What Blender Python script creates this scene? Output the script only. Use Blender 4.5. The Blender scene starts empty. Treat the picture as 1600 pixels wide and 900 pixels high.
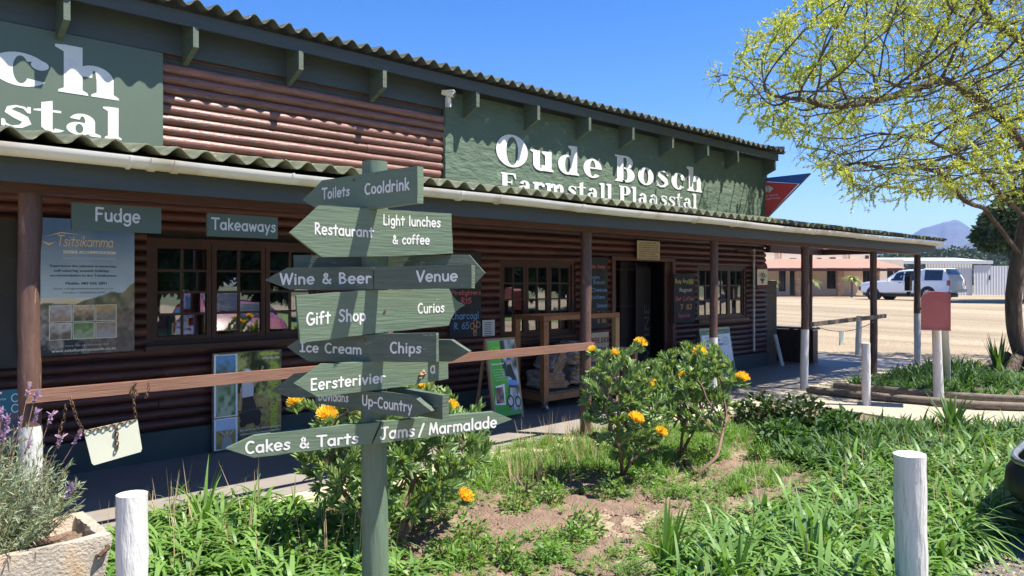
import bpy, math, random
import numpy as np
from mathutils import Vector, Matrix
sc = bpy.context.scene
C = sc.collection
R = math.radians
# ------------------------------------------------------------------ camera, world, sun
TH = R(46.4); CT, ST = math.cos(TH), math.sin(TH)
F, HY, EYE = 1180.0, 440.0, 1.70
cam = bpy.data.cameras.new('camera'); camo = bpy.data.objects.new('camera', cam); C.objects.link(camo)
camo.location = (0, 0, EYE); camo.rotation_euler = (R(90), 0, TH - R(90))
cam.sensor_width = 36; cam.lens = 36 * F / 1600; cam.shift_y = -10 / 1600
cam.clip_start = 0.05; cam.clip_end = 20000
sc.camera = camo
SUNV = Vector((0.62, -1.0, 2.15)).normalized()
w = bpy.data.worlds.new("World"); sc.world = w; w.use_nodes = True
nt = w.node_tree; nt.nodes.clear()
sky = nt.nodes.new('ShaderNodeTexSky'); sky.sky_type = 'NISHITA'; sky.sun_disc = False
sky.sun_elevation = math.asin(SUNV.z); sky.sun_rotation = math.atan2(SUNV.x, SUNV.y)
sky.air_density = 1.0; sky.dust_density = 0.25; sky.ozone_density = 3.0; sky.altitude = 100
bg = nt.nodes.new('ShaderNodeBackground'); bg.inputs[1].default_value = 0.098
wo = nt.nodes.new('ShaderNodeOutputWorld')
hsv = nt.nodes.new('ShaderNodeHueSaturation'); hsv.inputs['Saturation'].default_value = 1.4; hsv.inputs['Hue'].default_value = .512; nt.links.new(sky.outputs[0], hsv.inputs['Color']); nt.links.new(hsv.outputs[0], bg.inputs[0]); nt.links.new(bg.outputs[0], wo.inputs[0])
sun = bpy.data.lights.new('sun', 'SUN'); sun.energy = 5.0; sun.angle = R(0.5); sun.color = (1, 0.95, 0.86)
suno = bpy.data.objects.new('sun', sun); C.objects.link(suno); suno.rotation_euler = SUNV.to_track_quat('Z', 'Y').to_euler()
sc.view_settings.view_transform = 'Standard'; sc.view_settings.look = 'None'
sc.view_settings.exposure = 1.15; sc.view_settings.gamma = 1
sc.cycles.max_bounces = 7; sc.cycles.transparent_max_bounces = 10; sc.cycles.volume_bounces = 0
rng = np.random.default_rng(7); random.seed(7)
U = random.uniform

# ------------------------------------------------------------------ measuring helpers (photo pixel -> place)
FW = Vector((CT, ST, 0)); RT = Vector((ST, -CT, 0)); UP = Vector((0, 0, 1)); EYEP = Vector((0, 0, EYE))
ROT = TH - R(90)
def ray(px, py): return FW + RT * ((px - 800) / F) + UP * ((HY - py) / F)
def onY(px, py, Y):
    d = ray(px, py); return EYEP + d * (Y / d.y)
def XY(px, Y): return onY(px, HY, Y).x
def onz(px, py, z=0.0):
    d = ray(px, py); return EYEP + d * ((z - EYE) / d.z)
def atZ(px, py, Z): return EYEP + ray(px, py) * Z
def camf(L, Z, z=0): return FW * Z + RT * L + UP * z
class Plane:
    def __init__(s, p, n): s.p = Vector(p); s.n = Vector(n).normalized()
    def hit(s, px, py, off=0.0):
        d = ray(px, py); p = s.p + s.n * off
        return EYEP + d * ((p - EYEP).dot(s.n) / d.dot(s.n))
def lot_z(X, Y):
    Z = X * CT + Y * ST
    t = min(1, max(0, (Z - 15) / 26)); return -0.05 + 0.66 * t * t * (3 - 2 * t)

# ------------------------------------------------------------------ materials
MATS = {}
def newmat(name):
    m = bpy.data.materials.new(name); m.use_nodes = True; nt = m.node_tree; nt.nodes.clear(); MATS[name] = m
    return m, nt
def N(nt, t, **k):
    n = nt.nodes.new(t)
    for a, b in k.items():
        if a.startswith('i_'): n.inputs[int(a[2:]) if a[2:].isdigit() else a[2:].replace('_', ' ')].default_value = b
        else: setattr(n, a, b)
    return n
def c4(c): return (c[0], c[1], c[2], 1)
def M(name, col, rough=0.6, var=0.18, scale=6, st=(1, 1, 1), bump=0.15, bs=40, bst=None, metal=0, spec=0.5,
      wear=None, wth=0.62, ws=14, col2=None, c2th=0.5, c2s=1.5, coat=0, bdist=0.01, rnd=0.0, crack=None):
    """procedural painted / natural surface: base colour with noise variation, optional second patchy colour,
    optional wear (chipped) colour, bump."""
    m, nt = newmat(name); L = nt.links.new
    tc = N(nt, 'ShaderNodeTexCoord'); mp = N(nt, 'ShaderNodeMapping'); mp.inputs['Scale'].default_value = st
    L(tc.outputs['Object'], mp.inputs[0])
    vec = mp.outputs[0]
    if rnd:
        oi = N(nt, 'ShaderNodeObjectInfo'); ad = N(nt, 'ShaderNodeVectorMath', operation='ADD'); mu = N(nt, 'ShaderNodeMath', operation='MULTIPLY'); mu.inputs[1].default_value = 37.0
        L(oi.outputs['Random'], mu.inputs[0]); L(mp.outputs[0], ad.inputs[0]); L(mu.outputs[0], ad.inputs[1]); vec = ad.outputs[0]
    n1 = N(nt, 'ShaderNodeTexNoise'); n1.inputs['Scale'].default_value = scale; n1.inputs['Detail'].default_value = 6; n1.inputs['Roughness'].default_value = .65
    L(vec, n1.inputs['Vector'])
    mx = N(nt, 'ShaderNodeMix', data_type='RGBA'); rp = N(nt, 'ShaderNodeMapRange'); rp.inputs[1].default_value = .3; rp.inputs[2].default_value = .7
    L(n1.outputs[0], rp.inputs[0]); L(rp.outputs[0], mx.inputs[0])
    mx.inputs[6].default_value = c4([x * (1 - var) for x in col]); mx.inputs[7].default_value = c4([min(1, x * (1 + var)) for x in col])
    out = mx.outputs[2]
    if col2:
        n2 = N(nt, 'ShaderNodeTexNoise'); n2.inputs['Scale'].default_value = c2s; n2.inputs['Detail'].default_value = 5; L(vec, n2.inputs['Vector'])
        r2 = N(nt, 'ShaderNodeMapRange'); r2.inputs[1].default_value = c2th - .08; r2.inputs[2].default_value = c2th + .12; L(n2.outputs[0], r2.inputs[0])
        m2 = N(nt, 'ShaderNodeMix', data_type='RGBA'); L(r2.outputs[0], m2.inputs[0]); L(out, m2.inputs[6]); m2.inputs[7].default_value = c4(col2); out = m2.outputs[2]
    if wear:
        n3 = N(nt, 'ShaderNodeTexNoise'); n3.inputs['Scale'].default_value = ws; n3.inputs['Detail'].default_value = 9; n3.inputs['Roughness'].default_value = .7; L(vec, n3.inputs['Vector'])
        r3 = N(nt, 'ShaderNodeMapRange'); r3.inputs[1].default_value = wth; r3.inputs[2].default_value = wth + .025; L(n3.outputs[0], r3.inputs[0])
        m3 = N(nt, 'ShaderNodeMix', data_type='RGBA'); L(r3.outputs[0], m3.inputs[0]); L(out, m3.inputs[6]); m3.inputs[7].default_value = c4(wear); out = m3.outputs[2]
    if rnd:
        hs = N(nt, 'ShaderNodeHueSaturation'); r4 = N(nt, 'ShaderNodeMapRange'); r4.inputs[3].default_value = 1 - rnd; r4.inputs[4].default_value = 1 + rnd
        L(oi.outputs['Random'], r4.inputs[0]); L(r4.outputs[0], hs.inputs['Value']); L(out, hs.inputs['Color']); out = hs.outputs[0]
    b = N(nt, 'ShaderNodeBsdfPrincipled'); L(out, b.inputs['Base Color'])
    rr = N(nt, 'ShaderNodeMapRange'); rr.inputs[3].default_value = max(0.02, rough - .12); rr.inputs[4].default_value = min(1, rough + .12); L(n1.outputs[0], rr.inputs[0]); L(rr.outputs[0], b.inputs['Roughness'])
    b.inputs['Metallic'].default_value = metal; b.inputs['Specular IOR Level'].default_value = spec; b.inputs['Coat Weight'].default_value = coat
    if bump:
        mb = N(nt, 'ShaderNodeMapping'); mb.inputs['Scale'].default_value = bst or st; L(tc.outputs['Object'], mb.inputs[0])
        nb = N(nt, 'ShaderNodeTexNoise'); nb.inputs['Scale'].default_value = bs; nb.inputs['Detail'].default_value = 5; L(mb.outputs[0], nb.inputs['Vector'])
        bp = N(nt, 'ShaderNodeBump'); bp.inputs['Strength'].default_value = bump; bp.inputs['Distance'].default_value = bdist; L(nb.outputs[0], bp.inputs['Height']); L(bp.outputs[0], b.inputs['Normal'])
    o = N(nt, 'ShaderNodeOutputMaterial'); L(b.outputs[0], o.inputs[0])
    return m
def leafmat(name, ca, cb, trans=0.35, rough=0.45, cc=None, spec=.4):
    m, nt = newmat(name); L = nt.links.new
    at = N(nt, 'ShaderNodeAttribute', attribute_name='rnd'); cr = N(nt, 'ShaderNodeValToRGB'); L(at.outputs['Fac'], cr.inputs[0])
    cr.color_ramp.elements[0].color = c4(ca); cr.color_ramp.elements[1].color = c4(cb)
    if cc: e = cr.color_ramp.elements.new(.93); e.color = c4(cb); cr.color_ramp.elements[2].color = c4(cc)
    b = N(nt, 'ShaderNodeBsdfPrincipled'); L(cr.outputs[0], b.inputs['Base Color']); b.inputs['Roughness'].default_value = rough; b.inputs['Specular IOR Level'].default_value = spec
    t = N(nt, 'ShaderNodeBsdfTranslucent'); g = N(nt, 'ShaderNodeMix', data_type='RGBA', blend_type='MULTIPLY'); g.inputs[0].default_value = 1
    L(cr.outputs[0], g.inputs[6]); g.inputs[7].default_value = (1.6, 1.7, .6, 1); L(g.outputs[2], t.inputs[0])
    s = N(nt, 'ShaderNodeMixShader'); s.inputs[0].default_value = trans; L(b.outputs[0], s.inputs[1]); L(t.outputs[0], s.inputs[2])
    o = N(nt, 'ShaderNodeOutputMaterial'); L(s.outputs[0], o.inputs[0])
    return m
def printmat(name, rough=.5, noise=.12):
    m, nt = newmat(name); L = nt.links.new
    at = N(nt, 'ShaderNodeVertexColor', layer_name='Col'); b = N(nt, 'ShaderNodeBsdfPrincipled')
    n = N(nt, 'ShaderNodeTexNoise'); n.inputs['Scale'].default_value = 30; n.inputs['Detail'].default_value = 6
    tc = N(nt, 'ShaderNodeTexCoord'); L(tc.outputs['Object'], n.inputs['Vector'])
    mr = N(nt, 'ShaderNodeMapRange'); mr.inputs[3].default_value = 1.65 - noise; mr.inputs[4].default_value = 1.65 + noise; L(n.outputs[0], mr.inputs[0])
    h = N(nt, 'ShaderNodeHueSaturation'); L(mr.outputs[0], h.inputs['Value']); L(at.outputs[0], h.inputs['Color']); L(h.outputs[0], b.inputs['Base Color'])
    b.inputs['Roughness'].default_value = rough
    o = N(nt, 'ShaderNodeOutputMaterial'); L(b.outputs[0], o.inputs[0]); return m

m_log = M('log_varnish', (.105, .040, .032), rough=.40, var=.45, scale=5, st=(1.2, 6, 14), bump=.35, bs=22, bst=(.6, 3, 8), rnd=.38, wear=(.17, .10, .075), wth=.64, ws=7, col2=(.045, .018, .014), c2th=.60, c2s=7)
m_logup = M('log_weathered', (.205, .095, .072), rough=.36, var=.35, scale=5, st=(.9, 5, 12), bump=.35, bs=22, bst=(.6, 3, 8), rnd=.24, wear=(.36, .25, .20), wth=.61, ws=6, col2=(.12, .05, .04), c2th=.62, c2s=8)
m_green = M('green_sign_paint', (.118, .168, .108), rough=.55, var=.12, scale=5, st=(1, 1, 9), bump=.28, bs=7, bst=(1.5, 1.5, 16), wear=(.34, .36, .27), wth=.675, ws=9)
m_greenold = M('green_chipped_paint', (.088, .115, .082), rough=.6, var=.22, scale=5, st=(1, 1, 9), bump=.5, bs=8, bst=(1.5, 1.5, 22), wear=(.27, .33, .24), wth=.635, ws=8)
m_gpost = M('green_post_paint', (.115, .165, .11), rough=.5, var=.15, scale=4, st=(9, 9, 1.2), bump=.5, bs=9, bst=(5, 5, .8), wear=(.05, .07, .05), wth=.68, ws=5)
m_plaster = M('green_plaster', (.098, .142, .095), rough=.8, var=.12, scale=2.5, bump=.9, bs=7, bst=(1, 1, 2.2), bdist=.03, wear=(.17, .24, .16), wth=.63, ws=5)
m_panel = M('green_panel_paint', (.095, .130, .092), rough=.5, var=.05, scale=1.2, bump=.08, bs=30)
m_fascia = M('grey_green_trim', (.055, .068, .064), rough=.55, var=.14, scale=3, st=(1, 3, 8), bump=.3, bs=14, bst=(.7, 3, 9), wear=(.14, .16, .14), wth=.68)
m_plinth = M('plinth_paint', (.05, .07, .066), rough=.7, var=.2, scale=3, bump=.4, bs=16, col2=(.10, .105, .095), c2th=.62)
m_brown = M('brown_trim', (.11, .045, .033), rough=.45, var=.3, scale=4, st=(1, 4, 9), bump=.3, bs=12, bst=(.8, 3, 9))
m_wframe = M('dark_window_frame', (.062, .026, .02), rough=.4, var=.3, scale=4, bump=.2, bs=20)
m_bpost = M('brown_pole', (.11, .058, .042), rough=.55, var=.35, scale=4, st=(6, 6, 1), bump=.6, bs=8, bst=(4, 4, .8), wear=(.22, .15, .11), wth=.6, ws=5, rnd=.1)
m_rail = M('rail_wood', (.215, .108, .07), rough=.6, var=.22, scale=4, st=(.7, 6, 12), bump=.35, bs=10, bst=(.6, 4, 14), wear=(.12, .07, .05), wth=.67)
m_oldwood = M('grey_old_wood', (.17, .135, .10), rough=.8, var=.4, scale=4, st=(3, 3, 9), bump=.6, bs=12, wear=(.05, .04, .03), wth=.57, ws=8)
m_trolley = M('orange_timber', (.27, .12, .05), rough=.55, var=.3, scale=4, st=(3, 3, 3), bump=.3, bs=18, wear=(.10, .05, .03), wth=.64)
m_pine = M('pale_pine', (.42, .26, .13), rough=.6, var=.2, scale=6, st=(4, 4, 1), bump=.2, bs=20)
m_white = M('white_paint', (.60, .59, .56), rough=.6, var=.05, scale=4, bump=.9, bs=9, bst=(4, 4, .7), wear=(.42, .36, .29), wth=.655, ws=8, bdist=.02)
m_wletter = M('white_letter_paint', (.70, .69, .65), rough=.6, var=.08, scale=14, bump=.35, bs=25, wear=(.45, .5, .42), wth=.72, ws=16)
m_gutter = M('white_gutter', (.80, .77, .69), rough=.4, var=.06, scale=1.2, bump=.03, col2=(.50, .42, .27), c2th=.60, c2s=2.4)
m_roof = M('asbestos_sheet', (.135, .145, .085), rough=.85, var=.35, scale=6, bump=.6, bs=26, wear=(.30, .29, .2), wth=.6, ws=11, rnd=.12)
m_roofu = M('dark_roof_sheet', (.09, .10, .08), rough=.8, var=.3, scale=6, bump=.5, bs=26, wear=(.42, .42, .36), wth=.63, ws=10, rnd=.1)
m_conc = M('concrete', (.40, .345, .25), rough=.85, var=.14, scale=3.5, bump=.35, bs=50, col2=(.38, .32, .25), c2th=.6, c2s=.9, wear=(.30, .26, .2), wth=.70, ws=18)
m_veran = M('veranda_floor', (.27, .238, .205), rough=.62, var=.13, scale=2, bump=.15, bs=40, col2=(.25, .225, .2), c2th=.55, c2s=1.2)
m_planter = M('planter_concrete', (.40, .35, .28), rough=.9, var=.3, scale=8, bump=.8, bs=75, bdist=.012, col2=(.42, .27, .14), c2th=.6, c2s=4, wear=(.27, .24, .2), wth=.60, ws=28)
m_soil = M('garden_soil', (.235, .155, .105), rough=.95, var=.4, scale=9, bump=1.0, bs=55, bdist=.03, col2=(.20, .13, .09), c2th=.55, c2s=5)
m_clod = M('soil_clod', (.22, .145, .10), rough=.95, var=.4, scale=20, bump=.4, bs=90)
m_dark = M('dark_interior', (.020, .016, .015), rough=.8, var=.3, bump=0)
m_black = M('black_plastic', (.018, .018, .02), rough=.5, var=.2, bump=.1, bs=80)
m_rubber = M('rubber', (.02, .02, .02), rough=.85, var=.2, bump=.2, bs=60)
m_metal = M('galvanised_metal', (.42, .42, .40), rough=.38, metal=.9, var=.2, bump=.1)
m_rust = M('rusty_chain', (.16, .10, .06), rough=.6, metal=.6, var=.5, scale=30, bump=.4, bs=90)
m_plate = M('cream_metal_plate', (.60, .60, .48), rough=.45, var=.05, scale=5, bump=.05, wear=(.30, .16, .07), wth=.705, ws=7)
m_redbox = M('faded_red_enamel', (.52, .115, .09), rough=.42, var=.10, scale=2.5, bump=.06, bs=20, col2=(.60, .18, .13), c2th=.6)
m_cream = M('cream_plaster', (.72, .66, .52), rough=.85, var=.06, scale=1.5, bump=.2, bs=20)
m_pinkroof = M('faded_red_roof', (.56, .26, .19), rough=.7, var=.1, scale=3, bump=.1)
m_brick = M('tan_brick', (.42, .27, .16), rough=.85, var=.3, scale=6, bump=.4, bs=20, rnd=.25)
m_wsheet = M('white_wall_sheet', (.56, .58, .60), rough=.5, var=.04, scale=1, bump=.05)
m_gdark = M('dark_frame', (.03, .028, .03), rough=.5, bump=0)
m_car_w = M('white_car_paint', (.88, .89, .90), rough=.25, var=.02, bump=0, coat=1)
m_car_r = M('maroon_car_paint', (.33, .03, .045), rough=.25, var=.03, bump=0, coat=1)
m_carglass = M('car_glass', (.02, .025, .03), rough=.06, var=.05, bump=0, spec=.9)
m_tail = M('red_lens', (.5, .01, .015), rough=.15, bump=0, coat=1)
m_rim = M('grey_alloy', (.45, .45, .46), rough=.3, metal=.8, bump=0)
m_chalk = M('chalkboard_paint', (.028, .034, .042), rough=.7, var=.35, scale=7, bump=.1, col2=(.06, .068, .075), c2th=.6, c2s=3)
m_bark = M('tree_bark', (.11, .075, .052), rough=.9, var=.4, scale=5, st=(3, 3, .8), bump=1.0, bs=9, bst=(3, 3, .6), bdist=.05, col2=(.19, .155, .12), c2th=.6)
m_stem = M('shrub_stem', (.20, .12, .08), rough=.85, var=.3, scale=20, bump=.4, bs=60)
m_bag = M('firewood_in_plastic', (.36, .34, .31), rough=.30, var=.6, scale=9, st=(1, 1, 2.5), bump=1.0, bs=15, bdist=.03, col2=(.17, .10, .06), c2th=.52, c2s=7, wear=(.62, .61, .6), wth=.60, ws=13)
m_logcut = M('split_wood', (.30, .19, .11), rough=.8, var=.4, scale=9, bump=.4)
m_bin = M('dark_bin_wood', (.040, .020, .015), rough=.6, var=.4, scale=4, st=(5, 5, 1), bump=.3, bs=14)
m_post_red = M('banner_red', (.75, .07, .07), rough=.6, var=.06, bump=.1, bs=10)
m_post_blue = M('banner_blue', (.04, .14, .50), rough=.6, var=.06, bump=.1, bs=10)
m_cream_sign = M('cream_sign', (.60, .53, .36), rough=.6, var=.06, bump=.05)
m_ink = M('dark_ink', (.03, .025, .03), rough=.7, bump=0, var=0)
m_inkred = M('maroon_ink', (.20, .035, .03), rough=.7, bump=0, var=0)
m_paper = M('white_paper', (.72, .72, .7), rough=.7, var=.04, bump=0)
m_print = printmat('printed_poster'); 
m_cwhite = M('chalk_white', (.55, .58, .60), rough=.9, var=.3, scale=60, bump=0)
m_cblue = M('chalk_blue', (.18, .36, .62), rough=.9, var=.3, scale=60, bump=0)
m_cred = M('chalk_red', (.62, .16, .17), rough=.9, var=.3, scale=60, bump=0)
m_corange = M('chalk_orange', (.62, .36, .17), rough=.9, var=.3, scale=60, bump=0)
m_cyel = M('chalk_yellow', (.6, .6, .22), rough=.9, var=.3, scale=60, bump=0)
m_nib = M('aged_metal_lens', (.04, .04, .045), rough=.2, bump=0)
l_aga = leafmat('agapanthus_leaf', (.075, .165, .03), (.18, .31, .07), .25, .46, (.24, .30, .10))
l_agad = leafmat('dark_shade_toned_leaf', (.04, .10, .025), (.11, .20, .05), .25, .62)  # darker leaf copy; tree shade painted in for the bed below, also for dark plants
l_weed = leafmat('weed_leaf', (.09, .19, .035), (.20, .33, .07), .35, .55, (.30, .34, .12))
l_prot = leafmat('pincushion_leaf', (.13, .215, .07), (.29, .39, .15), .25, .5)
l_flow = leafmat('pincushion_style', (.88, .44, .02), (.98, .76, .10), .25, .5)
l_lav = leafmat('lavender_leaf', (.17, .21, .12), (.34, .38, .25), .2, .7)
l_lavf = leafmat('lavender_flower', (.28, .17, .36), (.47, .33, .54), .3, .6, (.46, .30, .20))
l_tree = leafmat('spring_leaf', (.29, .32, .07), (.68, .68, .21), .38, .5)
l_dark = leafmat('evergreen_leaf', (.022, .045, .012), (.075, .12, .03), .15, .5)
l_bud = leafmat('bud_scale', (.36, .42, .17), (.58, .58, .27), .15, .6)
l_dry = leafmat('dry_stalk', (.36, .27, .16), (.55, .43, .26), .2, .8)
l_wood = leafmat('far_wood_leaf', (.04, .06, .025), (.12, .15, .06), .1, .7)
l_aloe = leafmat('aloe_leaf', (.22, .32, .08), (.42, .46, .15), .1, .5)

# glass: thin pane, part mirror, part see-through
def glassmat(name, fac, tint):
    m, nt = newmat(name); L = nt.links.new
    g = N(nt, 'ShaderNodeBsdfGlossy'); g.inputs['Roughness'].default_value = .015; g.inputs[0].default_value = (1, 1, 1, 1)
    t = N(nt, 'ShaderNodeBsdfTransparent'); t.inputs[0].default_value = c4(tint)
    fr = N(nt, 'ShaderNodeFresnel'); fr.inputs[0].default_value = 1.5; ma = N(nt, 'ShaderNodeMath', operation='MULTIPLY_ADD'); ma.inputs[1].default_value = 1.0; ma.inputs[2].default_value = fac
    L(fr.outputs[0], ma.inputs[0]); s = N(nt, 'ShaderNodeMixShader'); L(ma.outputs[0], s.inputs[0]); L(t.outputs[0], s.inputs[1]); L(g.outputs[0], s.inputs[2])
    nb = N(nt, 'ShaderNodeTexNoise'); nb.inputs['Scale'].default_value = 1.6; bp = N(nt, 'ShaderNodeBump'); bp.inputs['Strength'].default_value = .06; bp.inputs['Distance'].default_value = .02
    tc = N(nt, 'ShaderNodeTexCoord'); L(tc.outputs['Object'], nb.inputs['Vector']); L(nb.outputs[0], bp.inputs['Height']); L(bp.outputs[0], g.inputs['Normal'])
    o = N(nt, 'ShaderNodeOutputMaterial'); L(s.outputs[0], o.inputs[0]); return m
m_glass = glassmat('window_glass', .26, (.74, .75, .76))

# ------------------------------------------------------------------ mesh builder
class MB:
    def __init__(s): s.v = []; s.f = []; s.mi = []; s.cur = 0
    def add(s, vs, fs):
        o = len(s.v); s.v += [tuple(p) for p in vs]; s.f += [tuple(i + o for i in f) for f in fs]; s.mi += [s.cur] * len(fs); return s
    def box(s, c, d, rz=0, M4=None):
        x, y, z = d[0] / 2, d[1] / 2, d[2] / 2
        vs = [Vector((a, b, e)) for a in (-x, x) for b in (-y, y) for e in (-z, z)]
        m = M4 or Matrix.Rotation(rz, 4, 'Z'); vs = [m @ v + Vector(c) for v in vs]
        return s.add(vs, [(0, 1, 3, 2), (4, 6, 7, 5), (0, 4, 5, 1), (2, 3, 7, 6), (0, 2, 6, 4), (1, 5, 7, 3)])
    def bx(s, x0, x1, y0, y1, z0, z1): return s.box(((x0 + x1) / 2, (y0 + y1) / 2, (z0 + z1) / 2), (x1 - x0, y1 - y0, z1 - z0))
    def beam(s, p0, p1, wd, ht, up=(0, 0, 1)):
        p0, p1 = Vector(p0), Vector(p1); d = (p1 - p0).normalized(); sd = d.cross(Vector(up)).normalized(); u = sd.cross(d)
        vs = []
        for p in (p0, p1):
            for a, b in ((-1, -1), (1, -1), (1, 1), (-1, 1)): vs.append(p + sd * a * wd / 2 + u * b * ht / 2)
        return s.add(vs, [(0, 1, 2, 3), (7, 6, 5, 4), (0, 4, 5, 1), (1, 5, 6, 2), (2, 6, 7, 3), (3, 7, 4, 0)])
    def tube(s, pts, rad, n=8, cap=True, jit=0):
        pts = [Vector(p) for p in pts]
        if not hasattr(rad, '__len__'): rad = [rad] * len(pts)
        vs = []; a = None
        for i, p in enumerate(pts):
            d = (pts[min(i + 1, len(pts) - 1)] - pts[max(i - 1, 0)])
            if d.length < 1e-9: d = Vector((0, 0, 1))
            d.normalize()
            if a is None: a = d.orthogonal().normalized()
            a = (a - d * a.dot(d))
            a = a.normalized() if a.length > 1e-6 else d.orthogonal().normalized()
            b = d.cross(a)
            for k in range(n):
                t = 2 * math.pi * k / n; r = rad[i] * (1 + (U(-jit, jit) if jit else 0))
                vs.append(p + a * math.cos(t) * r + b * math.sin(t) * r)
        fs = [(i * n + k, i * n + (k + 1) % n, (i + 1) * n + (k + 1) % n, (i + 1) * n + k) for i in range(len(pts) - 1) for k in range(n)]
        if cap: fs += [tuple(range(n))[::-1], tuple((len(pts) - 1) * n + k for k in range(n))]
        return s.add(vs, fs)
    def lathe(s, c, prof, n=16):
        vs = [Vector(c) + Vector((r * math.cos(2 * math.pi * k / n), r * math.sin(2 * math.pi * k / n), z)) for r, z in prof for k in range(n)]
        m = len(prof)
        fs = [(i * n + k, i * n + (k + 1) % n, (i + 1) * n + (k + 1) % n, (i + 1) * n + k) for i in range(m - 1) for k in range(n)]
        return s.add(vs, fs + [tuple(range(n))[::-1], tuple((m - 1) * n + k for k in range(n))])
    def prism(s, front, back):
        n = len(front)
        return s.add(list(front) + list(back), [tuple(range(n)), tuple(range(2 * n - 1, n - 1, -1))] + [(i, i + n, (i + 1) % n + n, (i + 1) % n) for i in range(n)])
    def quad(s, a, b, c, d): return s.add([a, b, c, d], [(0, 1, 2, 3)])
    def mesh(s, name, mats, off=(0, 0, 0), smooth=False):
        me = bpy.data.meshes.new(name); ox, oy, oz = off
        me.from_pydata([(x - ox, y - oy, z - oz) for x, y, z in s.v], [], s.f)
        for m in (mats if isinstance(mats, (list, tuple)) else [mats]): me.materials.append(m)
        if any(s.mi): me.polygons.foreach_set('material_index', s.mi)
        if smooth:
            me.polygons.foreach_set('use_smooth', [True] * len(me.polygons))
            if smooth != 'full': me.set_sharp_from_angle(angle=R(smooth if smooth is not True else 40))
        me.update(); return me
def link(name, me, parent=None, loc=None):
    o = bpy.data.objects.new(name, me); C.objects.link(o)
    if parent is not None: o.parent = parent
    if loc is not None: o.location = loc
    return o
def tag(o, label=None, cat=None, group=None, kind=None):
    if label: o['label'] = label
    if cat: o['category'] = cat
    if group: o['group'] = group
    if kind: o['kind'] = kind
    return o
class Thing:
    def __init__(s, name, label, cat, loc=(0, 0, 0), group=None):
        s.o = bpy.data.objects.new(name, None); s.o.empty_display_size = .1; C.objects.link(s.o); s.o.location = loc; s.loc = Vector(loc); tag(s.o, label, cat, group)
    def part(s, name, mb, mats, smooth=False, parent=None, label=None, local=False):
        me = mb if isinstance(mb, bpy.types.Mesh) else mb.mesh(name, mats, (0, 0, 0) if local else s.loc, smooth)
        o = link(name, me, parent or s.o)
        if label: o['label'] = label
        return o
def single(name, label, cat, mb, mats, loc=(0, 0, 0), smooth=False, group=None):
    return tag(link(name, mb.mesh(name, mats, loc, smooth), None, loc), label, cat, group)
def struct(name, mb, mats, smooth=False):
    me = mb if isinstance(mb, bpy.types.Mesh) else mb.mesh(name, mats, (0, 0, 0), smooth)
    return tag(link(name, me), kind='structure')
def copy_tree(o, parent=None):
    c = o.copy(); C.objects.link(c); c.parent = parent
    for ch in list(o.children): copy_tree(ch, c)
    return c

def np_mesh(name, V, Fq, mats, rnd=None, smooth=True, mi=None):
    me = bpy.data.meshes.new(name); V = np.asarray(V, np.float32); Fq = np.asarray(Fq, np.int32); k = Fq.shape[1]
    me.vertices.add(len(V)); me.vertices.foreach_set('co', V.ravel())
    me.loops.add(Fq.size); me.loops.foreach_set('vertex_index', Fq.ravel())
    me.polygons.add(len(Fq)); me.polygons.foreach_set('loop_start', np.arange(0, Fq.size, k, dtype=np.int32))
    for m in (mats if isinstance(mats, (list, tuple)) else [mats]): me.materials.append(m)
    if mi is not None: me.polygons.foreach_set('material_index', np.asarray(mi, np.int32))
    if smooth: me.polygons.foreach_set('use_smooth', np.ones(len(Fq), bool))
    me.update(calc_edges=True)
    if rnd is not None:
        a = me.attributes.new('rnd', 'FLOAT', 'POINT'); a.data.foreach_set('value', np.asarray(rnd, np.float32))
    return me
def unit(a): return a / np.maximum(np.linalg.norm(a, axis=-1, keepdims=True), 1e-9)
def straps(base, d, up, Ln, Wd, bend, prof=(.55, 1, .9, .55, .03), fold=0.0, kink=None):
    """strap-shaped leaves: base, direction, up hint, length, width, droop (all arrays); returns verts, quads, rnd"""
    base = np.asarray(base, float); n = len(base); d = unit(np.asarray(d, float)); up = np.asarray(up, float)
    side = unit(np.cross(d, up)); nrm = np.cross(side, d); m = len(prof)
    Ln = np.broadcast_to(Ln, n)[:, None]; Wd = np.broadcast_to(Wd, n)[:, None]; bend = np.broadcast_to(bend, n)[:, None]
    V = np.zeros((n, m, 2, 3))
    dirr = d.copy(); p = base.copy(); seg = Ln / (m - 1)
    for i, wv in enumerate(prof):
        if i:
            dirr = unit(dirr + np.array([0, 0, -1.0]) * bend / (m - 1)); p = p + dirr * seg
        V[:, i, 0] = p - side * Wd * wv / 2 + nrm * fold * Wd * wv; V[:, i, 1] = p + side * Wd * wv / 2
    V = V.reshape(-1, 3)
    q = []
    for i in range(m - 1): q.append([2 * i, 2 * i + 1, 2 * i + 3, 2 * i + 2])
    q = np.array(q)[None] + (np.arange(n) * 2 * m)[:, None, None]
    return V, q.reshape(-1, 4), np.repeat(rng.random(n), 2 * m)
def merge(parts):
    Vs, Fs, Rs = [], [], []; o = 0
    for V, Fq, r in parts: Vs.append(V); Fs.append(Fq + o); Rs.append(r); o += len(V)
    return np.concatenate(Vs), np.concatenate(Fs), np.concatenate(Rs)
def inpoly(px, py, poly):
    r = np.zeros(len(px), bool); n = len(poly)
    for i in range(n):
        x0, y0 = poly[i]; x1, y1 = poly[(i + 1) % n]
        c = ((y0 > py) != (y1 > py)) & (px < (x1 - x0) * (py - y0) / ((y1 - y0) or 1e-9) + x0); r ^= c
    return r
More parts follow.
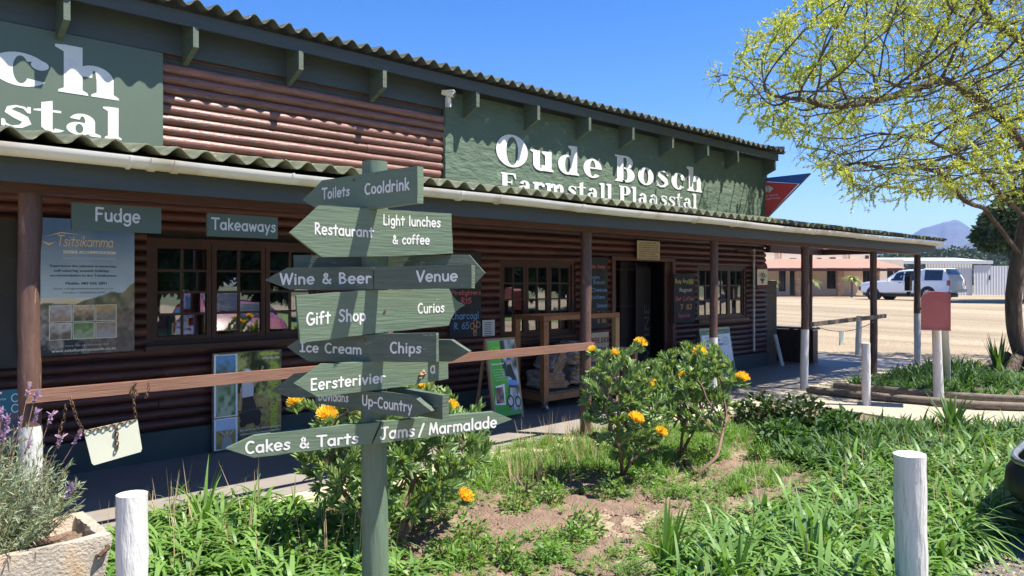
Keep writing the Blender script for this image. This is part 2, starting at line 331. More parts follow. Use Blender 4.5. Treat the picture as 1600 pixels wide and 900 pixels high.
def sample_ground(poly, n, z=0.0, uniform_world=True):
    """points on the ground inside a region measured in the photograph, evenly spread over the ground"""
    P = [onz(x, y, z) for x, y in poly]; wp = [(p.x, p.y) for p in P]
    xs = [p[0] for p in wp]; ys = [p[1] for p in wp]; out = np.zeros((0, 2))
    while len(out) < n:
        c = np.stack([rng.uniform(min(xs), max(xs), n * 3), rng.uniform(min(ys), max(ys), n * 3)], 1)
        out = np.concatenate([out, c[inpoly(c[:, 0], c[:, 1], wp)]])
    return out[:n]
_g = rng.random((64, 64))
def vnoise(x, y, s=1.0):
    x = np.asarray(x) * s; y = np.asarray(y) * s; xi = np.floor(x).astype(int); yi = np.floor(y).astype(int); fx = x - xi; fy = y - yi
    fx = fx * fx * (3 - 2 * fx); fy = fy * fy * (3 - 2 * fy); g = lambda a, b: _g[a % 64, b % 64]
    return (g(xi, yi) * (1 - fx) + g(xi + 1, yi) * fx) * (1 - fy) + (g(xi, yi + 1) * (1 - fx) + g(xi + 1, yi + 1) * fx) * fy

# ------------------------------------------------------------------ lettering
def arc(cx, cy, rx, ry, a0, a1, n=None):
    n = n or max(4, int(abs(a1 - a0) / 18)); return [(cx + rx * math.cos(R(a0 + (a1 - a0) * i / n)), cy + ry * math.sin(R(a0 + (a1 - a0) * i / n))) for i in range(n + 1)]
O_ = lambda cx=.25: arc(cx, .24, .2, .245, 90, 450)
G = {  # hand lettering; (advance, curved strokes, straight strokes)
 'a': (.54, [arc(.25, .23, .2, .23, 60, 400)], [[(.44, .47), (.46, .0)]]),
 'b': (.52, [arc(.26, .23, .2, .23, 90, 450)], [[(.07, .76), (.07, 0)]]),
 'c': (.46, [arc(.26, .235, .2, .235, 50, 315)], []),
 'd': (.54, [arc(.25, .23, .2, .23, 90, 450)], [[(.46, .76), (.46, 0)]]),
 'e': (.52, [arc(.26, .24, .205, .245, 2, 310)], [[(.07, .235), (.465, .25)]]),
 'f': (.40, [arc(.28, .6, .13, .15, 60, 180) + [(.15, .3), (.15, 0)]], [[(.02, .42), (.32, .43)]]),
 'g': (.52, [arc(.25, .24, .19, .22, 60, 400), [(.44, .46), (.44, .1)] + arc(.25, -.08, .19, .15, 0, -150)], []),
 'h': (.50, [[(.07, .28)] + arc(.24, .28, .17, .18, 150, 0) + [(.41, .15), (.41, 0)]], [[(.07, .76), (.07, 0)]]),
 'i': (.22, [], [[(.1, .46), (.1, 0)], [(.1, .64), (.105, .66)]]),
 'j': (.30, [[(.2, .46), (.2, 0)] + arc(.06, -.06, .14, .13, 0, -140)], [[(.2, .64), (.205, .66)]]),
 'k': (.46, [], [[(.08, .76), (.08, 0)], [(.38, .46), (.08, .2)], [(.16, .26), (.42, 0)]]),
 'l': (.20, [], [[(.09, .76), (.09, 0)]]),
 'm': (.74, [[(.07, .3)] + arc(.22, .3, .14, .16, 150, 0) + [(.36, 0)], [(.36, .3)] + arc(.51, .3, .15, .16, 150, 0) + [(.66, 0)]], [[(.07, .46), (.07, 0)]]),
 'n': (.50, [[(.07, .28)] + arc(.24, .28, .17, .18, 150, 0) + [(.41, 0)]], [[(.07, .46), (.07, 0)]]),
 'o': (.50, [arc(.25, .235, .195, .235, 90, 450)], []),
 'p': (.52, [arc(.27, .23, .19, .23, 90, 450)], [[(.07, .46), (.07, -.24)]]),
 'q': (.52, [arc(.25, .23, .19, .23, 90, 450)], [[(.45, .46), (.45, -.24)]]),
 'r': (.40, [[(.08, .26)] + arc(.24, .28, .16, .17, 150, 50)], [[(.08, .46), (.08, 0)]]),
 's': (.44, [[(.37, .41), (.26, .47), (.13, .44), (.1, .34), (.2, .26), (.33, .2), (.36, .1), (.26, .01), (.14, 0), (.05, .06)]], []),
 't': (.40, [], [[(.2, .68), (.19, 0)], [(.02, .47), (.37, .48)]]),
 'u': (.50, [[(.07, .46), (.07, .25)] + arc(.235, .2, .165, .2, 180, 330)], [[(.42, .46), (.43, 0)]]),
 'v': (.46, [], [[(.05, .46), (.22, 0)], [(.22, 0), (.41, .46)]]),
 'w': (.64, [], [[(.04, .46), (.17, 0)], [(.17, 0), (.31, .42)], [(.31, .42), (.45, 0)], [(.45, 0), (.58, .46)]]),
 'x': (.46, [], [[(.05, .46), (.4, 0)], [(.4, .46), (.05, 0)]]),
 'y': (.46, [], [[(.05, .46), (.23, .02)], [(.42, .46), (.14, -.24)]]),
 'z': (.46, [], [[(.05, .45), (.4, .45)], [(.4, .45), (.05, 0)], [(.05, 0), (.42, 0)]]),
 'A': (.62, [], [[(.05, 0), (.3, .75)], [(.3, .75), (.56, 0)], [(.14, .27), (.47, .28)]]),
 'B': (.56, [[(.09, .73), (.3, .72), (.4, .6), (.34, .45), (.1, .4)], [(.1, .4), (.36, .38), (.48, .22), (.4, .05), (.1, 0)]], [[(.09, .74), (.1, 0)]]),
 'C': (.60, [arc(.35, .37, .28, .38, 55, 305)], []),
 'D': (.62, [[(.1, .74), (.34, .7), (.53, .5), (.53, .25), (.38, .04), (.1, 0)]], [[(.1, .74), (.1, 0)]]),
 'E': (.54, [], [[(.1, .74), (.1, 0)], [(.1, .74), (.46, .74)], [(.1, .4), (.42, .4)], [(.1, 0), (.48, 0)]]),
 'F': (.54, [], [[(.1, .74), (.1, 0)], [(.1, .74), (.5, .73)], [(.1, .4), (.42, .4)]]),
 'G': (.66, [arc(.34, .37, .28, .38, 60, 350)], [[(.38, .33), (.63, .33)], [(.62, .33), (.6, .1)]]),
 'H': (.62, [], [[(.1, .74), (.1, 0)], [(.52, .74), (.52, 0)], [(.1, .4), (.52, .4)]]),
 'I': (.46, [], [[(.05, .74), (.4, .74)], [(.22, .74), (.22, 0)], [(.05, 0), (.4, 0)]]),
 'J': (.56, [[(.32, .73), (.32, .2), (.24, .02), (.1, .01), (.03, .13)]], [[(.1, .74), (.54, .74)]]),
 'L': (.48, [], [[(.1, .74), (.09, 0)], [(.09, 0), (.44, 0)]]),
 'M': (.74, [], [[(.06, 0), (.16, .74)], [(.16, .74), (.36, .12)], [(.36, .12), (.55, .74)], [(.55, .74), (.68, 0)]]),
 'N': (.64, [], [[(.1, 0), (.1, .74)], [(.1, .74), (.53, 0)], [(.53, 0), (.53, .74)]]),
 'O': (.70, [arc(.35, .37, .29, .37, 90, 450)], []),
 'P': (.52, [[(.09, .73), (.34, .71), (.45, .55), (.34, .38), (.1, .34)]], [[(.09, .74), (.09, 0)]]),
 'R': (.58, [[(.09, .73), (.36, .7), (.44, .56), (.32, .4), (.1, .34)]], [[(.09, .74), (.09, 0)], [(.16, .36), (.52, 0)]]),
 'S': (.56, [[(.48, .66), (.34, .75), (.18, .72), (.1, .58), (.2, .44), (.4, .34), (.48, .2), (.36, .03), (.18, 0), (.05, .1)]], []),
 'T': (.62, [], [[(.03, .74), (.6, .74)], [(.31, .74), (.31, 0)]]),
 'U': (.62, [[(.08, .74), (.08, .3)] + arc(.3, .24, .22, .24, 180, 360) + [(.52, .5), (.52, .74)]], []),
 'V': (.58, [], [[(.05, .74), (.27, 0)], [(.27, 0), (.54, .74)]]),
 'W': (.86, [], [[(.04, .74), (.22, 0)], [(.22, 0), (.42, .7)], [(.42, .7), (.6, 0)], [(.6, 0), (.82, .74)]]),
 '&': (.62, [[(.56, .28), (.44, .06), (.24, 0), (.08, .12), (.14, .3), (.36, .5), (.36, .66), (.24, .72), (.16, .62), (.22, .45), (.56, .0)]], []),
 '/': (.44, [], [[(.38, .78), (.06, -.06)]]), '-': (.36, [], [[(.05, .3), (.3, .3)]]), '.': (.2, [], [[(.1, .02), (.105, .02)]]),
 '0': (.5, [arc(.25, .35, .19, .35, 90, 450)], []), '1': (.3, [], [[(.05, .55), (.16, .72)], [(.16, .72), (.16, 0)]]),
 '2': (.5, [arc(.24, .52, .18, .18, 160, -30) + [(.06, 0)]], [[(.06, 0), (.44, 0)]]),
 '5': (.48, [[(.1, .4), (.28, .46), (.42, .3), (.36, .08), (.2, 0), (.05, .07)]], [[(.12, .72), (.4, .72)], [(.12, .72), (.1, .4)]]),
 '6': (.48, [[(.36, .72), (.16, .5), (.07, .22)], arc(.25, .2, .18, .2, 90, 450)], []),
 '7': (.44, [], [[(.04, .7), (.4, .7)], [(.4, .7), (.15, 0)]]),
 '8': (.48, [arc(.24, .54, .14, .16, 90, 450), arc(.24, .19, .18, .19, 90, 450)], []), ' ': (.36, [], []),
}
def cap_strip(mb, fn, pts, hw, off):
    """ribbon with round ends through pts (letter space), hw half width (number or list)"""
    n = len(pts); hw = hw if hasattr(hw, '__len__') else [hw] * n
    L_, R_ = [], []
    for i in range(n):
        a = pts[max(i - 1, 0)]; b = pts[min(i + 1, n - 1)]; dx, dy = b[0] - a[0], b[1] - a[1]; l = math.hypot(dx, dy) or 1e-6
        nx, ny = -dy / l * hw[i], dx / l * hw[i]; L_.append((pts[i][0] + nx, pts[i][1] + ny)); R_.append((pts[i][0] - nx, pts[i][1] - ny))
    def capf(i, j, sgn):
        a = pts[i]; b = pts[j]; ang = math.atan2(a[1] - b[1], a[0] - b[0]); k = 5
        return [(a[0] + hw[i] * math.cos(ang + sgn * (math.pi / 2 - math.pi * t / k)), a[1] + hw[i] * math.sin(ang + sgn * (math.pi / 2 - math.pi * t / k))) for t in range(1, k)]
    vs = []; fs = []
    for i in range(n): vs += [L_[i], R_[i]]
    for i in range(n - 1): fs.append((2 * i, 2 * i + 1, 2 * i + 3, 2 * i + 2))
    c0 = capf(0, 1, -1); k0 = len(vs); vs += c0; fs.append((1, 0) + tuple(range(k0, k0 + len(c0))))
    c1 = capf(n - 1, n - 2, 1); k1 = len(vs); vs += c1; fs.append((2 * n - 2, 2 * n - 1) + tuple(range(k1 + len(c1) - 1, k1 - 1, -1)))
    W = [fn(x, y, off) for x, y in vs]
    # face the viewer side consistently: caller's fn keeps orientation
    mb.add(W, fs)
def hand_width(s, sp=.06): return sum(G[c][0] + sp for c in s) - sp
def hand(mb, fn, s, sw=.055, sp=.06, wob=.012, x0=0.0):
    """write s with fn(x, y, off); x in letter units from 0"""
    x = x0; k = 0
    for c in s:
        adv, cu, ln = G[c]
        jy = U(-wob, wob)
        for st in cu: cap_strip(mb, fn, [(x + a, b + jy) for a, b in st], sw, .0002 * (k % 5)); k += 1
        for st in ln: cap_strip(mb, fn, [(x + a, b + jy) for a, b in st], sw, .0002 * (k % 5)); k += 1
        x += adv + sp
    return x
def hand_on_px(mb, plane, s, p0, p1, h0, h1=None, sw=.058, off=.0012, sp=.06):
    """hand lettering whose baseline runs from p0 to p1 (photo px) on a real plane, cap height h0..h1 px"""
    W_ = hand_width(s, sp); h1 = h1 or h0
    def fn(x, y, o):
        u = x / W_; px = p0[0] + (p1[0] - p0[0]) * u; py = p0[1] + (p1[1] - p0[1]) * u - y / .75 * (h0 + (h1 - h0) * u)
        return plane.hit(px, py, off + o)
    hand(mb, fn, s, sw, sp)
def font_mesh(s, align='LEFT'):
    cu = bpy.data.curves.new('t', 'FONT'); cu.body = s; cu.size = 1; cu.align_x = align; cu.resolution_u = 2
    o = bpy.data.objects.new('t', cu); me = bpy.data.meshes.new_from_object(o)
    v = [tuple(x.co) for x in me.vertices]; f = [tuple(p.vertices) for p in me.polygons]
    bpy.data.objects.remove(o); bpy.data.curves.remove(cu); bpy.data.meshes.remove(me)
    return v, f
def sans(mb, fn, s, x0, y0, width=None, height=None, off=.001, bold=0):
    """plain lettering in a (x, y) frame; fitted to width and cap height"""
    v, f = font_mesh(s)
    if not v: return
    w0 = max(a[0] for a in v); a0 = min(a[0] for a in v); hh = .69
    sx = (width / (w0 - a0)) if width else None; sy = height / hh if height else None
    sx = sx or sy; sy = sy or sx
    for b in ([0] if not bold else [-bold, bold]):
        mb.add([fn(x0 + (x - a0) * sx + b, y0 + y * sy, off + (b > 0) * .0003) for x, y, z in v], f)
# ------------------------------------------------------------------ fat serif lettering of the big wall signs
XH = .66
class Fat:
    def __init__(s, mb, fn): s.mb = mb; s.fn = fn; s.k = 0; s.x = 0
    def _o(s): s.k += 1; return .0004 * (s.k % 6)
    def poly(s, pts): o = s._o(); s.mb.add([s.fn(s.x + x, y, o) for x, y in pts], [tuple(range(len(pts)))])
    def rect(s, x0, x1, y0, y1, sl=0): s.poly([(x0, y0), (x1, y0), (x1 + sl, y1), (x0 + sl, y1)])
    def ring(s, cx, cy, a, b, ta, tb, a0=0, a1=360, n=28):
        if ta < .97 * a: ta = min(ta * 1.16, a * .9)
        o = s._o(); P = []
        for i in range(n + 1):
            t = R(a0 + (a1 - a0) * i / n); P.append((cx + a * math.cos(t), cy + b * math.sin(t))); P.append((cx + (a - ta) * math.cos(t), cy + (b - tb) * math.sin(t)))
        s.mb.add([s.fn(s.x + x, y, o) for x, y in P], [(2 * i, 2 * i + 1, 2 * i + 3, 2 * i + 2) for i in range(n)])
    def rib(s, pts, hw): o = s._o(); cap_strip(s.mb, lambda x, y, f: s.fn(s.x + x, y, f), pts, hw, o)
    def stem(s, x, h, w=.25, foot=True, head=True, sl=0):
        s.rect(x, x + w, 0, h)
        if foot: s.poly([(x - .07, 0), (x + w + .07, 0), (x + w + .06, .05), (x + w, .1), (x, .1), (x - .06, .05)])
        if head: s.poly([(x + .02, h), (x + .02, h - .16), (x - .1, h - .07), (x - .1, h - .02)])
    def put(s, c):
        g = s
        if c == 'O': g.ring(.47, .5, .46, .52, .25, .07); w = .95
        elif c == 'o': g.ring(.34, XH / 2, .33, XH / 2 + .01, .20, .06); w = .69
        elif c == 'e': g.ring(.34, XH / 2, .33, XH / 2 + .01, .20, .06, 0, 318); g.rect(.13, .65, .32, .37); w = .68
        elif c == 'c': g.ring(.35, XH / 2, .33, XH / 2 + .01, .21, .06, 40, 325); g.ring(.56, .47, .1, .1, .099, .099); w = .69
        elif c == 'u': g.rect(.06, .27, .14, XH); g.poly([(.08, XH), (.08, XH - .1), (-.02, XH - .05), (-.02, XH)]); g.ring(.3, .22, .24, .23, .2, .09, 180, 350); g.stem(.43, XH, .21); w = .76
        elif c == 'd': g.ring(.33, XH / 2, .32, XH / 2 + .01, .2, .07); g.stem(.44, 1.0, .21); w = .78
        elif c == 'h': g.stem(.06, 1.0, .22); g.ring(.42, .38, .24, .28, .2, .1, 0, 175); g.stem(.45, .42, .21, head=False); w = .80
        elif c == 's':
            g.rib([(.5, .5), (.42, .61), (.28, .63), (.16, .56), (.15, .46), (.28, .37), (.42, .28), (.47, .17), (.36, .05), (.2, .02), (.08, .09), (.05, .19)], [.035, .03, .03, .05, .085, .1, .1, .085, .05, .03, .03, .035]); g.rect(.02, .08, .02, .22); g.rect(.48, .54, .46, .65); w = .58
        elif c == 'B': g.stem(.08, .97, .25, head=False); g.rect(0, .33, .9, .97); g.ring(.40, .735, .30, .245, .21, .07, -90, 90); g.ring(.42, .27, .36, .275, .25, .07, -90, 90); g.rect(.3, .42, .9, .975); g.rect(.3, .43, .485, .55); g.rect(.3, .43, 0, .07); w = .82
        elif c == 'F': g.stem(.08, .97, .25, head=False); g.rect(0, .72, .89, .97); g.poly([(.72, .97), (.76, .68), (.7, .68), (.6, .9)]); g.rect(.3, .56, .46, .53); g.rect(.52, .57, .38, .62); w = .8
        elif c == 'P': g.stem(.08, .97, .25, head=False); g.rect(0, .33, .9, .97); g.ring(.42, .70, .34, .28, .24, .07, -90, 90); g.rect(.3, .44, .91, .98); g.rect(.3, .44, .42, .49); w = .8
        elif c == 'a': g.ring(.27, .2, .25, .2, .15, .06, 0, 360); g.ring(.33, .43, .25, .235, .17, .08, -5, 165); g.rect(.38, .58, .06, .45); g.poly([(.38, .1), (.5, 0), (.7, 0), (.7, .06), (.58, .12)]); w = .72
        elif c == 'r': g.stem(.06, XH, .21); g.ring(.40, .48, .18, .18, .14, .1, 20, 180); g.ring(.52, .5, .09, .09, .089, .089); w = .62
        elif c == 'm': g.stem(.06, XH, .2); g.ring(.39, .4, .22, .26, .18, .1, 0, 175); g.stem(.42, .42, .19, head=False); g.ring(.74, .4, .22, .26, .18, .1, 0, 175); g.stem(.77, .42, .19, head=False); w = 1.1
        elif c == 't': g.rect(.1, .31, .1, .85); g.poly([(.1, .85), (.1, .66), (-.04, .62), (-.04, .58), (.31, .58), (.31, .93)]); g.rect(.2, .47, .59, XH); g.ring(.33, .17, .23, .18, .2, .07, 180, 330); w = .5
        elif c == 'l': g.stem(.07, 1.0, .22); w = .38
        else: w = .32
        s.x += w + .03
def fat_text(mb, plane_fn, s, x0, x1, z0, cap, track=0):
    """plane_fn(x, z, off) -> world; fitted between x0 and x1"""
    t = Fat(MB(), lambda x, y, o: (x, 0, y))
    for c in s: t.put(c); t.x += track
    Wd = t.x - .03 - track; k = (x1 - x0) / Wd
    r = Fat(mb, lambda x, y, o: plane_fn(x0 + x * k, z0 + y * cap, o))
    for c in s: r.put(c); r.x += track

# ------------------------------------------------------------------ ground, lot, path
def ground():
    rad = [0.0] + list(np.geomspace(1.5, 6000, 72)); na = 120; V = [(0, 0, lot_z(0, 0))]; Fq = []
    for r in rad[1:]:
        for k in range(na):
            a = 2 * math.pi * k / na; X, Y = r * math.cos(a), r * math.sin(a); V.append((X, Y, lot_z(X, Y)))
    for k in range(na): Fq.append((0, 1 + k, 1 + (k + 1) % na))
    for i in range(len(rad) - 2):
        for k in range(na): o = 1 + i * na; Fq.append((o + k, o + na + k, o + na + (k + 1) % na, o + (k + 1) % na))
    m, nt = newmat('sandy_gravel'); L = nt.links.new
    tc = N(nt, 'ShaderNodeTexCoord')
    def noise(s, sc_=(1, 1, 1), d=6, rz=0):
        mp = N(nt, 'ShaderNodeMapping'); mp.inputs['Scale'].default_value = sc_; mp.inputs['Rotation'].default_value = (0, 0, rz); L(tc.outputs['Object'], mp.inputs[0])
        n = N(nt, 'ShaderNodeTexNoise'); n.inputs['Scale'].default_value = s; n.inputs['Detail'].default_value = d; L(mp.outputs[0], n.inputs['Vector']); return n.outputs[0]
    cr = N(nt, 'ShaderNodeValToRGB'); L(noise(18, d=8), cr.inputs[0]); e = cr.color_ramp.elements; e[0].position = .35; e[0].color = (.25, .195, .125, 1); e[1].position = .65; e[1].color = (.42, .345, .245, 1)
    tr = N(nt, 'ShaderNodeValToRGB'); L(noise(.55, (1, .09, 1), 5, TH - R(5)), tr.inputs[0]); e = tr.color_ramp.elements; e[0].position = .38; e[0].color = (.74, .71, .66, 1); e[1].position = .6; e[1].color = (1.08, 1.05, 1, 1)
    mx = N(nt, 'ShaderNodeMix', data_type='RGBA', blend_type='MULTIPLY'); mx.inputs[0].default_value = 1; L(cr.outputs[0], mx.inputs[6]); L(tr.outputs[0], mx.inputs[7])
    b = N(nt, 'ShaderNodeBsdfPrincipled'); b.inputs['Roughness'].default_value = .95
    # beyond the lot: grass
    sp = N(nt, 'ShaderNodeVectorMath', operation='LENGTH'); L(tc.outputs['Object'], sp.inputs[0]); mr = N(nt, 'ShaderNodeMapRange'); mr.inputs[1].default_value = 75; mr.inputs[2].default_value = 85; L(sp.outputs['Value'], mr.inputs[0])
    m2 = N(nt, 'ShaderNodeMix', data_type='RGBA'); L(mr.outputs[0], m2.inputs[0]); L(mx.outputs[2], m2.inputs[6]); m2.inputs[7].default_value = (.09, .11, .04, 1)
    L(m2.outputs[2], b.inputs['Base Color'])
    bp = N(nt, 'ShaderNodeBump'); bp.inputs['Strength'].default_value = .8; bp.inputs['Distance'].default_value = .02; L(noise(45, d=6), bp.inputs['Height']); L(bp.outputs[0], b.inputs['Normal'])
    o = N(nt, 'ShaderNodeOutputMaterial'); L(b.outputs[0], o.inputs[0])
    mb = MB(); mb.add(V, Fq); struct('ground', mb, m, smooth='full')
ground()
# lawn behind the photographer's car park (seen in the window reflections)
mb = MB(); mb.bx(-30, 95, -26, -9, -.2, -.035); struct('lawn', mb, M('lawn_grass', (.10, .18, .035), rough=.9, var=.3, scale=4, bump=.8, bs=60))
# veranda floor slab and path
mb = MB(); mb.bx(-4, 17.5, 5.62, 12.0, -.3, -.002); struct('veranda_floor', mb, m_veran)
mb = MB(); mb.bx(-4, 17.5, 5.30, 5.615, -.3, -.006); struct('kerb_strip', mb, M('sun_brightened_screed', (.55, .475, .32), rough=.85, var=.1, scale=3, bump=.3, bs=50, wear=(.36, .31, .24), wth=.68, ws=9))  # outer slab strip in a lighter colour that stands in for sunshine
mb = MB(); mb.add([(10.3, 5.295, -.012), (9.75, 1.6, -.012), (12.25, 1.6, -.012), (11.95, 5.30, -.012), (10.3, 5.295, -.3), (9.75, 1.6, -.3), (12.25, 1.6, -.3), (11.95, 5.30, -.3)], [(0, 1, 2, 3), (0, 4, 5, 1), (1, 5, 6, 2), (2, 6, 7, 3)])
struct('path', mb, m_conc)
mb = MB(); mb.bx(17.5, 17.65, 5.3, 12, -.3, .02); struct('slab_edge', mb, m_conc)
# garden beds
def bed(name, outline, nx, amp):
    xs = [p[0] for p in outline]; ys = [p[1] for p in outline]; x0, x1, y0, y1 = min(xs), max(xs), min(ys), max(ys)
    gx = np.linspace(x0, x1, nx); gy = np.linspace(y0, y1, int(nx * (y1 - y0) / (x1 - x0)) + 2); X, Y = np.meshgrid(gx, gy, indexing='ij')
    Z = -.035 + amp * (vnoise(X, Y, 2.3) - .5) + amp * .8 * (vnoise(X + 5, Y, 8) - .5) + amp * .5 * (vnoise(X, Y + 9, 24) - .5)
    ins = inpoly(X.ravel(), Y.ravel(), outline).reshape(X.shape); Z = np.where(ins, Z, -.3)
    V = np.stack([X, Y, Z], -1).reshape(-1, 3); a, b = X.shape; I = np.arange(a * b).reshape(a, b)
    Fq = np.stack([I[:-1, :-1], I[1:, :-1], I[1:, 1:], I[:-1, 1:]], -1).reshape(-1, 4)
    o = tag(link(name, np_mesh(name, V, Fq, m_soil)), kind='structure'); return o
BED1 = [(1.1, 3.2), (3.2, 1.75), (5.0, 1.35), (6.2, 1.62), (9.72, 1.68), (10.27, 5.28), (-1.5, 5.28), (-1.5, 4.4), (1.1, 4.3)]
BED2 = [(12.25, 1.4), (22, 1.4), (22, 4.2), (17.2, 5.1), (12.1, 5.26)]
bed('garden_bed', BED1, 300, .05); bed('garden_bed_under_tree', BED2, 160, .07)

# ------------------------------------------------------------------ the farm stall building
YW = 7.58
B = Thing('farm_stall_building', 'long brown log-clad farm shop with green gable boards and lean-to veranda', 'building', (7, YW, 0))
X0, X1 = -3.0, 14.3
ZJ = 2.92
WINS = [('A', 2.42, 4.24, 1.07, 2.12), ('B', 6.95, 8.48, .90, 2.0), ('C', 11.79, 13.5, .98, 2.0)]
OPEN = [(.90, 1.38, .99, 2.2)] + [(a, b, c, d) for _, a, b, c, d in WINS] + [(9.39, 11.0, -1, 2.06)]
def intervals(z0, z1, xa, xb, ops):
    iv = [(xa, xb)]
    for a, b, c, d in ops:
        if c < z1 - .02 and d > z0 + .02:
            n = []
            for p, q in iv:
                if b <= p or a >= q: n.append((p, q)); continue
                if a > p: n.append((p, a))
                if b < q: n.append((b, q))
            iv = n
    return iv
def log_mesh(x0, x1, zc, r, y):
    n = max(2, int((x1 - x0) / .35) + 1); k = 7; V = []; Fq = []
    ph = U(0, 9); rr = r * U(.93, 1.06); bow = U(-.006, .006)
    for i in range(n + 1):
        x = x0 + (x1 - x0) * i / n; ro = rr * (1 + .06 * math.sin(x * 2.1 + ph) + U(-.02, .02)); dz = bow * math.sin(math.pi * i / n) + U(-.0015, .0015)
        for j in range(k + 1):
            t = math.pi * j / k; V.append((x, y - ro * math.sin(t) * 1.0, zc + dz + ro * math.cos(t) * .94))
    for i in range(n):
        for j in range(k): o = i * (k + 1) + j; Fq.append((o, o + 1, o + k + 2, o + k + 1))
    Fq += [tuple(range(k + 1))[::-1], tuple(n * (k + 1) + j for j in range(k + 1))]
    mb = MB(); mb.add(V, Fq); return mb
def log_rows(z0, z1, pitch, xa, xb, ops, mat, y=YW, ragged=True):
    z = z0
    while z < z1 - .01:
        for a, b in intervals(z - pitch / 2, z + pitch / 2, xa, xb, ops):
            cuts = [a]; c = a + U(1.4, 4.2)
            while c < b - .8: cuts.append(c); c += U(2.6, 4.8)
            e = b + (U(-.05, .06) if (ragged and abs(b - xb) < .01) else 0); cuts.append(e)
            for p, q in zip(cuts[:-1], cuts[1:]): B.part('log', log_mesh(p + .0015, q - .0015, z, pitch * .53, y), mat, smooth=50)
        z += pitch
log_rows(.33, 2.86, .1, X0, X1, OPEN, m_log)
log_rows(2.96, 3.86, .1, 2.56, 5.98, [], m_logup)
# backing wall, with the openings left out
def wall_back(mb, xa, xb, za, zb, ops, ya, yb):
    xs = sorted({xa, xb} | {v for a, b, c, d in ops for v in (a, b) if xa < v < xb})
    for p, q in zip(xs[:-1], xs[1:]):
        segs = [(za, zb)]
        for a, b, c, d in ops:
            if a < (p + q) / 2 < b:
                n = []
                for s, e in segs:
                    if c > s: n.append((s, min(c, e)))
                    if d < e: n.append((max(d, s), e))
                segs = n
        for s, e in segs: mb.bx(p, q, ya, yb, s, e)
mb = MB(); wall_back(mb, X0, X1 - .02, 0, 2.9, OPEN, YW + .0, YW + .14); B.part('wall', mb, m_dark)
mb = MB(); mb.bx(X0, X1 - .02, YW, YW + .14, 2.9, 4.25); mb.bx(X1 - .12, X1, YW + .02, 14, 0, 4.2); mb.bx(X0, X0 + .1, YW + .2, 14, 0, 4.6); B.part('upper_wall', mb, m_plinth)
mb = MB()
for a, b in ((X0, 9.37), (11.02, X1 + .03)): mb.bx(a, b, YW - .075, YW - .003, -.005, .275)
B.part('plinth', mb, m_plinth)
mb = MB(); mb.bx(5.98, X1, YW - .06, YW - .002, 2.7, 4.12)
nx = 90; V = []; Fq = []   # hand-trowelled plaster face
for i in range(nx + 1):
    for j in range(15):
        V.append((5.985 + (X1 - 5.985) * i / nx, YW - .064 - .012 * random.random() * (0 < j < 14), 2.7 + 1.42 * j / 14))
for i in range(nx):
    for j in range(14): o = i * 15 + j; Fq.append((o, o + 15, o + 16, o + 1))
mb.add(V, Fq); B.part('plaster_wall', mb, m_plaster, smooth='full')
mb = MB(); mb.bx(X0, 5.975, YW - .066, YW - .004, 3.885, 4.24); B.part('frieze_board', mb, m_fascia)
mb = MB(); mb.bx(X0, 5.97, YW - .012, YW - .001, 3.86, 3.884); B.part('batten', mb, m_brown)
# interior
m_room = M('dim_room', (.045, .035, .03), rough=.8, bump=0)
mb = MB(); mb.bx(1.0, 13.9, 10.6, 10.7, .0, 2.75); mb.bx(1.0, 13.9, YW + .15, 10.6, 2.75, 2.85); mb.bx(1.0, 13.9, YW + .15, 10.6, -.001, .012)
mb.bx(.95, 1.0, YW + .15, 10.6, 0, 2.8); mb.bx(13.9, 13.95, YW + .15, 10.6, 0, 2.8); B.part('interior', mb, m_room)

# windows ------------------------------------------------------
def window(x0, x1, z0, z1, leaves, cols, rows, y=YW + .02):
    fr = MB(); t = .055
    fr.bx(x0, x0 + t, y - .05, y + .06, z0, z1); fr.bx(x1 - t, x1, y - .05, y + .06, z0, z1)
    fr.bx(x0 + t, x1 - t, y - .05, y + .06, z1 - t, z1); fr.bx(x0 + t, x1 - t, y - .05, y + .06, z0, z0 + t)
    w = (x1 - x0 - 2 * t) / leaves
    f = B.part('window', fr, m_wframe)
    sill = MB(); sill.bx(x0 - .03, x1 + .03, y - .12, y - .052, z0 - .03, z0 + .02); B.part('sill', sill, m_wframe, parent=f)
    for i in range(leaves):
        a = x0 + t + w * i + .004; b = a + w - .008; c = MB(); s = .045
        yy = y - .012
        c.bx(a, a + s, yy - .02, yy + .02, z0 + t, z1 - t); c.bx(b - s, b, yy - .02, yy + .02, z0 + t, z1 - t)
        c.bx(a + s, b - s, yy - .019, yy + .019, z0 + t, z0 + t + s); c.bx(a + s, b - s, yy - .019, yy + .019, z1 - t - s, z1 - t)
        B.part('casement', c, m_wframe, parent=f)
        gx = (b - a - 2 * s) / cols; gz = (z1 - z0 - 2 * t - 2 * s) / rows
        for j in range(1, cols): q = MB(); q.bx(a + s + gx * j - .011, a + s + gx * j + .011, yy - .014, yy + .014, z0 + t + s, z1 - t - s); B.part('glazing_bar', q, m_wframe, parent=f)
        for j in range(1, rows): q = MB(); q.bx(a + s, b - s, yy - .012, yy + .012, z0 + t + s + gz * j - .011, z0 + t + s + gz * j + .011); B.part('glazing_bar', q, m_wframe, parent=f)
        for j in range(cols):
            for k in range(rows):
                q = MB(); xa, za = a + s + gx * j + .011, z0 + t + s + gz * k + .011; dx, dz = gx - .022, gz - .022
                tl = [U(-.0015, .0015) for _ in range(2)]
                q.quad((xa, yy + tl[0], za), (xa + dx, yy - tl[0], za), (xa + dx, yy - tl[0] + tl[1], za + dz), (xa, yy + tl[0] + tl[1], za + dz))
                B.part('pane', q, m_glass, parent=f)
for k, (_, a, b, c, d) in enumerate(WINS): window(a, b, c, d, 3, 2, [4, 4, 3][k])
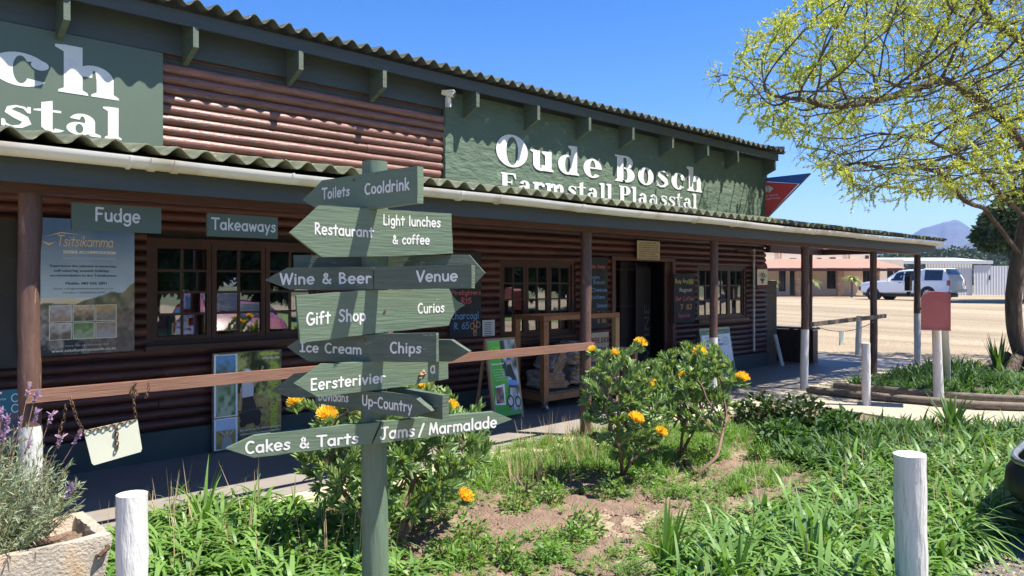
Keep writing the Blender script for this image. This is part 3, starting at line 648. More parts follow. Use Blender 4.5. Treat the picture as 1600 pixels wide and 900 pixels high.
# dark boarded opening at the far left
mb = MB(); mb.bx(.86, 1.40, YW - .05, YW + .05, .97, 2.22); B.part('shutter', mb, M('charcoal_board', (.045, .045, .048), rough=.6, var=.3, scale=3, bump=.2))
# entrance
fr = MB(); fr.bx(9.33, 9.41, YW - .07, YW + .12, 0, 2.10); fr.bx(10.98, 11.06, YW - .07, YW + .12, 0, 2.10); fr.bx(9.41, 10.98, YW - .07, YW + .12, 2.04, 2.10)
D = B.part('doorway', fr, m_brown)
mb = MB(); mb.bx(10.2, 10.97, YW + .45, YW + .49, .01, 2.03); B.part('door_leaf', mb, m_gdark, parent=D)
mb = MB()
for x in (9.75, 10.02, 10.3): mb.tube([(x, YW + .2, .0), (x, YW + .2, 2.03)], .007, 6)
for z in (.5, 1.3, 1.9): mb.tube([(9.42, YW + .2, z), (10.3, YW + .2, z)], .007, 6)
B.part('security_grille', mb, m_wframe, parent=D)
bn = Thing('hanging_banner', 'black hanging banner with big sideways white letters just inside the doorway', 'banner', (10.6, YW + .3, 1))
mb = MB(); mb.bx(10.42, 10.82, YW + .28, YW + .29, .05, 1.95); bn.part('cloth', mb, m_gdark)
mb = MB(); sans(mb, lambda x, y, o: (10.78 - y, YW + .279 - o, .35 + x), 'WINE', 0, 0, .95, .15, .001, bold=.008); bn.part('lettering', mb, m_metal)
mb = MB(); mb.bx(10.80, 10.978, YW - .03, YW + .0, 0, 2.03); B.part('door_jamb', mb, m_wframe, parent=D)

# roofs ---------------------------------------------------------
PIT = .1855
def sheets(x0, x1, ye, ze, yb, zb, amp, th, mat, name='roof_sheet', ncr=6, parentT=B, sag=.0):
    """corrugated sheets side by side, one lap per sheet; ye/ze the eave, yb/zb the back"""
    x = x0; k = 0; sl = (zb - ze) / (yb - ye)
    while x < x1 - .01:
        xe = min(x + ncr * PIT, x1); n = max(2, int(round((xe - x + .03) / PIT * 10))); lift = .006 * (k % 2) + U(0, .004); dy = U(-.018, .018)
        V = []; Fq = []
        ys = [ye + dy, ye + dy + .3, yb]
        for i in range(n + 1):
            xx = x + (xe + .03 - x) * i / n; wv = amp * math.cos(2 * math.pi * (xx - x0) / PIT)
            for yy in ys:
                z = ze + sl * (yy - ye) + wv + lift + (U(-.002, .002) if yy == ys[0] else 0); V.append((xx, yy, z)); V.append((xx, yy, z - th))
        m = 6
        for i in range(n):
            a = i * m; b = a + m
            for j in (0, 2): Fq += [(a + j, b + j, b + j + 2, a + j + 2), (a + j + 1, a + j + 3, b + j + 3, b + j + 1)]
            Fq += [(a, a + 1, b + 1, b), (a + 4, b + 4, b + 5, a + 5)]
        Fq += [(0, 2, 3, 1), (2, 4, 5, 3), (n * m, n * m + 1, n * m + 3, n * m + 2), (n * m + 2, n * m + 3, n * m + 5, n * m + 4)]
        mb = MB(); mb.add(V, Fq); parentT.part(name, mb, mat, smooth=45); x = xe; k += 1
sheets(X0, X1 + .05, 7.165, 4.305, 12.0, 5.0, .036, .008, m_roofu)
sheets(X0, 17.05, 5.06, 2.545, 7.57, 2.90, .030, .008, m_roof, ncr=6)
# the veranda roof carries on past the corner of the building as a carport
mb = MB(); mb.bx(X0, X1 + .0, 7.275, 7.305, 4.115, 4.245)
B.part('fascia_board', mb, m_fascia)
xr = [2.83 + 1.0337 * k for k in range(-5, 11)]
BR = [XY(p, 7.28) for p in (103, 304, 468, 598.6)] ; BR = [BR[0] - 2 * (BR[1] - BR[0]) , BR[0] - (BR[1] - BR[0])] + BR + [XY(p, 7.28) for p in (744, 839, 919, 987, 1049, 1104, 1151)] + [14.12]
for x in BR:
    mb = MB(); w = .026
    pr = [(7.245, 4.112), (7.245, 3.92), (7.52, 3.80), (7.52, 4.24), (7.308, 4.24), (7.308, 4.112)]
    mb.prism([(x - w, y, z) for y, z in pr], [(x + w, y, z) for y, z in pr]); B.part('rafter_end', mb, m_greenold)
mb = MB(); mb.bx(X0, X1, 7.31, 7.51, 4.25, 4.258); B.part('soffit', mb, m_fascia)
mb = MB(); mb.tube([(X1 + .03, 7.18, 4.35), (X1 + .05, 9.5, 4.70)], .05, 8); mb.tube([(X1 + .09, 7.20, 4.28), (X1 + .09, 9.5, 4.62)], .035, 6); B.part('ridge_cap', mb, m_roofu, smooth=True)
# veranda trim
mb = MB(); mb.bx(X0, 16.9, 5.20, 5.235, 2.285, 2.44); B.part('veranda_fascia', mb, m_fascia)
mb = MB(); mb.bx(X0, 16.75, 5.42, 5.50, 2.245, 2.375); B.part('veranda_beam', mb, m_brown)
mb = MB(); mb.bx(14.3, 16.75, 7.45, 7.55, 2.29, 2.44); mb.bx(16.66, 16.74, 5.5, 7.45, 2.29, 2.42); B.part('veranda_beam', mb, m_brown)
for x in [xx for xx in np.arange(-2.2, 16.7, .9)]:
    z0 = 2.40; mb = MB(); mb.beam((x, 5.24, 2.42), (x, 7.5, 2.74), .05, .11); B.part('rafter', mb, m_brown)
mb = MB(); mb.add([(X0, 5.24, 2.465), (16.9, 5.24, 2.465), (16.9, 7.5, 2.80), (X0, 7.5, 2.80), (X0, 5.24, 2.475), (16.9, 5.24, 2.475), (16.9, 7.5, 2.81), (X0, 7.5, 2.81)], [(0, 1, 2, 3), (7, 6, 5, 4), (0, 4, 5, 1), (1, 5, 6, 2), (2, 6, 7, 3), (3, 7, 4, 0)]); B.part('ceiling_board', mb, m_brown)
# gutter: open half-round trough
GX0, GX1 = X0, 16.98
def gut_prof(r, n=9): return [(-r * math.cos(math.pi * i / n), -r * 1.05 * math.sin(math.pi * i / n)) for i in range(n + 1)]
mb = MB(); P = gut_prof(.068); Pi = gut_prof(.062); nseg = 40; V = []; Fq = []
yg, zg = 5.115, 2.485
prof = [(a, b) for a, b in P] + [(a, b) for a, b in Pi[::-1]]
m = len(prof)
for i in range(nseg + 1):
    x = GX0 + (GX1 - GX0) * i / nseg; sg = .006 * math.sin(x * 1.7)
    for a, b in prof: V.append((x, yg + a, zg + b + sg))
for i in range(nseg):
    for j in range(m): Fq.append((i * m + j, i * m + (j + 1) % m, (i + 1) * m + (j + 1) % m, (i + 1) * m + j))
mb.add(V, Fq); gut = B.part('gutter', mb, m_gutter, smooth=40)
mb = MB(); V = [(GX1 - .002, yg + a, zg + b) for a, b in P]; V2 = [(GX1 + .008, yg + a, zg + b) for a, b in P]; mb.prism(V, V2); B.part('gutter_end_cap', mb, m_gutter, parent=gut)
for px in (200, 236, 272, 452, 716, 776, 905, 1085, 1145, 1270, 1340, 1395):
    x = XY(px, yg); mb = MB(); wd = .008 if px in (200, 452, 776, 1085, 1270) else .02
    Pa = gut_prof(.0745); mb.prism([(x - wd, yg + a, zg + b) for a, b in Pa + [(.069, 0)] ], [(x + wd, yg + a, zg + b) for a, b in Pa + [(.069, 0)]]); B.part('gutter_bracket', mb, m_gutter, smooth=30, parent=gut)
# veranda posts (rough poles, white-painted feet)
PX = [1.07, 3.70, 6.33, 8.96, 11.63, 14.4, 16.7]
for i, x in enumerate(PX):
    zt = .62 if i < 6 else 1.12; has = i in (0, 1, 3, 4, 6); r = .062 if i != 3 else .055
    z0 = -.05; pts = []; rad = []; lean = U(-.012, .012); n = 12
    zb = z0 if not has else (.80 if i == 0 else .63 if i == 1 else .95 if i == 3 else .94 if i == 4 else 1.05)
    def pp(z): return (x + lean * z + .006 * math.sin(z * 3 + i), 5.48 + .005 * math.sin(z * 2 + 2 * i), z)
    zs = [zb + (2.25 - zb) * k / n for k in range(n + 1)]
    mb = MB(); mb.tube([pp(z) for z in zs], [r * U(.95, 1.06) for z in zs], 12, jit=.035); p = B.part('veranda_post', mb, m_bpost, smooth=60)
    if has:
        zs = [z0 + (zb - z0) * k / 6 for k in range(7)]; mb = MB(); mb.tube([pp(z) for z in zs], [r * U(1.0, 1.06) for z in zs], 12, jit=.02); B.part('white_foot', mb, m_white, smooth=60, parent=p)
mb = MB(); mb.tube([(16.15, 7.5, -.01), (16.18, 7.5, 2.3)], [.06, .055], 10, jit=.04); B.part('back_post', mb, m_bpost, smooth=60)
# hand rails
mb = MB(); mb.box((3.70, 5.395, .995), (5.34, .045, .078)); B.part('rail', mb, m_rail)
mb = MB(); mb.beam((11.72, 5.40, 1.02), (14.75, 5.40, 1.06), .05, .07); B.part('rail', mb, m_oldwood, label='grey weathered striped rail at the carport end')
# downpipe and little things on the wall
mb = MB(); mb.tube([(13.72, YW - .09, .33), (13.72, YW - .09, 2.34)], .022, 8); B.part('downpipe', mb, m_gutter, smooth=True)
mb = MB(); mb.tube([(13.1, YW - .075, 2.30), (13.55, YW - .075, 2.30), (13.72, YW - .085, 2.24)], .018, 8); B.part('downpipe', mb, m_bpost, smooth=True)

# Oude Bosch lettering on the plaster
mb = MB(); fn = lambda x, z, o: (x, YW - .0795 - o, z + (x - 6.9) * (.016 if z < 3.24 else .006))
fat_text(mb, fn, 'Oude Bosch', 6.84, 11.93, 3.275, .43, .05)
fat_text(mb, fn, 'Farmstall Plaasstal', 6.93, 11.72, 2.925, .265, .02)
B.part('wall_lettering', mb, m_wletter, label='white serif words Oude Bosch Farmstall Plaasstal painted on green plaster')
# left sign board
S = Thing('shop_sign_board', 'large flat green sign board with white serif letters at upper left', 'sign', (1, YW - .05, 3.3))
mb = MB(); mb.bx(X0, 2.555, YW - .075, YW - .03, 2.90, 3.878); S.part('board', mb, m_panel)
mb = MB(); fn2 = lambda x, z, o: (x, YW - .0765 - o, z)
fat_text(mb, fn2, 'Oude Bosch', -3.0, 2.215, 3.36, .42, .05)
fat_text(mb, fn2, 'Farmstall Plaasstal', -2.85, 2.20, 3.0, .29, .02)
S.part('lettering', mb, m_wletter)
# ------------------------------------------------------------------ finger post
PZ = 3.40
pc = atZ(585, 440, PZ); PXW, PYW = pc.x, pc.y
FP = Thing('finger_post', 'tall green wooden signpost stacked with arrow boards, lettered in white, in the garden bed', 'signpost', (PXW, PYW, -.05))
mb = MB(); zs = np.linspace(-.1, 2.238, 26)
mb.tube([(PXW + .004 * math.sin(z * 4), PYW, z) for z in zs], [.0585 + .0015 * math.sin(z * 5) for z in zs], 22, jit=.02); FP.part('post', mb, m_gpost, smooth=60)
def q5(*p): return [(340 + x / 3.3333, 230 + y / 3.3333) for x, y in p]
def q6(*p): return [(340 + x / 3.3333, 480 + y / 3.3333) for x, y in p]
def plane_at(yaw, dz, px=585):
    """vertical plane through the post; yaw>0 turns its right end away from the camera; dz metres in front of the post axis"""
    a = R(yaw); d = RT * math.cos(a) + FW * math.sin(a); n = (RT * math.sin(a) - FW * math.cos(a)); return Plane(Vector((PXW, PYW, 0)) + n * dz, n)
def rough_outline(pts, amp=.5, step=16):
    out = []
    for i in range(len(pts)):
        a, b = pts[i], pts[(i + 1) % len(pts)]; L_ = math.hypot(b[0] - a[0], b[1] - a[1]); k = max(1, int(L_ / step))
        for j in range(k):
            t = j / k; out.append((a[0] + (b[0] - a[0]) * t + (U(-amp, amp) if j else 0), a[1] + (b[1] - a[1]) * t + (U(-amp, amp) if j else 0)))
    return out
def arrow(pts, plane, mat, th=.036, label=None):
    o = rough_outline(pts); f = [plane.hit(x, y) for x, y in o]; bk = [p - plane.n * th for p in f]
    mb = MB(); mb.prism(f, bk); return FP.part('arrow_board', mb, mat, label=label)
def words(board, plane, items, mat=None):
    for s, p0, p1, h0, h1 in items:
        W_ = hand_width(s); x = 0; lp = lambda a, b, t: a + (b - a) * t
        for wd in s.split(' '):
            t0, t1 = x / W_, (x + hand_width(wd)) / W_; x += hand_width(wd + ' ') + .06; mb = MB()
            hand_on_px(mb, plane, wd, (lp(p0[0], p1[0], t0), lp(p0[1], p1[1], t0)), (lp(p0[0], p1[0], t1), lp(p0[1], p1[1], t1)), lp(h0, h1, t0), lp(h0, h1, t1), sw=.070); FP.part('lettering', mb, mat or m_wletter, parent=board)
FR = .068
p1 = plane_at(-36, FR + .036)
b = arrow(q5((440, 275), (545, 172), (745, 140), (1040, 98), (1040, 290), (850, 314), (560, 346)), p1, m_green, label='board reading Toilets and Cooldrink, in shade, pointing left')
words(b, p1, [('Toilets', q5((543, 270))[0], q5((688, 250))[0], 16, 14.5), ('Cooldrink', q5((765, 245))[0], q5((998, 220))[0], 15.5, 18)])
p2 = plane_at(24, FR + .044)
b = arrow(q5((375, 443), (528, 302), (740, 315), (1218, 345), (1226, 553), (850, 568), (545, 572)), p2, m_green, label='sunlit board reading Restaurant, Light lunches & coffee')
words(b, p2, [('Restaurant', q5((505, 450))[0], q5((812, 468))[0], 17, 15), ('Light lunches', q5((862, 402))[0], q5((1162, 415))[0], 15, 14), ('& coffee', q5((910, 502))[0], q5((1105, 504))[0], 13.5, 13.5)])
p3b = plane_at(-4, -(FR - .0))
b = arrow(q5((395, 562), (850, 565), (1310, 560), (1392, 655), (1322, 730), (395, 735)), p3b, m_greenold, label='dark chipped board behind, pointing right')
p3 = plane_at(-17, FR + .05)
b = arrow(q5((245, 692), (362, 628), (812, 622), (812, 741), (600, 743), (375, 741)), p3, m_greenold, label='board reading Wine & Beer, pointing left')
words(b, p3, [('Wine & Beer', q5((325, 714))[0], q5((802, 706))[0], 16.5, 16)])
p3c = plane_at(-20, FR + .052)
b = arrow(q5((815, 622), (1322, 611), (1322, 735), (815, 741)), p3c, m_greenold, label='chipped board reading Venue')
words(b, p3c, [('Venue', q5((1035, 700))[0], q5((1250, 694))[0], 16.5, 16.5)])
p4 = plane_at(26, FR + .04)
tipc = [(1205, 742 + 0), (1225, 775), (1250, 802), (1290, 822), (1262, 838), (1235, 862), (1215, 895)]
b = arrow(q5((410, 772), (740, 748), (1205, 735)) + q5(*tipc[1:]) + q6((1205, 95), (850, 133), (430, 186)), p4, m_green, label='large sunlit board reading Gift Shop and Curios')
words(b, p4, [('Gift', q6((462, 92))[0], q6((588, 80))[0], 18, 18), ('Shop', q6((630, 74))[0], q6((772, 68))[0], 18, 16), ('Curios', q5((1042, 864))[0], q5((1182, 856))[0], 14.5, 14)])
p5b = plane_at(-16, -(FR))
b = arrow(q6((700, 165), (1215, 170), (1310, 232), (1215, 284), (700, 284)), p5b, m_greenold, label='dark board behind Chips, pointing right')
p5 = plane_at(-20, FR + .04)
b = arrow(q6((360, 207), (412, 172), (850, 140), (1132, 135), (1134, 286), (850, 284), (470, 282)), p5, m_greenold, label='shaded board reading Ice Cream and Chips')
words(b, p5, [('Ice Cream', q6((428, 230))[0], q6((750, 243))[0], 14, 14.5), ('Chips', q6((897, 236))[0], q6((1062, 237))[0], 16, 15)])
p6b = plane_at(-34, FR + .0)
b = arrow(q6((275, 436), (398, 346), (520, 330), (770, 335), (770, 455), (520, 468), (380, 472)), p6b, m_greenold, th=.03, label='dark board behind Eersterivier, pointing left')
p6 = plane_at(28, FR + .045)
b = arrow(q6((405, 401), (545, 297), (785, 284), (1200, 281), (1202, 373), (850, 428), (520, 467)), p6, m_green, label='peeling sunlit board reading Eersterivier')
words(b, p6, [('Eersterivier', q6((483, 432))[0], q6((875, 388))[0], 17, 15), ('a', q6((1108, 343))[0], q6((1134, 341))[0], 17, 17)])
mb = MB()
for x, y, r in ((1062, 350, .012), (1072, 335, .010), (1056, 368, .009), (1080, 345, .007)):
    c = p6.hit(*q6((x, y))[0], .004); mb.lathe(c - Vector((0, 0, r)), [(.002, 0), (r, r), (.002, 2 * r)], 7)
FP.part('lichen_patch', mb, m_logcut, parent=b)
p7b = plane_at(-44, -(FR))
b = arrow(q6((850, 415), (950, 420), (1172, 460), (1172, 586), (1115, 577), (850, 540)), p7b, m_greenold, label='dark board end behind Up-Country')
p7 = plane_at(-24, FR + .03)
b = arrow(q6((508, 462), (760, 436), (1020, 465), (1115, 542), (1000, 577), (760, 545), (508, 497)), p7, m_greenold, label='shaded board reading Davidans and Up-Country')
words(b, p7, [('Davidans', q6((524, 484))[0], q6((682, 492))[0], 14, 13), ('Up-Country', q6((752, 508))[0], q6((1012, 546))[0], 15, 16)])
p8 = plane_at(20, FR + .05)
b = arrow(q6((45, 738), (190, 671), (500, 634), (845, 598), (800, 712), (560, 737), (188, 784)), p8, m_green, label='long board reading Cakes & Tarts, pointing left')
words(b, p8, [('Cakes', q6((143, 762))[0], q6((380, 738))[0], 17.5, 17), ('& Tarts', q6((425, 735))[0], q6((735, 706))[0], 17, 16)])
p8b = plane_at(22, FR + .045)
b = arrow(q6((858, 597), (1440, 546), (1535, 584), (1378, 641), (806, 712)), p8b, m_green, label='long board reading Jams / Marmalade, pointing right')
words(b, p8b, [('Jams', q6((848, 690))[0], q6((1028, 668))[0], 18, 17), ('/', q6((1044, 670))[0], q6((1078, 665))[0], 17, 17), ('Marmalade', q6((1100, 663))[0], q6((1455, 622))[0], 17, 16)])
mb = MB()
for q, pl in ((q5((710, 170))[0], p1), (q5((825, 712))[0], p3), (q5((800, 635))[0], p3), (q5((520, 580))[0], p3b), (q6((765, 175))[0], p5), (q6((872, 20))[0], p4)):
    c = pl.hit(*q, .0); mb.tube([c, c + pl.n * .004], .006, 8)
FP.part('screw_head', mb, m_rust)

# ------------------------------------------------------------------ hanging shop boards
def flatboard(name, label, cat, x0, x1, z0, z1, y, mat, th=.03, parts=None, group=None, lean=0, zb=None):
    T = Thing(name, label, cat, ((x0 + x1) / 2, y, z0), group)
    fn = lambda x, z, o=0: (x, y - o + lean * (z - z0), z)
    mb = MB(); mb.prism([fn(x0, z0), fn(x1, z0), fn(x1, z1), fn(x0, z1)], [(p[0], p[1] + th, p[2]) for p in (fn(x0, z0), fn(x1, z0), fn(x1, z1), fn(x0, z1))])
    T.part('board', mb, mat); T.fn = fn; return T
def px_box(x0p, x1p, yt, yb, Y):
    a = onY(x0p, (yt + yb) / 2, Y); b = onY(x1p, (yt + yb) / 2, Y); xm = (x0p + x1p) / 2; return a.x, b.x, onY(xm, yb, Y).z, onY(xm, yt, Y).z
def sign_words(T, s, x0, x1, zb, h, mat=m_wletter, sw=.064):
    mb = MB(); W_ = hand_width(s); k = (x1 - x0) / W_; hand(mb, lambda x, y, o: T.fn(x0 + x * k, zb + y / .75 * h, .0015 + o), s, sw, wob=.006); T.part('lettering', mb, mat)
x0, x1, z0, z1 = px_box(112, 252, 320.5, 362, 5.39)
T = flatboard('hanging_sign', 'grey-green hanging board reading Fudge under the veranda beam', 'sign', x0, x1, z0, z1, 5.39, m_panel, .025, group='hanging menu boards under the veranda')
sign_words(T, 'Fudge', XY(148, 5.39), XY(219, 5.39), z0 + .068, .082)
x0, x1, z0, z1 = px_box(324, 434, 336, 371, 5.39)
T = flatboard('hanging_sign', 'smaller grey-green hanging board reading Takeaways above the left window', 'sign', x0, x1, z0, z1, 5.39, m_panel, .025, group='hanging menu boards under the veranda')
sign_words(T, 'Takeaways', XY(330, 5.39), XY(431, 5.39), z0 + .052, .078)

# ------------------------------------------------------------------ printed posters
class Print:
    """flat printed artwork in unit coordinates (0..1, 0..1)"""
    def __init__(s, fn): s.fn = fn; s.v = []; s.f = []; s.c = []; s.k = 0
    def _add(s, vs, fs, cols):
        o = len(s.v); s.v += vs; s.f += [tuple(i + o for i in f) for f in fs]; s.c += cols
    def lay(s): s.k += 1; return .0010 + .00035 * s.k
    def rect(s, x0, y0, x1, y1, c): o = s.lay(); s._add([s.fn(x, y, o) for x, y in ((x0, y0), (x1, y0), (x1, y1), (x0, y1))], [(0, 1, 2, 3)], [c] * 4)
    def poly(s, pts, c): o = s.lay(); s._add([s.fn(x, y, o) for x, y in pts], [tuple(range(len(pts)))], [c] * len(pts))
    def disc(s, cx, cy, rx, ry, c, n=16): s.poly([(cx + rx * math.cos(2 * math.pi * i / n), cy + ry * math.sin(2 * math.pi * i / n)) for i in range(n)], c)
    def pic(s, x0, y0, x1, y1, f, nx=24, ny=24):
        o = s.lay(); vs = []; cs = []
        for j in range(ny + 1):
            for i in range(nx + 1): u, v = i / nx, j / ny; vs.append(s.fn(x0 + (x1 - x0) * u, y0 + (y1 - y0) * v, o)); cs.append(f(u, v))
        s._add(vs, [(j * (nx + 1) + i, j * (nx + 1) + i + 1, (j + 1) * (nx + 1) + i + 1, (j + 1) * (nx + 1) + i) for j in range(ny) for i in range(nx)], cs)
    def text(s, t, x0, y0, w, h, c, bold=0):
        o = s.lay(); mb = MB(); sans(mb, lambda x, y, q: s.fn(x, y, o + q), t, x0, y0, w, h, 0, bold); s._add(mb.v, mb.f, [c] * len(mb.v))
    def script(s, t, x0, y0, w, h, c, sw=.03, slant=.25):
        o = s.lay(); mb = MB(); W_ = hand_width(t, 0); k = w / W_; hand(mb, lambda x, y, q: s.fn(x0 + x * k + slant * y * h, y0 + y / .75 * h, o + q), t, sw, 0, .01); s._add(mb.v, mb.f, [c] * len(mb.v))
    def build(s, T, name='print'):
        me = bpy.data.meshes.new(name); l = T.loc; me.from_pydata([(a[0] - l.x, a[1] - l.y, a[2] - l.z) for a in s.v], [], s.f)
        ca = me.color_attributes.new('Col', 'FLOAT_COLOR', 'POINT'); ca.data.foreach_set('color', np.array([list(c) + [1] for c in s.c], np.float32).ravel()); me.materials.append(m_print); T.part(name, me, None)
def mixc(a, b, t): t = max(0, min(1, t)); return tuple(a[i] + (b[i] - a[i]) * t for i in range(3))
def nz(u, v, s, o=0): return float(vnoise(u + o, v + o * 1.7, s))
def grid_fn(T, x0, x1, z0, z1): return lambda u, v, o: T.fn(x0 + (x1 - x0) * u, z0 + (z1 - z0) * v, o)

# seaside accommodation poster
a0, a1, c0, c1 = XY(30, 7.46), XY(210, 7.46), 1.06, 2.25
T = flatboard('seaside_poster', 'tall seaside accommodation poster with blue sky, beach and six small photos beside the left window', 'poster', a0, a1, c0, c1, 7.46, m_paper, .02)
P = Print(grid_fn(T, a0, a1, c0, c1))
def beach(u, v):
    n = nz(u, v, 9) - .5; k = nz(u, v, 26, 3)
    if v > .42: c = mixc((.40, .52, .66), (.07, .15, .36), (v - .42) / .5 + n * .15)
    elif v > .33: c = mixc((.55, .44, .26), (.62, .60, .56), (v - .33) / .09 + n)
    else: c = mixc((.03, .035, .045), (.42, .38, .33), 1.3 * (nz(u, v, 12) * .5 + nz(u, v, 40, 1) * .5 + k * .6 - .65) + (v - .1) * .9)
    hill = .38 + .13 * max(0, (u - .55) / .45) ** 1.1 + n * .05
    if .33 < v < hill: c = mixc((.06, .09, .05), (.24, .22, .17), k)
    if u > .55 and v < .33: c = mixc(c, (.13, .10, .08), .7)
    return c
P.pic(0, 0, 1, 1, beach, 90, 140)
wh = (.72, .72, .68); gold = (.62, .50, .27)
P.script('Tsitsikamma', .30, .80, .50, .075, gold, .035)
P.poly([(.20, .86), (.34, .90), (.50, .885), (.34, .892)], gold); P.poly([(.18, .83), (.24, .80), (.30, .83), (.24, .815)], gold)
P.text('SEASIDE ACCOMMODATION', .36, .745, .46, .022, wh, .0012); P.text('where tide and mountain meet', .36, .705, .46, .013, (.5, .55, .62))
ink = (.05, .07, .10)
for i, t in enumerate(('Experience the ultimate in luxurious,', 'self-catering seaside holiday', 'accommodation in the Tsitsikamma')): P.text(t, .25 + .03 * (i == 1), .645 - .035 * i, [.58, .48, .58][i], .017, ink, .0012)
P.text('Mobile: 083 656 2891', .38, .515, .36, .019, ink, .001); P.text('Email: info@tsitsikammaseaside.co.za', .28, .480, .52, .012, ink); P.text('PO Box 1 Oudebosch 6303', .36, .450, .36, .012, ink)
cols = [((.40, .42, .50), (.32, .24, .18)), ((.50, .40, .28), (.12, .10, .08)), ((.42, .30, .16), (.2, .2, .2)), ((.45, .43, .42), (.16, .12, .10)), ((.10, .20, .06), (.30, .34, .24)), ((.28, .20, .14), (.33, .33, .34))]
for i in range(6):
    cx = .245 + .20 * (i % 3); cy = (.245 if i < 3 else .115); P.rect(cx - .006, cy - .004, cx + .186, cy + .119, (.62, .64, .56))
    ca, cb = cols[i]; P.pic(cx, cy, cx + .18, cy + .115, lambda u, v, ca=ca, cb=cb, i=i: mixc(cb, ca, v * 1.2 - .2 + (nz(u, v, 6, i) - .5) * 1.1), 16, 12)
P.text('For more info and bookings visit', .32, .060, .44, .014, (.45, .45, .42)); P.text('www.tsitsikammaseaside.co.za', .26, .022, .56, .022, (.6, .58, .5), .001)
P.build(T)
# adventure poster
a0, a1, c0, c1 = XY(332, 7.44), XY(440, 7.44), .01, .99
T = flatboard('adventure_poster', 'upright adventure poster with quad bike rider and three framed photos, standing under the left window', 'poster', a0, a1, c0, c1, 7.44, m_oldwood, .02)
P = Print(grid_fn(T, a0, a1, c0, c1))
def forest(u, v):
    n = nz(u, v, 7); k = .5 * nz(u, v, 22, 2) + .5 * nz(u, v, 45, 6); c = mixc((.015, .03, .008), (.38, .40, .12), (n * k * 2 - .2) * 1.3)
    if v < .60 - .3 * abs(u - .45): c = mixc(c, (.34, .20, .08), .75 * k + .2)
    if v < .2: c = mixc(c, (.015, .015, .015), (.2 - v) * 6)
    return c
P.pic(0.02, .01, .99, .99, forest, 70, 110)
for (ya, yb, f) in ((.70, .98, lambda u, v: mixc((.09, .12, .06), (.12, .28, .50), v * 1.5 - .3 + (nz(u, v, 8) - .5) * .8)), (.345, .69, lambda u, v: mixc((.04, .12, .03), (.30, .36, .26), nz(u, v, 6, 4) * 1.5 - .3 + (.4 if abs(u - .45) < .4 * (1 - v) and v < .5 else 0))), (.015, .33, lambda u, v: (.36, .46, .58) if v > .62 else mixc((.20, .15, .05), (.38, .29, .10), nz(u, v, 8, 5)))):
    P.rect(.02, ya, .345, yb, (.70, .71, .72)); P.pic(.045, ya + .008, .32, yb - .008, f, 18, 20)
P.poly([(.12, .02), (.14, .12), (.20, .16), (.26, .12), (.28, .02)], (.34, .30, .26)); P.disc(.2, .18, .02, .018, (.5, .36, .26)); P.poly([(.1, .2), (.17, .15), (.175, .16), (.11, .21)], (.45, .42, .38)); P.poly([(.3, .2), (.23, .15), (.225, .16), (.29, .21)], (.45, .42, .38))
P.poly([(.38, .30), (.36, .36), (.50, .39), (.66, .38), (.70, .33), (.66, .25), (.44, .24)], (.02, .02, .025)); P.disc(.42, .25, .05, .04, (.02, .02, .02)); P.disc(.63, .25, .05, .04, (.02, .02, .02)); P.poly([(.36, .37), (.34, .385), (.7, .41), (.72, .39)], (.05, .05, .05))
P.poly([(.40, .38), (.42, .52), (.56, .54), (.62, .40)], (.02, .02, .025)); P.poly([(.42, .52), (.38, .60), (.42, .70), (.52, .71), (.58, .66), (.57, .53)], (.44, .44, .48)); P.poly([(.41, .70), (.38, .56), (.36, .44), (.38, .44), (.41, .56)], (.40, .23, .15))
P.poly([(.56, .66), (.66, .76), (.70, .84), (.73, .83), (.69, .73), (.58, .62)], (.40, .23, .15)); P.disc(.48, .77, .065, .05, (.62, .62, .64), 14)
P.text('TSITSIKAMMA', .66, .945, .30, .03, (.55, .58, .10), .002); P.text('ADVENTURE LAND', .70, .905, .26, .02, (.60, .60, .50), .002)
for i, (s, x0_, y0_, ln) in enumerate((('ADVENTURE', .93, .50, .36), ('UNTAMED', .93, .14, .30))):
    mb = MB(); sans(mb, lambda x, y, q: P.fn(x0_ - y * 1.0, y0_ + x, .009 + q), s, 0, 0, ln, .11, 0, .004); P._add(mb.v, mb.f, [(.38, .46, .05)] * len(mb.v))
P.text('Rev up for the ULTIMATE quad bike', .38, .175, .60, .018, (.62, .62, .6), .001); P.text('adventure at Misty Mountain Reserve', .38, .135, .58, .018, (.62, .62, .6), .001)
P.build(T)
# blue info board at the far left
a0, a1, c0, c1 = .86, XY(35, 7.2), .33, .83
T = flatboard('info_board', 'dark blue leaflet board with white outlined buttons, cut by the left edge', 'sign', a0, a1, c0, c1, 7.2, m_gdark, .02)
P = Print(grid_fn(T, a0, a1, c0, c1)); P.pic(0, 0, 1, 1, lambda u, v: mixc((.04, .10, .13), (.02, .12, .17), v) if v > .62 else mixc((.03, .05, .09), (.16, .10, .10), nz(u, v, 9) * 1.2 - .2), 20, 24)
for i, t in enumerate(('restaurants', 'coffee shops')): P.text(t, .35, .84 - .17 * i, .42, .04, (.5, .58, .6)); P.disc(.9, .86 - .17 * i, .06, .07, (.5, .58, .6)); P.disc(.9, .86 - .17 * i, .045, .055, (.03, .11, .15))
P.build(T)

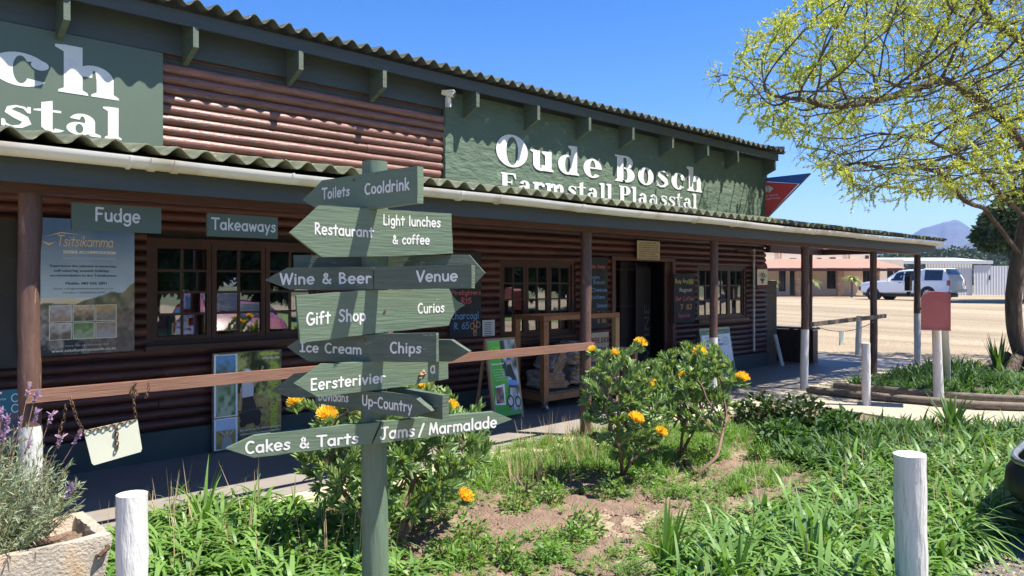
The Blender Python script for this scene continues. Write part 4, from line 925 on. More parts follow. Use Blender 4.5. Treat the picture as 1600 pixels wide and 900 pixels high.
# chalkboards
def chalk(x0p, x1p, zb, zt, label, items, Y=7.47):
    a0, a1 = XY(x0p, Y), XY(x1p, Y); T = flatboard('chalkboard', label, 'chalkboard', a0, a1, zb, zt, Y, m_chalk, .02, group='chalkboards on the log wall')
    for s, u0, u1, v, h, mt in items:
        W_ = hand_width(s); mb = MB(); k = (u1 - u0) * (a1 - a0) / W_; hand(mb, lambda x, y, o: T.fn(a0 + u0 * (a1 - a0) + x * k, zb + (zt - zb) * (v + y / .75 * h), .001 + o), s, .065, wob=.03); T.part('chalk_writing', mb, mt)
    return T
T = chalk(703, 752, .98, 2.08, 'chalkboard reading R15 and Charcoal R65 beside the signpost', [('Firelighters', .05, .98, .50, .05, m_cred), ('R15', .35, .68, .40, .065, m_cred), ('Charcoal', -.0 + .02, .92, .22, .075, m_cblue), ('R 65', .12, .60, .10, .075, m_cblue)])
mb = MB()
for cx, cz, rx, rz in ((.80, .17, .05, .05), (.70, .13, .06, .035), (.9, .14, .06, .035), (.79, .09, .045, .04), (.79, .045, .045, .035)):
    w_ = XY(752, 7.47) - XY(703, 7.47); pts = [(cx * w_ + rx * w_ * math.cos(t), cz * 1.1 + rz * 1.1 * math.sin(t)) for t in np.linspace(0, 6.28, 14)]
    cap_strip(mb, lambda x, y, o: T.fn(XY(703, 7.47) + x, .98 + y, .0014 + o), pts, .006, .0002 * len(mb.v) % .001)
T.part('chalk_drawing', mb, m_corange)
chalk(917, 950, .98, 2.07, 'tall takeaway menu chalkboard left of the entrance', [('Take', .08, .42, .85, .05, m_cred), ('Away', .5, .86, .85, .05, m_cred), ('Burgers', .08, .6, .70, .05, m_cblue), ('Bacon', .3, .85, .63, .05, m_cblue), ('Cheese', .2, .95, .52, .05, m_cblue), ('Chicken', .05, .85, .42, .05, m_cblue), ('Samosa', .45, .95, .30, .05, m_cblue), ('Pies', .05, .38, .19, .05, m_cblue), ('Roti', .5, .9, .19, .05, m_cblue), ('R 50', .5, .9, .08, .05, m_corange)])
chalk(1053, 1086, .98, 1.83, 'chalkboard reading Buy Any 88 Magnum right of the entrance', [('Buy', .06, .34, .82, .08, m_cyel), ('Any', .40, .66, .82, .08, m_cyel), ('88', .68, .92, .80, .1, m_cyel), ('Magnum', .25, .85, .64, .08, m_cwhite), ('Get', .08, .34, .46, .08, m_cred), ('Coffee', .42, .95, .46, .08, m_cred), ('7', .3, .42, .28, .1, m_corange), ('82', .58, .85, .28, .1, m_corange), ('Special', .2, .75, .12, .07, m_cred)])
x0, x1, z0, z1 = px_box(754, 773, 500, 525, 7.48)
T = flatboard('paper_notice', 'small white typed notice taped right of the Charcoal chalkboard', 'notice', x0, x1, z0, z1, 7.48, m_paper, .006)
mb = MB()
for i in range(8): mb.add([T.fn(x0 + .03, z1 - .03 - .024 * i, .001), T.fn(x1 - .03 - U(0, .06), z1 - .03 - .024 * i, .001), T.fn(x1 - .05, z1 - .038 - .024 * i, .001), T.fn(x0 + .03, z1 - .038 - .024 * i, .001)], [(0, 1, 2, 3)])
T.part('typing', mb, m_ink)
a0, a1, c0, c1 = XY(915, 7.36), XY(951, 7.36), .50, .93
T = flatboard('coffee_shop_sign', 'cream board reading Coffee Shop & Restaurant below the takeaway menu', 'sign', a0, a1, c0, c1, 7.36, m_cream_sign, .02)
mb = MB(); sans(mb, lambda x, y, o: T.fn(x, y, o), 'COFFEE SHOP', a0 + .05, c0 + .27, .50, .085, .001, .004); sans(mb, lambda x, y, o: T.fn(x, y, o), '& RESTAURANT', a0 + .03, c0 + .12, .52, .085, .001, .004); T.part('lettering', mb, m_inkred)
a0, a1, c0, c1 = XY(996, 7.47), XY(1031, 7.47), 2.06, 2.37
T = flatboard('rules_sign', 'small cream sign of close-set capital text above the entrance', 'sign', a0, a1, c0, c1, 7.47, m_cream_sign, .012)
mb = MB()
for i, t in enumerate(('THESE PREMISES ARE', 'NOT LIABLE FOR ANY LOSS', 'THE MANAGEMENT AND STAFF', 'DO THEIR BEST FOR ALL', 'PERSONS WHO MAY ENTER', 'DAMAGE OR INJURY', 'PARKING AT OWN RISK', 'RIGHT OF ADMISSION')):
    sans(mb, lambda x, y, o: T.fn(x, y, o), t, a0 + .04, c1 - .045 - .036 * i, (a1 - a0) - .08 - .06 * (i in (0, 5)), .019, .001, .001)
T.part('lettering', mb, m_ink)
a0, a1, c0, c1 = XY(1183, 7.45), XY(1199, 7.45), 1.56, 2.02
T = flatboard('flower_emblem_sign', 'small pale sign with dark flower emblem and red band at the log corner', 'sign', a0, a1, c0, c1, 7.45, m_inkred, .012)
P = Print(grid_fn(T, a0, a1, c0, c1)); P.rect(.0, .16, 1, .84, (.62, .60, .50))
for a in (-60, -35, -12, 12, 35, 60): t = R(a); P.poly([(.5, .4), (.5 + .4 * math.sin(t) - .05, .42 + .25 * math.cos(t)), (.5 + .46 * math.sin(t), .45 + .3 * math.cos(t)), (.5 + .4 * math.sin(t) + .05, .42 + .23 * math.cos(t))], (.05, .05, .04))
P.poly([(.25, .42), (.75, .42), (.62, .32), (.38, .32)], (.05, .05, .04)); P.disc(.5, .27, .1, .05, (.05, .05, .04)); P.disc(.5, .6, .06, .05, (.35, .04, .03)); P.build(T)

# ------------------------------------------------------------------ A-frame boards
def aframe(name, label, cx, y, w, h, rz, art, frame_mat, spread=.34, tilt=.17):
    T = Thing(name, label, 'sandwich board', (cx, y, 0.0)); T.o.rotation_euler = (0, 0, rz)
    T.loc = Vector((0, 0, 0))
    fr = MB(); t = .03
    fnf = lambda x, z, o=0: (x, -spread / 2 + z * tilt - o, z)
    for s in (-1, 1): fr.beam((s * (w / 2), -spread / 2, 0), (s * (w / 2), -spread / 2 + h * tilt, h), .03, .04, up=(1, 0, 0))
    fr.beam((-w / 2, -spread / 2 + h * tilt, h - .01), (w / 2, -spread / 2 + h * tilt, h - .01), .03, .03); fr.beam((-w / 2, -spread / 2 + .03, .08), (w / 2, -spread / 2 + .03, .08), .03, .03)
    T.part('frame', fr, frame_mat)
    bk = MB()
    for s in (-1, 1): bk.beam((s * (w / 2 - .03), spread / 2 + .05, 0), (s * (w / 2 - .03), -spread / 2 + h * tilt + .03, h * .97), .03, .03, up=(1, 0, 0))
    bk.beam((-w / 2 + .03, spread / 2 - .0, .25), (w / 2 - .03, spread / 2 - .0, .25), .02, .03); T.part('rear_frame', bk, frame_mat)
    pn = MB(); pn.prism([fnf(-w / 2 + .01, .05, .02), fnf(w / 2 - .01, .05, .02), fnf(w / 2 - .01, h - .02, .02), fnf(-w / 2 + .01, h - .02, .02)], [fnf(-w / 2 + .01, .05, .008), fnf(w / 2 - .01, .05, .008), fnf(w / 2 - .01, h - .02, .008), fnf(-w / 2 + .01, h - .02, .008)])
    T.part('panel', pn, m_paper)
    P = Print(lambda u, v, o: fnf(-w / 2 + .012 + (w - .024) * u, .055 + (h - .08) * v, .02 + o)); art(P); P.build(T); return T
def art_bike(P):
    P.pic(0, 0, 1, 1, lambda u, v: mixc((.05, .26, .03), (.12, .42, .06), v + (nz(u, v, 4) - .5) * .3) if u < .58 - .12 * (v > .5) else mixc((.03, .05, .03), (.50, .54, .55), nz(u, v, 9) * 1.4 - .3), 26, 44)
    P.text('ACTIVE', .08, .86, .34, .06, (.30, .55, .08), .004); P.text('LOVE', .08, .76, .34, .06, (.30, .55, .08), .004); P.text('Adventure lasted', .04, .68, .46, .028, (.7, .72, .7), .002)
    for i in range(5): P.text('rides trails and more fun', .06 + .02 * i, .61 - .035 * i, .42, .014, (.6, .68, .6))
    P.poly([(.55, .52), (.62, .66), (.76, .68), (.90, .48), (.80, .44), (.70, .50)], (.02, .025, .03)); P.disc(.70, .74, .07, .035, (.03, .09, .30)); P.disc(.71, .71, .05, .025, (.45, .28, .2))
    P.poly([(.58, .40), (.64, .47), (.96, .44), (.92, .36), (.62, .36)], (.10, .25, .52)); P.disc(.60, .18, .13, .085, (.03, .03, .03)); P.disc(.60, .18, .09, .06, (.40, .42, .42)); P.disc(.88, .16, .11, .08, (.03, .03, .03)); P.disc(.88, .16, .075, .055, (.36, .38, .38))
    P.poly([(.58, .20), (.64, .36), (.90, .34), (.86, .18), (.88, .18), (.94, .38), (.60, .40), (.55, .2)], (.06, .06, .07))
    P.poly([(.02, .16), (.10, .40), (.44, .42), (.40, .14)], (.66, .66, .64)); P.pic(.07, .17, .37, .38, lambda u, v: mixc((.40, .22, .12), (.08, .07, .06), nz(u, v, 4, 7) * 1.3), 12, 12); P.rect(0, 0, 1, .05, (.06, .30, .05))
aframe('sandwich_board', 'green and white cycling sandwich board in pale wood frame beside the trolley', 6.40, 6.95, .47, .99, 0, art_bike, m_pine)
def art_ele(P):
    P.rect(0, 0, 1, 1, (.56, .60, .64)); P.rect(0, .90, 1, 1, (.10, .17, .09)); P.text('UNTAMED & INTIMATE', .12, .835, .5, .018, (.04, .05, .1), .001); P.text('open 7 days', .18, .93, .6, .02, (.5, .55, .5))
    P.text('ELEPHANT', .12, .755, .52, .045, (.03, .05, .14), .006); P.text('ENCOUNTERS', .12, .665, .60, .045, (.03, .05, .14), .006)
    P.disc(.82, .75, .11, .09, (.30, .42, .38)); P.disc(.82, .75, .09, .07, (.5, .56, .56)); P.text('TOP', .77, .735, .10, .03, (.2, .3, .28), .002)
    P.pic(0, 0, 1, .32, lambda u, v: mixc((.03, .07, .02), (.12, .20, .05), nz(u, v, 8) + v * .3), 20, 12); P.pic(.40, .32, .62, .58, lambda u, v: mixc((.30, .24, .20), (.12, .09, .08), nz(u, v, 4) * 1.3), 8, 10)
    P.rect(.12, .44, .36, .47, (.05, .06, .12)); P.rect(.12, .50, .36, .52, (.05, .06, .12)); P.rect(.0, -.0, 1, .06, (.10, .14, .40))
aframe('sandwich_board', 'white and grey elephant sandwich board behind the white-footed veranda post', 11.5, 7.05, .92, .90, 0, art_ele, m_metal)
def art_br(P): P.rect(0, 0, 1, 1, (.13, .03, .025)); P.text('MENU', .2, .7, .5, .1, (.4, .25, .2), .006)
aframe('sandwich_board', 'small dark red sandwich board seen edge-on in front of the entrance', 8.98, 7.0, .36, .72, R(-62), art_br, m_pine, spread=.30, tilt=.19)

# ------------------------------------------------------------------ firewood trolley
T = Thing('firewood_trolley', 'open orange timber trolley on castors loaded with bags of firewood', 'trolley', (7.8, 7.1, 0))
tx0, tx1, ty0, ty1 = 7.09, 8.56, 6.83, 7.36
for x, y in ((tx0, ty0), (tx1, ty0), (tx0, ty1), (tx1, ty1)):
    mb = MB(); mb.bx(x - .045, x + .045, y - .035, y + .035, .135, 1.185); T.part('upright', mb, m_trolley if x < 8 else m_pine)
    c = MB(); c.tube([(x - .02, y + .0, .052), (x + .02, y + .0, .052)], .052, 18); cw = T.part('castor', c, m_metal, smooth=40)
    c = MB(); c.bx(x - .028, x - .021, y - .02, y + .02, .05, .134); c.bx(x + .021, x + .028, y - .02, y + .02, .05, .134); T.part('fork', c, m_metal, parent=cw)
    c = MB(); c.tube([(x - .022, y, .052), (x + .022, y, .052)], .022, 12); T.part('hub', c, m_black, parent=cw)
for y in (ty0, ty1):
    mb = MB(); mb.bx(tx0 + .046, tx1 - .046, y - .03, y + .03, .14, .225); T.part('bottom_rail', mb, m_trolley)
    mb = MB(); mb.bx(tx0 - .05, tx1 + .05, y - .034, y + .034, 1.19, 1.255); T.part('top_rail', mb, m_trolley)
for x in (tx0, tx1):
    mb = MB(); mb.bx(x - .03, x + .03, ty0 + .036, ty1 - .036, .142, .222); T.part('bottom_rail', mb, m_trolley)
    mb = MB(); mb.bx(x - .031, x + .031, ty0 + .036, ty1 - .036, 1.192, 1.252); T.part('top_rail', mb, m_trolley)
nb_ = 12
for k in range(nb_):
    x = tx0 + .08 + (tx1 - tx0 - .16) * (k + .5) / nb_; mb = MB(); mb.bx(x - .05, x + .05, ty0 - .02, ty1 + .02, .228, .248); T.part('deck_slat', mb, m_oldwood)
def bag(x, y, z, lx, ly, lz, rz, ry, seed, label):
    rs = random.Random(seed); n1, n2 = 26, 18; V = []; Fq = []
    rot = Matrix.Rotation(rz, 4, 'Z') @ Matrix.Rotation(ry, 4, 'Y')
    for i in range(n2 + 1):
        ph = -math.pi / 2 + math.pi * i / n2
        for j in range(n1):
            t = 2 * math.pi * j / n1; e = .45; sg = lambda v: math.copysign(abs(v) ** e, v)
            p = Vector((lx * sg(math.cos(ph)) * sg(math.cos(t)), ly * sg(math.cos(ph)) * sg(math.sin(t)), lz * sg(math.sin(ph))))
            d = 1 + .16 * (nz(i * .35, j * .5, 1, seed) - .5) + .10 * (nz(i, j, 1.3, seed + 3) - .5); V.append(rot @ (p * d) )
    for i in range(n2):
        for j in range(n1): Fq.append((i * n1 + j, i * n1 + (j + 1) % n1, (i + 1) * n1 + (j + 1) % n1, (i + 1) * n1 + j))
    mb = MB(); mb.add(V, Fq); T = Thing('firewood_bag', label, 'bag', (x, y, z), 'bags of firewood on the trolley'); T.part('plastic_sack', mb, m_bag, smooth=70, local=True)
    for q in range(7):
        a = rs.uniform(-.7, .7) * lz; yy = -ly * .93 ; mb = MB(); x_ = rs.uniform(-.5, .5) * lx; L_ = rs.uniform(.5, .9) * lx
        rr = rs.uniform(.02, .034); p0 = rot @ Vector((x_ - L_, yy, a)); p1 = rot @ Vector((x_ + L_, yy - .01, a + rs.uniform(-.03, .03))); mb.tube([p0, p1], rr, 6); T.part('split_log', mb, m_logcut, local=True)
    mb = MB(); mb.tube([rot @ Vector((lx * .9, 0, 0)), rot @ Vector((lx * 1.2, 0, .02)), rot @ Vector((lx * 1.35, .0, .03))], [.05, .02, .06], 10, jit=.2); T.part('tied_neck', mb, m_bag, smooth=60, local=True)
bag(7.38, 7.10, .385, .25, .19, .125, .1, .05, 1, 'flat bag of firewood at the left of the trolley deck')
bag(7.50, 7.12, .61, .22, .17, .115, .2, -.62, 2, 'tilted bag of firewood propped on top at the left of the trolley')
bag(8.08, 7.08, .40, .30, .19, .14, -.05, .04, 3, 'bag of firewood lying at the right of the trolley deck')
bag(7.97, 7.14, .62, .24, .17, .125, .3, .25, 4, 'middle bag of firewood stacked behind the front upright')
bag(8.30, 7.12, .62, .20, .17, .13, -.2, -.1, 5, 'bag of firewood stacked against the right upright')
bag(8.02, 7.14, .79, .2, .15, .07, .1, .1, 6, 'topmost bag of firewood on the trolley')

# ------------------------------------------------------------------ chained plate on the rail
def chain(mb, pts, link_=.032, r=.0028):
    pts = [Vector(p) for p in pts]; i = 0; seg = []
    for a, b in zip(pts[:-1], pts[1:]):
        n = max(1, int((b - a).length / (link_ * .74)))
        for k in range(n): seg.append((a + (b - a) * k / n, a + (b - a) * (k + 1) / n))
    for k, (a, b) in enumerate(seg):
        d = (b - a).normalized(); s = d.orthogonal().normalized(); s = Matrix.Rotation(R(90 * (k % 2)), 4, d) @ s; c = (a + b) / 2; L_ = link_ / 2; W_ = link_ * .3
        mb.tube([c + d * L_ * math.cos(t) + s * W_ * math.sin(t) for t in np.linspace(0, 2 * math.pi, 9)], r, 5, cap=False)
Y_ = 5.33; pl = Plane((0, Y_, 0), (0, -1, 0))
T = Thing('chained_plate', 'blank cream metal plate hanging crooked on chains from the veranda rail', 'hanging plate', pl.hit(180, 690))
o = [(131.5, 676), (133, 672.5), (212, 655), (215, 657), (222, 701), (220, 706), (147, 727), (143.5, 724)]
mb = MB(); f = [pl.hit(*p) for p in o]; mb.prism(f, [Vector(p) + Vector((0, .006, 0)) for p in f]); T.part('plate', mb, m_plate)
mb = MB(); chain(mb, [pl.hit(132, 676), pl.hit(120, 655), pl.hit(113, 632), (pl.hit(111, 626) + Vector((0, .07, .04)))]); T.part('chain', mb, m_rust)
mb = MB(); chain(mb, [pl.hit(213, 657), pl.hit(209, 630), pl.hit(210, 606), pl.hit(212, 598) + Vector((0, .0, .0)), pl.hit(216, 602) + Vector((0, .07, 0)), pl.hit(214, 618)]); T.part('chain', mb, m_rust)
mb = MB(); chain(mb, [pl.hit(107, 632) + Vector((0, .06, 0)), pl.hit(104, 655) + Vector((0, .05, 0)), pl.hit(96, 676) + Vector((0, .05, 0)), pl.hit(95, 690) + Vector((0, .05, 0))]); T.part('chain', mb, m_rust)
mb = MB(); chain(mb, [pl.hit(231, 598), pl.hit(233, 604), pl.hit(229, 617), pl.hit(228, 620)]); chain(mb, [pl.hit(205, 603), pl.hit(206, 618)]); T.part('chain_loop', mb, m_rust)
mb = MB(); pts = [pl.hit(182, 668, .012), pl.hit(183, 703, .012)]; chain(mb, pts, .036, .0045); chain(mb, [pl.hit(135, 674, .005), pl.hit(160, 669, .008), pl.hit(185, 663, .008), pl.hit(210, 657, .005)], .03); T.part('chain', mb, m_rust)
# small plate on wire at the carport end
T = Thing('wire_tag', 'small pale tag hanging on a slack wire between carport posts', 'tag', (13.3, 5.3, .7))
mb = MB(); a = Vector((11.8, 5.36, .98)); b_ = Vector((14.3, 5.36, 1.02)); c = Vector((13.05, 5.36, .84)); mb.tube([a + (b_ - a) * t + Vector((0, 0, -.55 * t * (1 - t))) for t in np.linspace(0, 1, 14)], .006, 5); T.part('wire', mb, m_rust)
mb = MB(); pc_ = onY(1316, 528, 5.34); mb.bx(pc_.x - .10, pc_.x + .10, 5.345, 5.352, pc_.z - .12, pc_.z + .12); T.part('tag', mb, m_plate)

# ------------------------------------------------------------------ bollards, mailbox, timber edging
def bollard(name, label, p, top, r, lean=(0, 0), group='white-painted wooden posts'):
    T = Thing(name, label, 'bollard', p, group); mb = MB(); n = 12
    pts = [(lean[0] * t, lean[1] * t, -.08 + (top + .08) * t) for t in np.linspace(0, 1, n)]
    mb.tube(pts, [r * (1 + .03 * math.sin(i * 1.7)) for i in range(n)], 22, cap=True, jit=.018); T.part('post', mb, m_white, smooth=50, local=True); return T
p = camf(-1.585, 3.15, -.03); bollard('bollard', 'white wooden bollard beside the concrete planter, nearest the left', p, .845, .061)
p = camf(2.085, 3.93, -.05); bollard('bollard', 'big white wooden bollard amid strappy leaves at lower right', p, .86, .077, (-.045, .0))
p = onz(1354, 634, -.02); bollard('bollard', 'short bluish white bollard on the path by the carport', p, .87, .058, (-.03, .0))
p = onz(1345, 556, -.02); bollard('bollard', 'slim cream bollard at the lot edge behind the slack wire', onz(1340, 556, -.02), .92, .065, (.1, 0))
MBX = Thing('letter_box', 'faded red round-topped letter box on two white poles by the tree', 'letter box', onz(1462, 628, 0), 'letter box')
del MBX.o['group']
zc = 10.3
def cpt(px, py, Z): return atZ(px, py, Z)
mb = MB(); a = onz(1467, 630, -.02); mb.tube([a, a + (cpt(1463, 512, 10.6) - a) * .5, cpt(1463, 505, 10.6)], [.070, .062, .058], 16, jit=.02); MBX.part('pole', mb, m_white, smooth=50)
mb = MB(); a2 = cpt(1479, 562, 12.2); a2.z = -.03; mb.tube([a2, (a2 + cpt(1477, 505, 10.95)) / 2, cpt(1474, 500, 10.95)], .062, 14, jit=.02); MBX.part('pole', mb, m_white, smooth=50)
bm_ = MB(); W_, D_ = .172, .36; ctr = cpt(1461.5, 485, 10.35)
yawb = R(-27); ru = RT * math.cos(yawb) + FW * math.sin(yawb); fu = FW * math.cos(yawb) - RT * math.sin(yawb)
prf = [(-W_, -.265), (W_, -.265), (W_, .20)] + [(W_ - .06 + .06 * math.cos(t), .20 + .055 * math.sin(t)) for t in np.linspace(.2, 1.5, 5)] + [(0, .262)] + [(-W_ + .11 - .11 * math.sin(t), .145 + .11 * math.cos(t)) for t in np.linspace(.05, 1.5, 7)]
V1 = [ctr + ru * a_ - fu * D_ / 2 + UP * z_ for a_, z_ in prf]; V2 = [ctr + ru * a_ + fu * D_ / 2 + UP * z_ for a_, z_ in prf]
bm_.prism(V1, V2); MBX.part('box', bm_, m_redbox, smooth=40)
bm_ = MB(); c_ = ctr - fu * (D_ / 2 + .003)
bm_.box(tuple(c_ - UP * .255), (W_ * 2 + .008, .012, .018), rz=ROT + yawb); bm_.box(tuple(c_ + ru * (W_ - .006)), (.014, .012, .46), rz=ROT + yawb); MBX.part('rim', bm_, m_redbox)
bm_ = MB(); bm_.box(tuple(ctr - ru * (W_ + .01) + UP * .02), (.02, .05, .03), rz=ROT + yawb); MBX.part('latch', bm_, m_rust)
# small brown box on the last post
T = Thing('post_box_on_pole', 'small dark brown box fixed to the end carport post', 'box', (16.6, 5.4, 1.4)); mb = MB(); p = onY(1424, 443, 5.45); mb.box((p.x - .02, 5.5, p.z), (.13, .10, .29)); mb.box((p.x - .02, 5.5, p.z + .18), (.16, .13, .025)); mb.box((p.x, 5.5, p.z - .2), (.05, .06, .08)); T.part('box', mb, m_bin)
def timber(pts, r, label, name='edging_log'):
    T = Thing(name, label, 'edging log', pts[0], 'timber edging logs'); mb = MB(); mb.tube([Vector(a) for a in pts], r, 10, jit=.06); T.part('log', mb, m_oldwood, smooth=60)
def gp(px, py, z): return onz(px, py, z)
timber([gp(1262, 608, .05), gp(1340, 617, .05), gp(1462, 627, .05)], .055, 'front timber edging log lying along the path edge')
timber([gp(1455, 627, .05), gp(1530, 633, .05), gp(1640, 637, .04)], .055, 'front timber edging log at the right end of the path')
timber([gp(1303, 602, .08), gp(1420, 612, .08), gp(1480, 618, .08)], .05, 'upper timber edging log between the bollard and letter box')
timber([gp(1478, 617, .09), gp(1560, 622, .09), gp(1640, 625, .09)], .05, 'upper timber edging log right of the letter box')

# ------------------------------------------------------------------ projecting postal sign, camera, bin, plank
T = Thing('postal_sign', 'red and blue pennant-shaped postal agency sign sticking out from the wall corner', 'sign', (14.25, 7.5, 3.4))
pl = Plane((14.22, 7.2, 3.4), (-1, 0, 0))
def fl(pts, off, th, mat, nm):
    mb = MB(); f = [pl.hit(x, y, off) for x, y in pts]; mb.prism(f, [p - pl.n * th for p in f]); return T.part(nm, mb, mat)
fl([(1187, 283.5), (1247, 287), (1195, 341.5), (1187, 341)], .0, .03, m_post_red, 'red_panel'); fl([(1187, 279), (1265, 270.5), (1248.5, 286.8), (1187, 283)], .0, .03, m_post_blue, 'blue_panel')
fl([(1265.4, 270.5), (1267, 271), (1197.5, 342.2), (1195.5, 341.8)], .002, .034, m_metal, 'edge_strip')
mb = MB()
for pts in ([(1193, 294), (1199, 289.5), (1199.5, 300), (1197, 300)], [(1200.5, 289.5), (1209, 294), (1202, 301), (1200.5, 300)]): f = [pl.hit(x, y, .003) for x, y in pts]; mb.add(f, [tuple(range(4))])
for s, p0, p1, h in (('Postal Agency', (1188, 308), (1216, 305.5), 3.4), ('Posagentskap', (1191, 312.5), (1219, 310), 3.4)):
    v, f = font_mesh(s); w0 = max(a[0] for a in v); mb.add([pl.hit(p0[0] + (p1[0] - p0[0]) * x / w0, p0[1] + (p1[1] - p0[1]) * x / w0 - y / .7 * h, .003) for x, y, z in v], f)
T.part('lettering', mb, m_wletter)
T = Thing('security_camera', 'small white bullet security camera under the eave where logs meet plaster', 'camera', (5.93, 7.3, 4.0))
c = onY(705, 147, 7.30); mb = MB(); mb.tube([c + Vector((-.06, .10, .03)), c + Vector((.02, -.03, -.01))], [.032, .036], 12); mb.box(tuple(c + Vector((-.02, .02, .035))), (.10, .15, .012), rz=.6); T.part('housing', mb, m_gutter, smooth=40)
mb = MB(); mb.tube([c + Vector((.02, -.03, -.01)), c + Vector((.026, -.04, -.012))], .026, 12); T.part('lens', mb, m_nib)
mb = MB(); mb.box(tuple(c + Vector((0, .06, -.09))), (.055, .05, .12)); mb.tube([c + Vector((-.02, .06, -.04)), c + Vector((-.02, .05, .0))], .012, 6); T.part('bracket', mb, m_gutter)
T = Thing('timber_bin', 'dark vertical-board timber bin at the corner of the log building', 'bin', (15.2, 7.4, 0))
n = 11
for k in range(n):
    y = 6.98 + (8.0 - 6.98) * (k + .5) / n; mb = MB(); mb.bx(15.09 - U(0, .012), 15.12, y - .043, y + .043, .02, .70 + U(0, .01)); T.part('plank', mb, m_bin)
for k in range(3): x = 15.15 + .075 * k; mb = MB(); mb.bx(x - .034, x + .034, 6.94 - U(0, .01), 6.97, .02, .70); T.part('plank', mb, m_brown)
mb = MB(); mb.bx(15.13, 15.36, 6.98, 8.0, .03, .69); T.part('body', mb, m_bin); mb = MB(); mb.bx(15.06, 15.40, 6.92, 8.04, .712, .745); T.part('lid', mb, m_fascia)
T = Thing('grey_panel', 'upright grey weathered panel standing just past the log corner', 'panel', (14.75, 7.6, 0)); mb = MB(); mb.bx(14.52, 14.98, 7.66, 7.72, .0, 1.72); T.part('board', mb, m_oldwood); mb = MB(); mb.bx(14.46, 14.515, 7.64, 7.74, 0, 1.78); T.part('stile', mb, m_fascia)
T = Thing('leaning_slat', 'pale short slat leaning against the log wall corner', 'slat', (14.45, 7.3, 0)); mb = MB(); mb.beam((14.42, 7.25, 0), (14.5, 7.45, .62), .03, .1, up=(1, 0, 0)); T.part('slat', mb, m_plate)
# goods on the window ledge
gm = [M('goods_' + n, c, rough=.5, var=.4, scale=14, bump=.3, bs=30) for n, c in (('yellow', (.55, .45, .06)), ('red', (.50, .05, .06)), ('green', (.12, .28, .06)), ('cream', (.60, .55, .5)), ('blue', (.14, .22, .42)))]
mb = MB(); mb.bx(2.45, 4.2, 7.80, 8.05, 1.10, 1.14); single('window_shelf', 'pale display shelf inside the left window', 'shelf', mb, m_cream, (3.3, 7.9, 1.1))
for k in range(15):
    x = 2.56 + .112 * k; r = U(.04, .055); h = U(.16, .26); q = k % 5
    T = Thing('display_jar', ['yellow', 'red', 'green', 'cream', 'blue'][q] + ' gift goods on the left window shelf, ' + ['leftmost of all', 'second from left', 'third from left', 'fourth from left', 'fifth from left', 'sixth from left', 'seventh from left', 'in the exact middle', 'eighth from right', 'seventh from right', 'fifth from right', 'fourth from right', 'third from right', 'second from right', 'rightmost of all'][k], 'goods', (x, 7.92, 1.14), 'goods on display in the left window')
    mb = MB(); mb.lathe((0, 0, 0), [(r, 0), (r * 1.1, h * .4), (r * .95, h * .8), (r * .5, h)], 10); T.part('jar', mb, gm[q], smooth=True, local=True)
    mb = MB(); mb.lathe((0, 0, h), [(r * .55, 0), (r * .8, .03), (r * .3, .06)], 8); T.part('wrapping', mb, gm[(q + 2) % 5], smooth=True, local=True)
# ------------------------------------------------------------------ planter with lavender
PLT = Thing('concrete_planter', 'rough concrete trough planter in the lower left corner', 'planter', (.45, 4.0, 0))
x0, x1, y0, y1, h = -.65, 1.06, 3.74, 4.22, .55
mb = MB(); t = .055
def loop(ix, z, n=10, bot=.0):
    a, b, c, d = x0 + ix + bot, x1 - ix - bot, y0 + ix + bot * .6, y1 - ix - bot * .6; return [(a, c, z), (b, c, z), (b, d, z), (a, d, z)]
rings = [loop(0, 0, bot=.10), loop(0, h - .02, bot=.008), loop(.008, h), loop(t, h), loop(t + .012, h - .03), loop(t + .03, h - .13)]
def dens(r, k=14):
    out = []
    for i in range(4):
        a, b = Vector(r[i]), Vector(r[(i + 1) % 4])
        for j in range(k): p = a + (b - a) * j / k; out.append((p.x + U(-.004, .004), p.y + U(-.004, .004), p.z + U(-.004, .004)))
    return out
V = []; 
for r in rings: V += dens(r)
nn = 56; Fq = [(i * nn + j, i * nn + (j + 1) % nn, (i + 1) * nn + (j + 1) % nn, (i + 1) * nn + j) for i in range(len(rings) - 1) for j in range(nn)]
mb.add(V, Fq); PLT.part('trough', mb, m_planter, smooth=35)
gx = np.linspace(x0 + .06, x1 - .06, 60); gy = np.linspace(y0 + .06, y1 - .06, 20); X, Y = np.meshgrid(gx, gy, indexing='ij'); Z = h - .09 + .04 * vnoise(X, Y, 9) + .02 * vnoise(X, Y, 30)
I = np.arange(60 * 20).reshape(60, 20); me = np_mesh('planter_soil', np.stack([X, Y, Z], -1).reshape(-1, 3) - np.array(PLT.loc), np.stack([I[:-1, :-1], I[1:, :-1], I[1:, 1:], I[:-1, 1:]], -1).reshape(-1, 4), m_soil); link('potting_soil', me, PLT.o)
mb = MB(); mb.tube([(.995, y0 - .012, .47), (1.035, y0 - .012, .50)], .010, 8); mb.tube([(.995, y0 - .012, .47), (.99, y0 + .03, .465)], .008, 6); mb.tube([(1.035, y0 - .012, .50), (1.03, y0 + .03, .50)], .008, 6); PLT.part('lifting_hook', mb, m_rust)
def rand_dirs(n, up=0.0):
    d = rng.normal(size=(n, 3)); d[:, 2] = np.abs(d[:, 2]) * .8 + up; return unit(d)
def link_np(name, parts, mat, parent, loc, kind=None):
    V, Fq, r = merge(parts); o = link(name, np_mesh(name, V - np.array(loc), Fq, mat, r), parent); 
    if kind: o['kind'] = kind
    return o
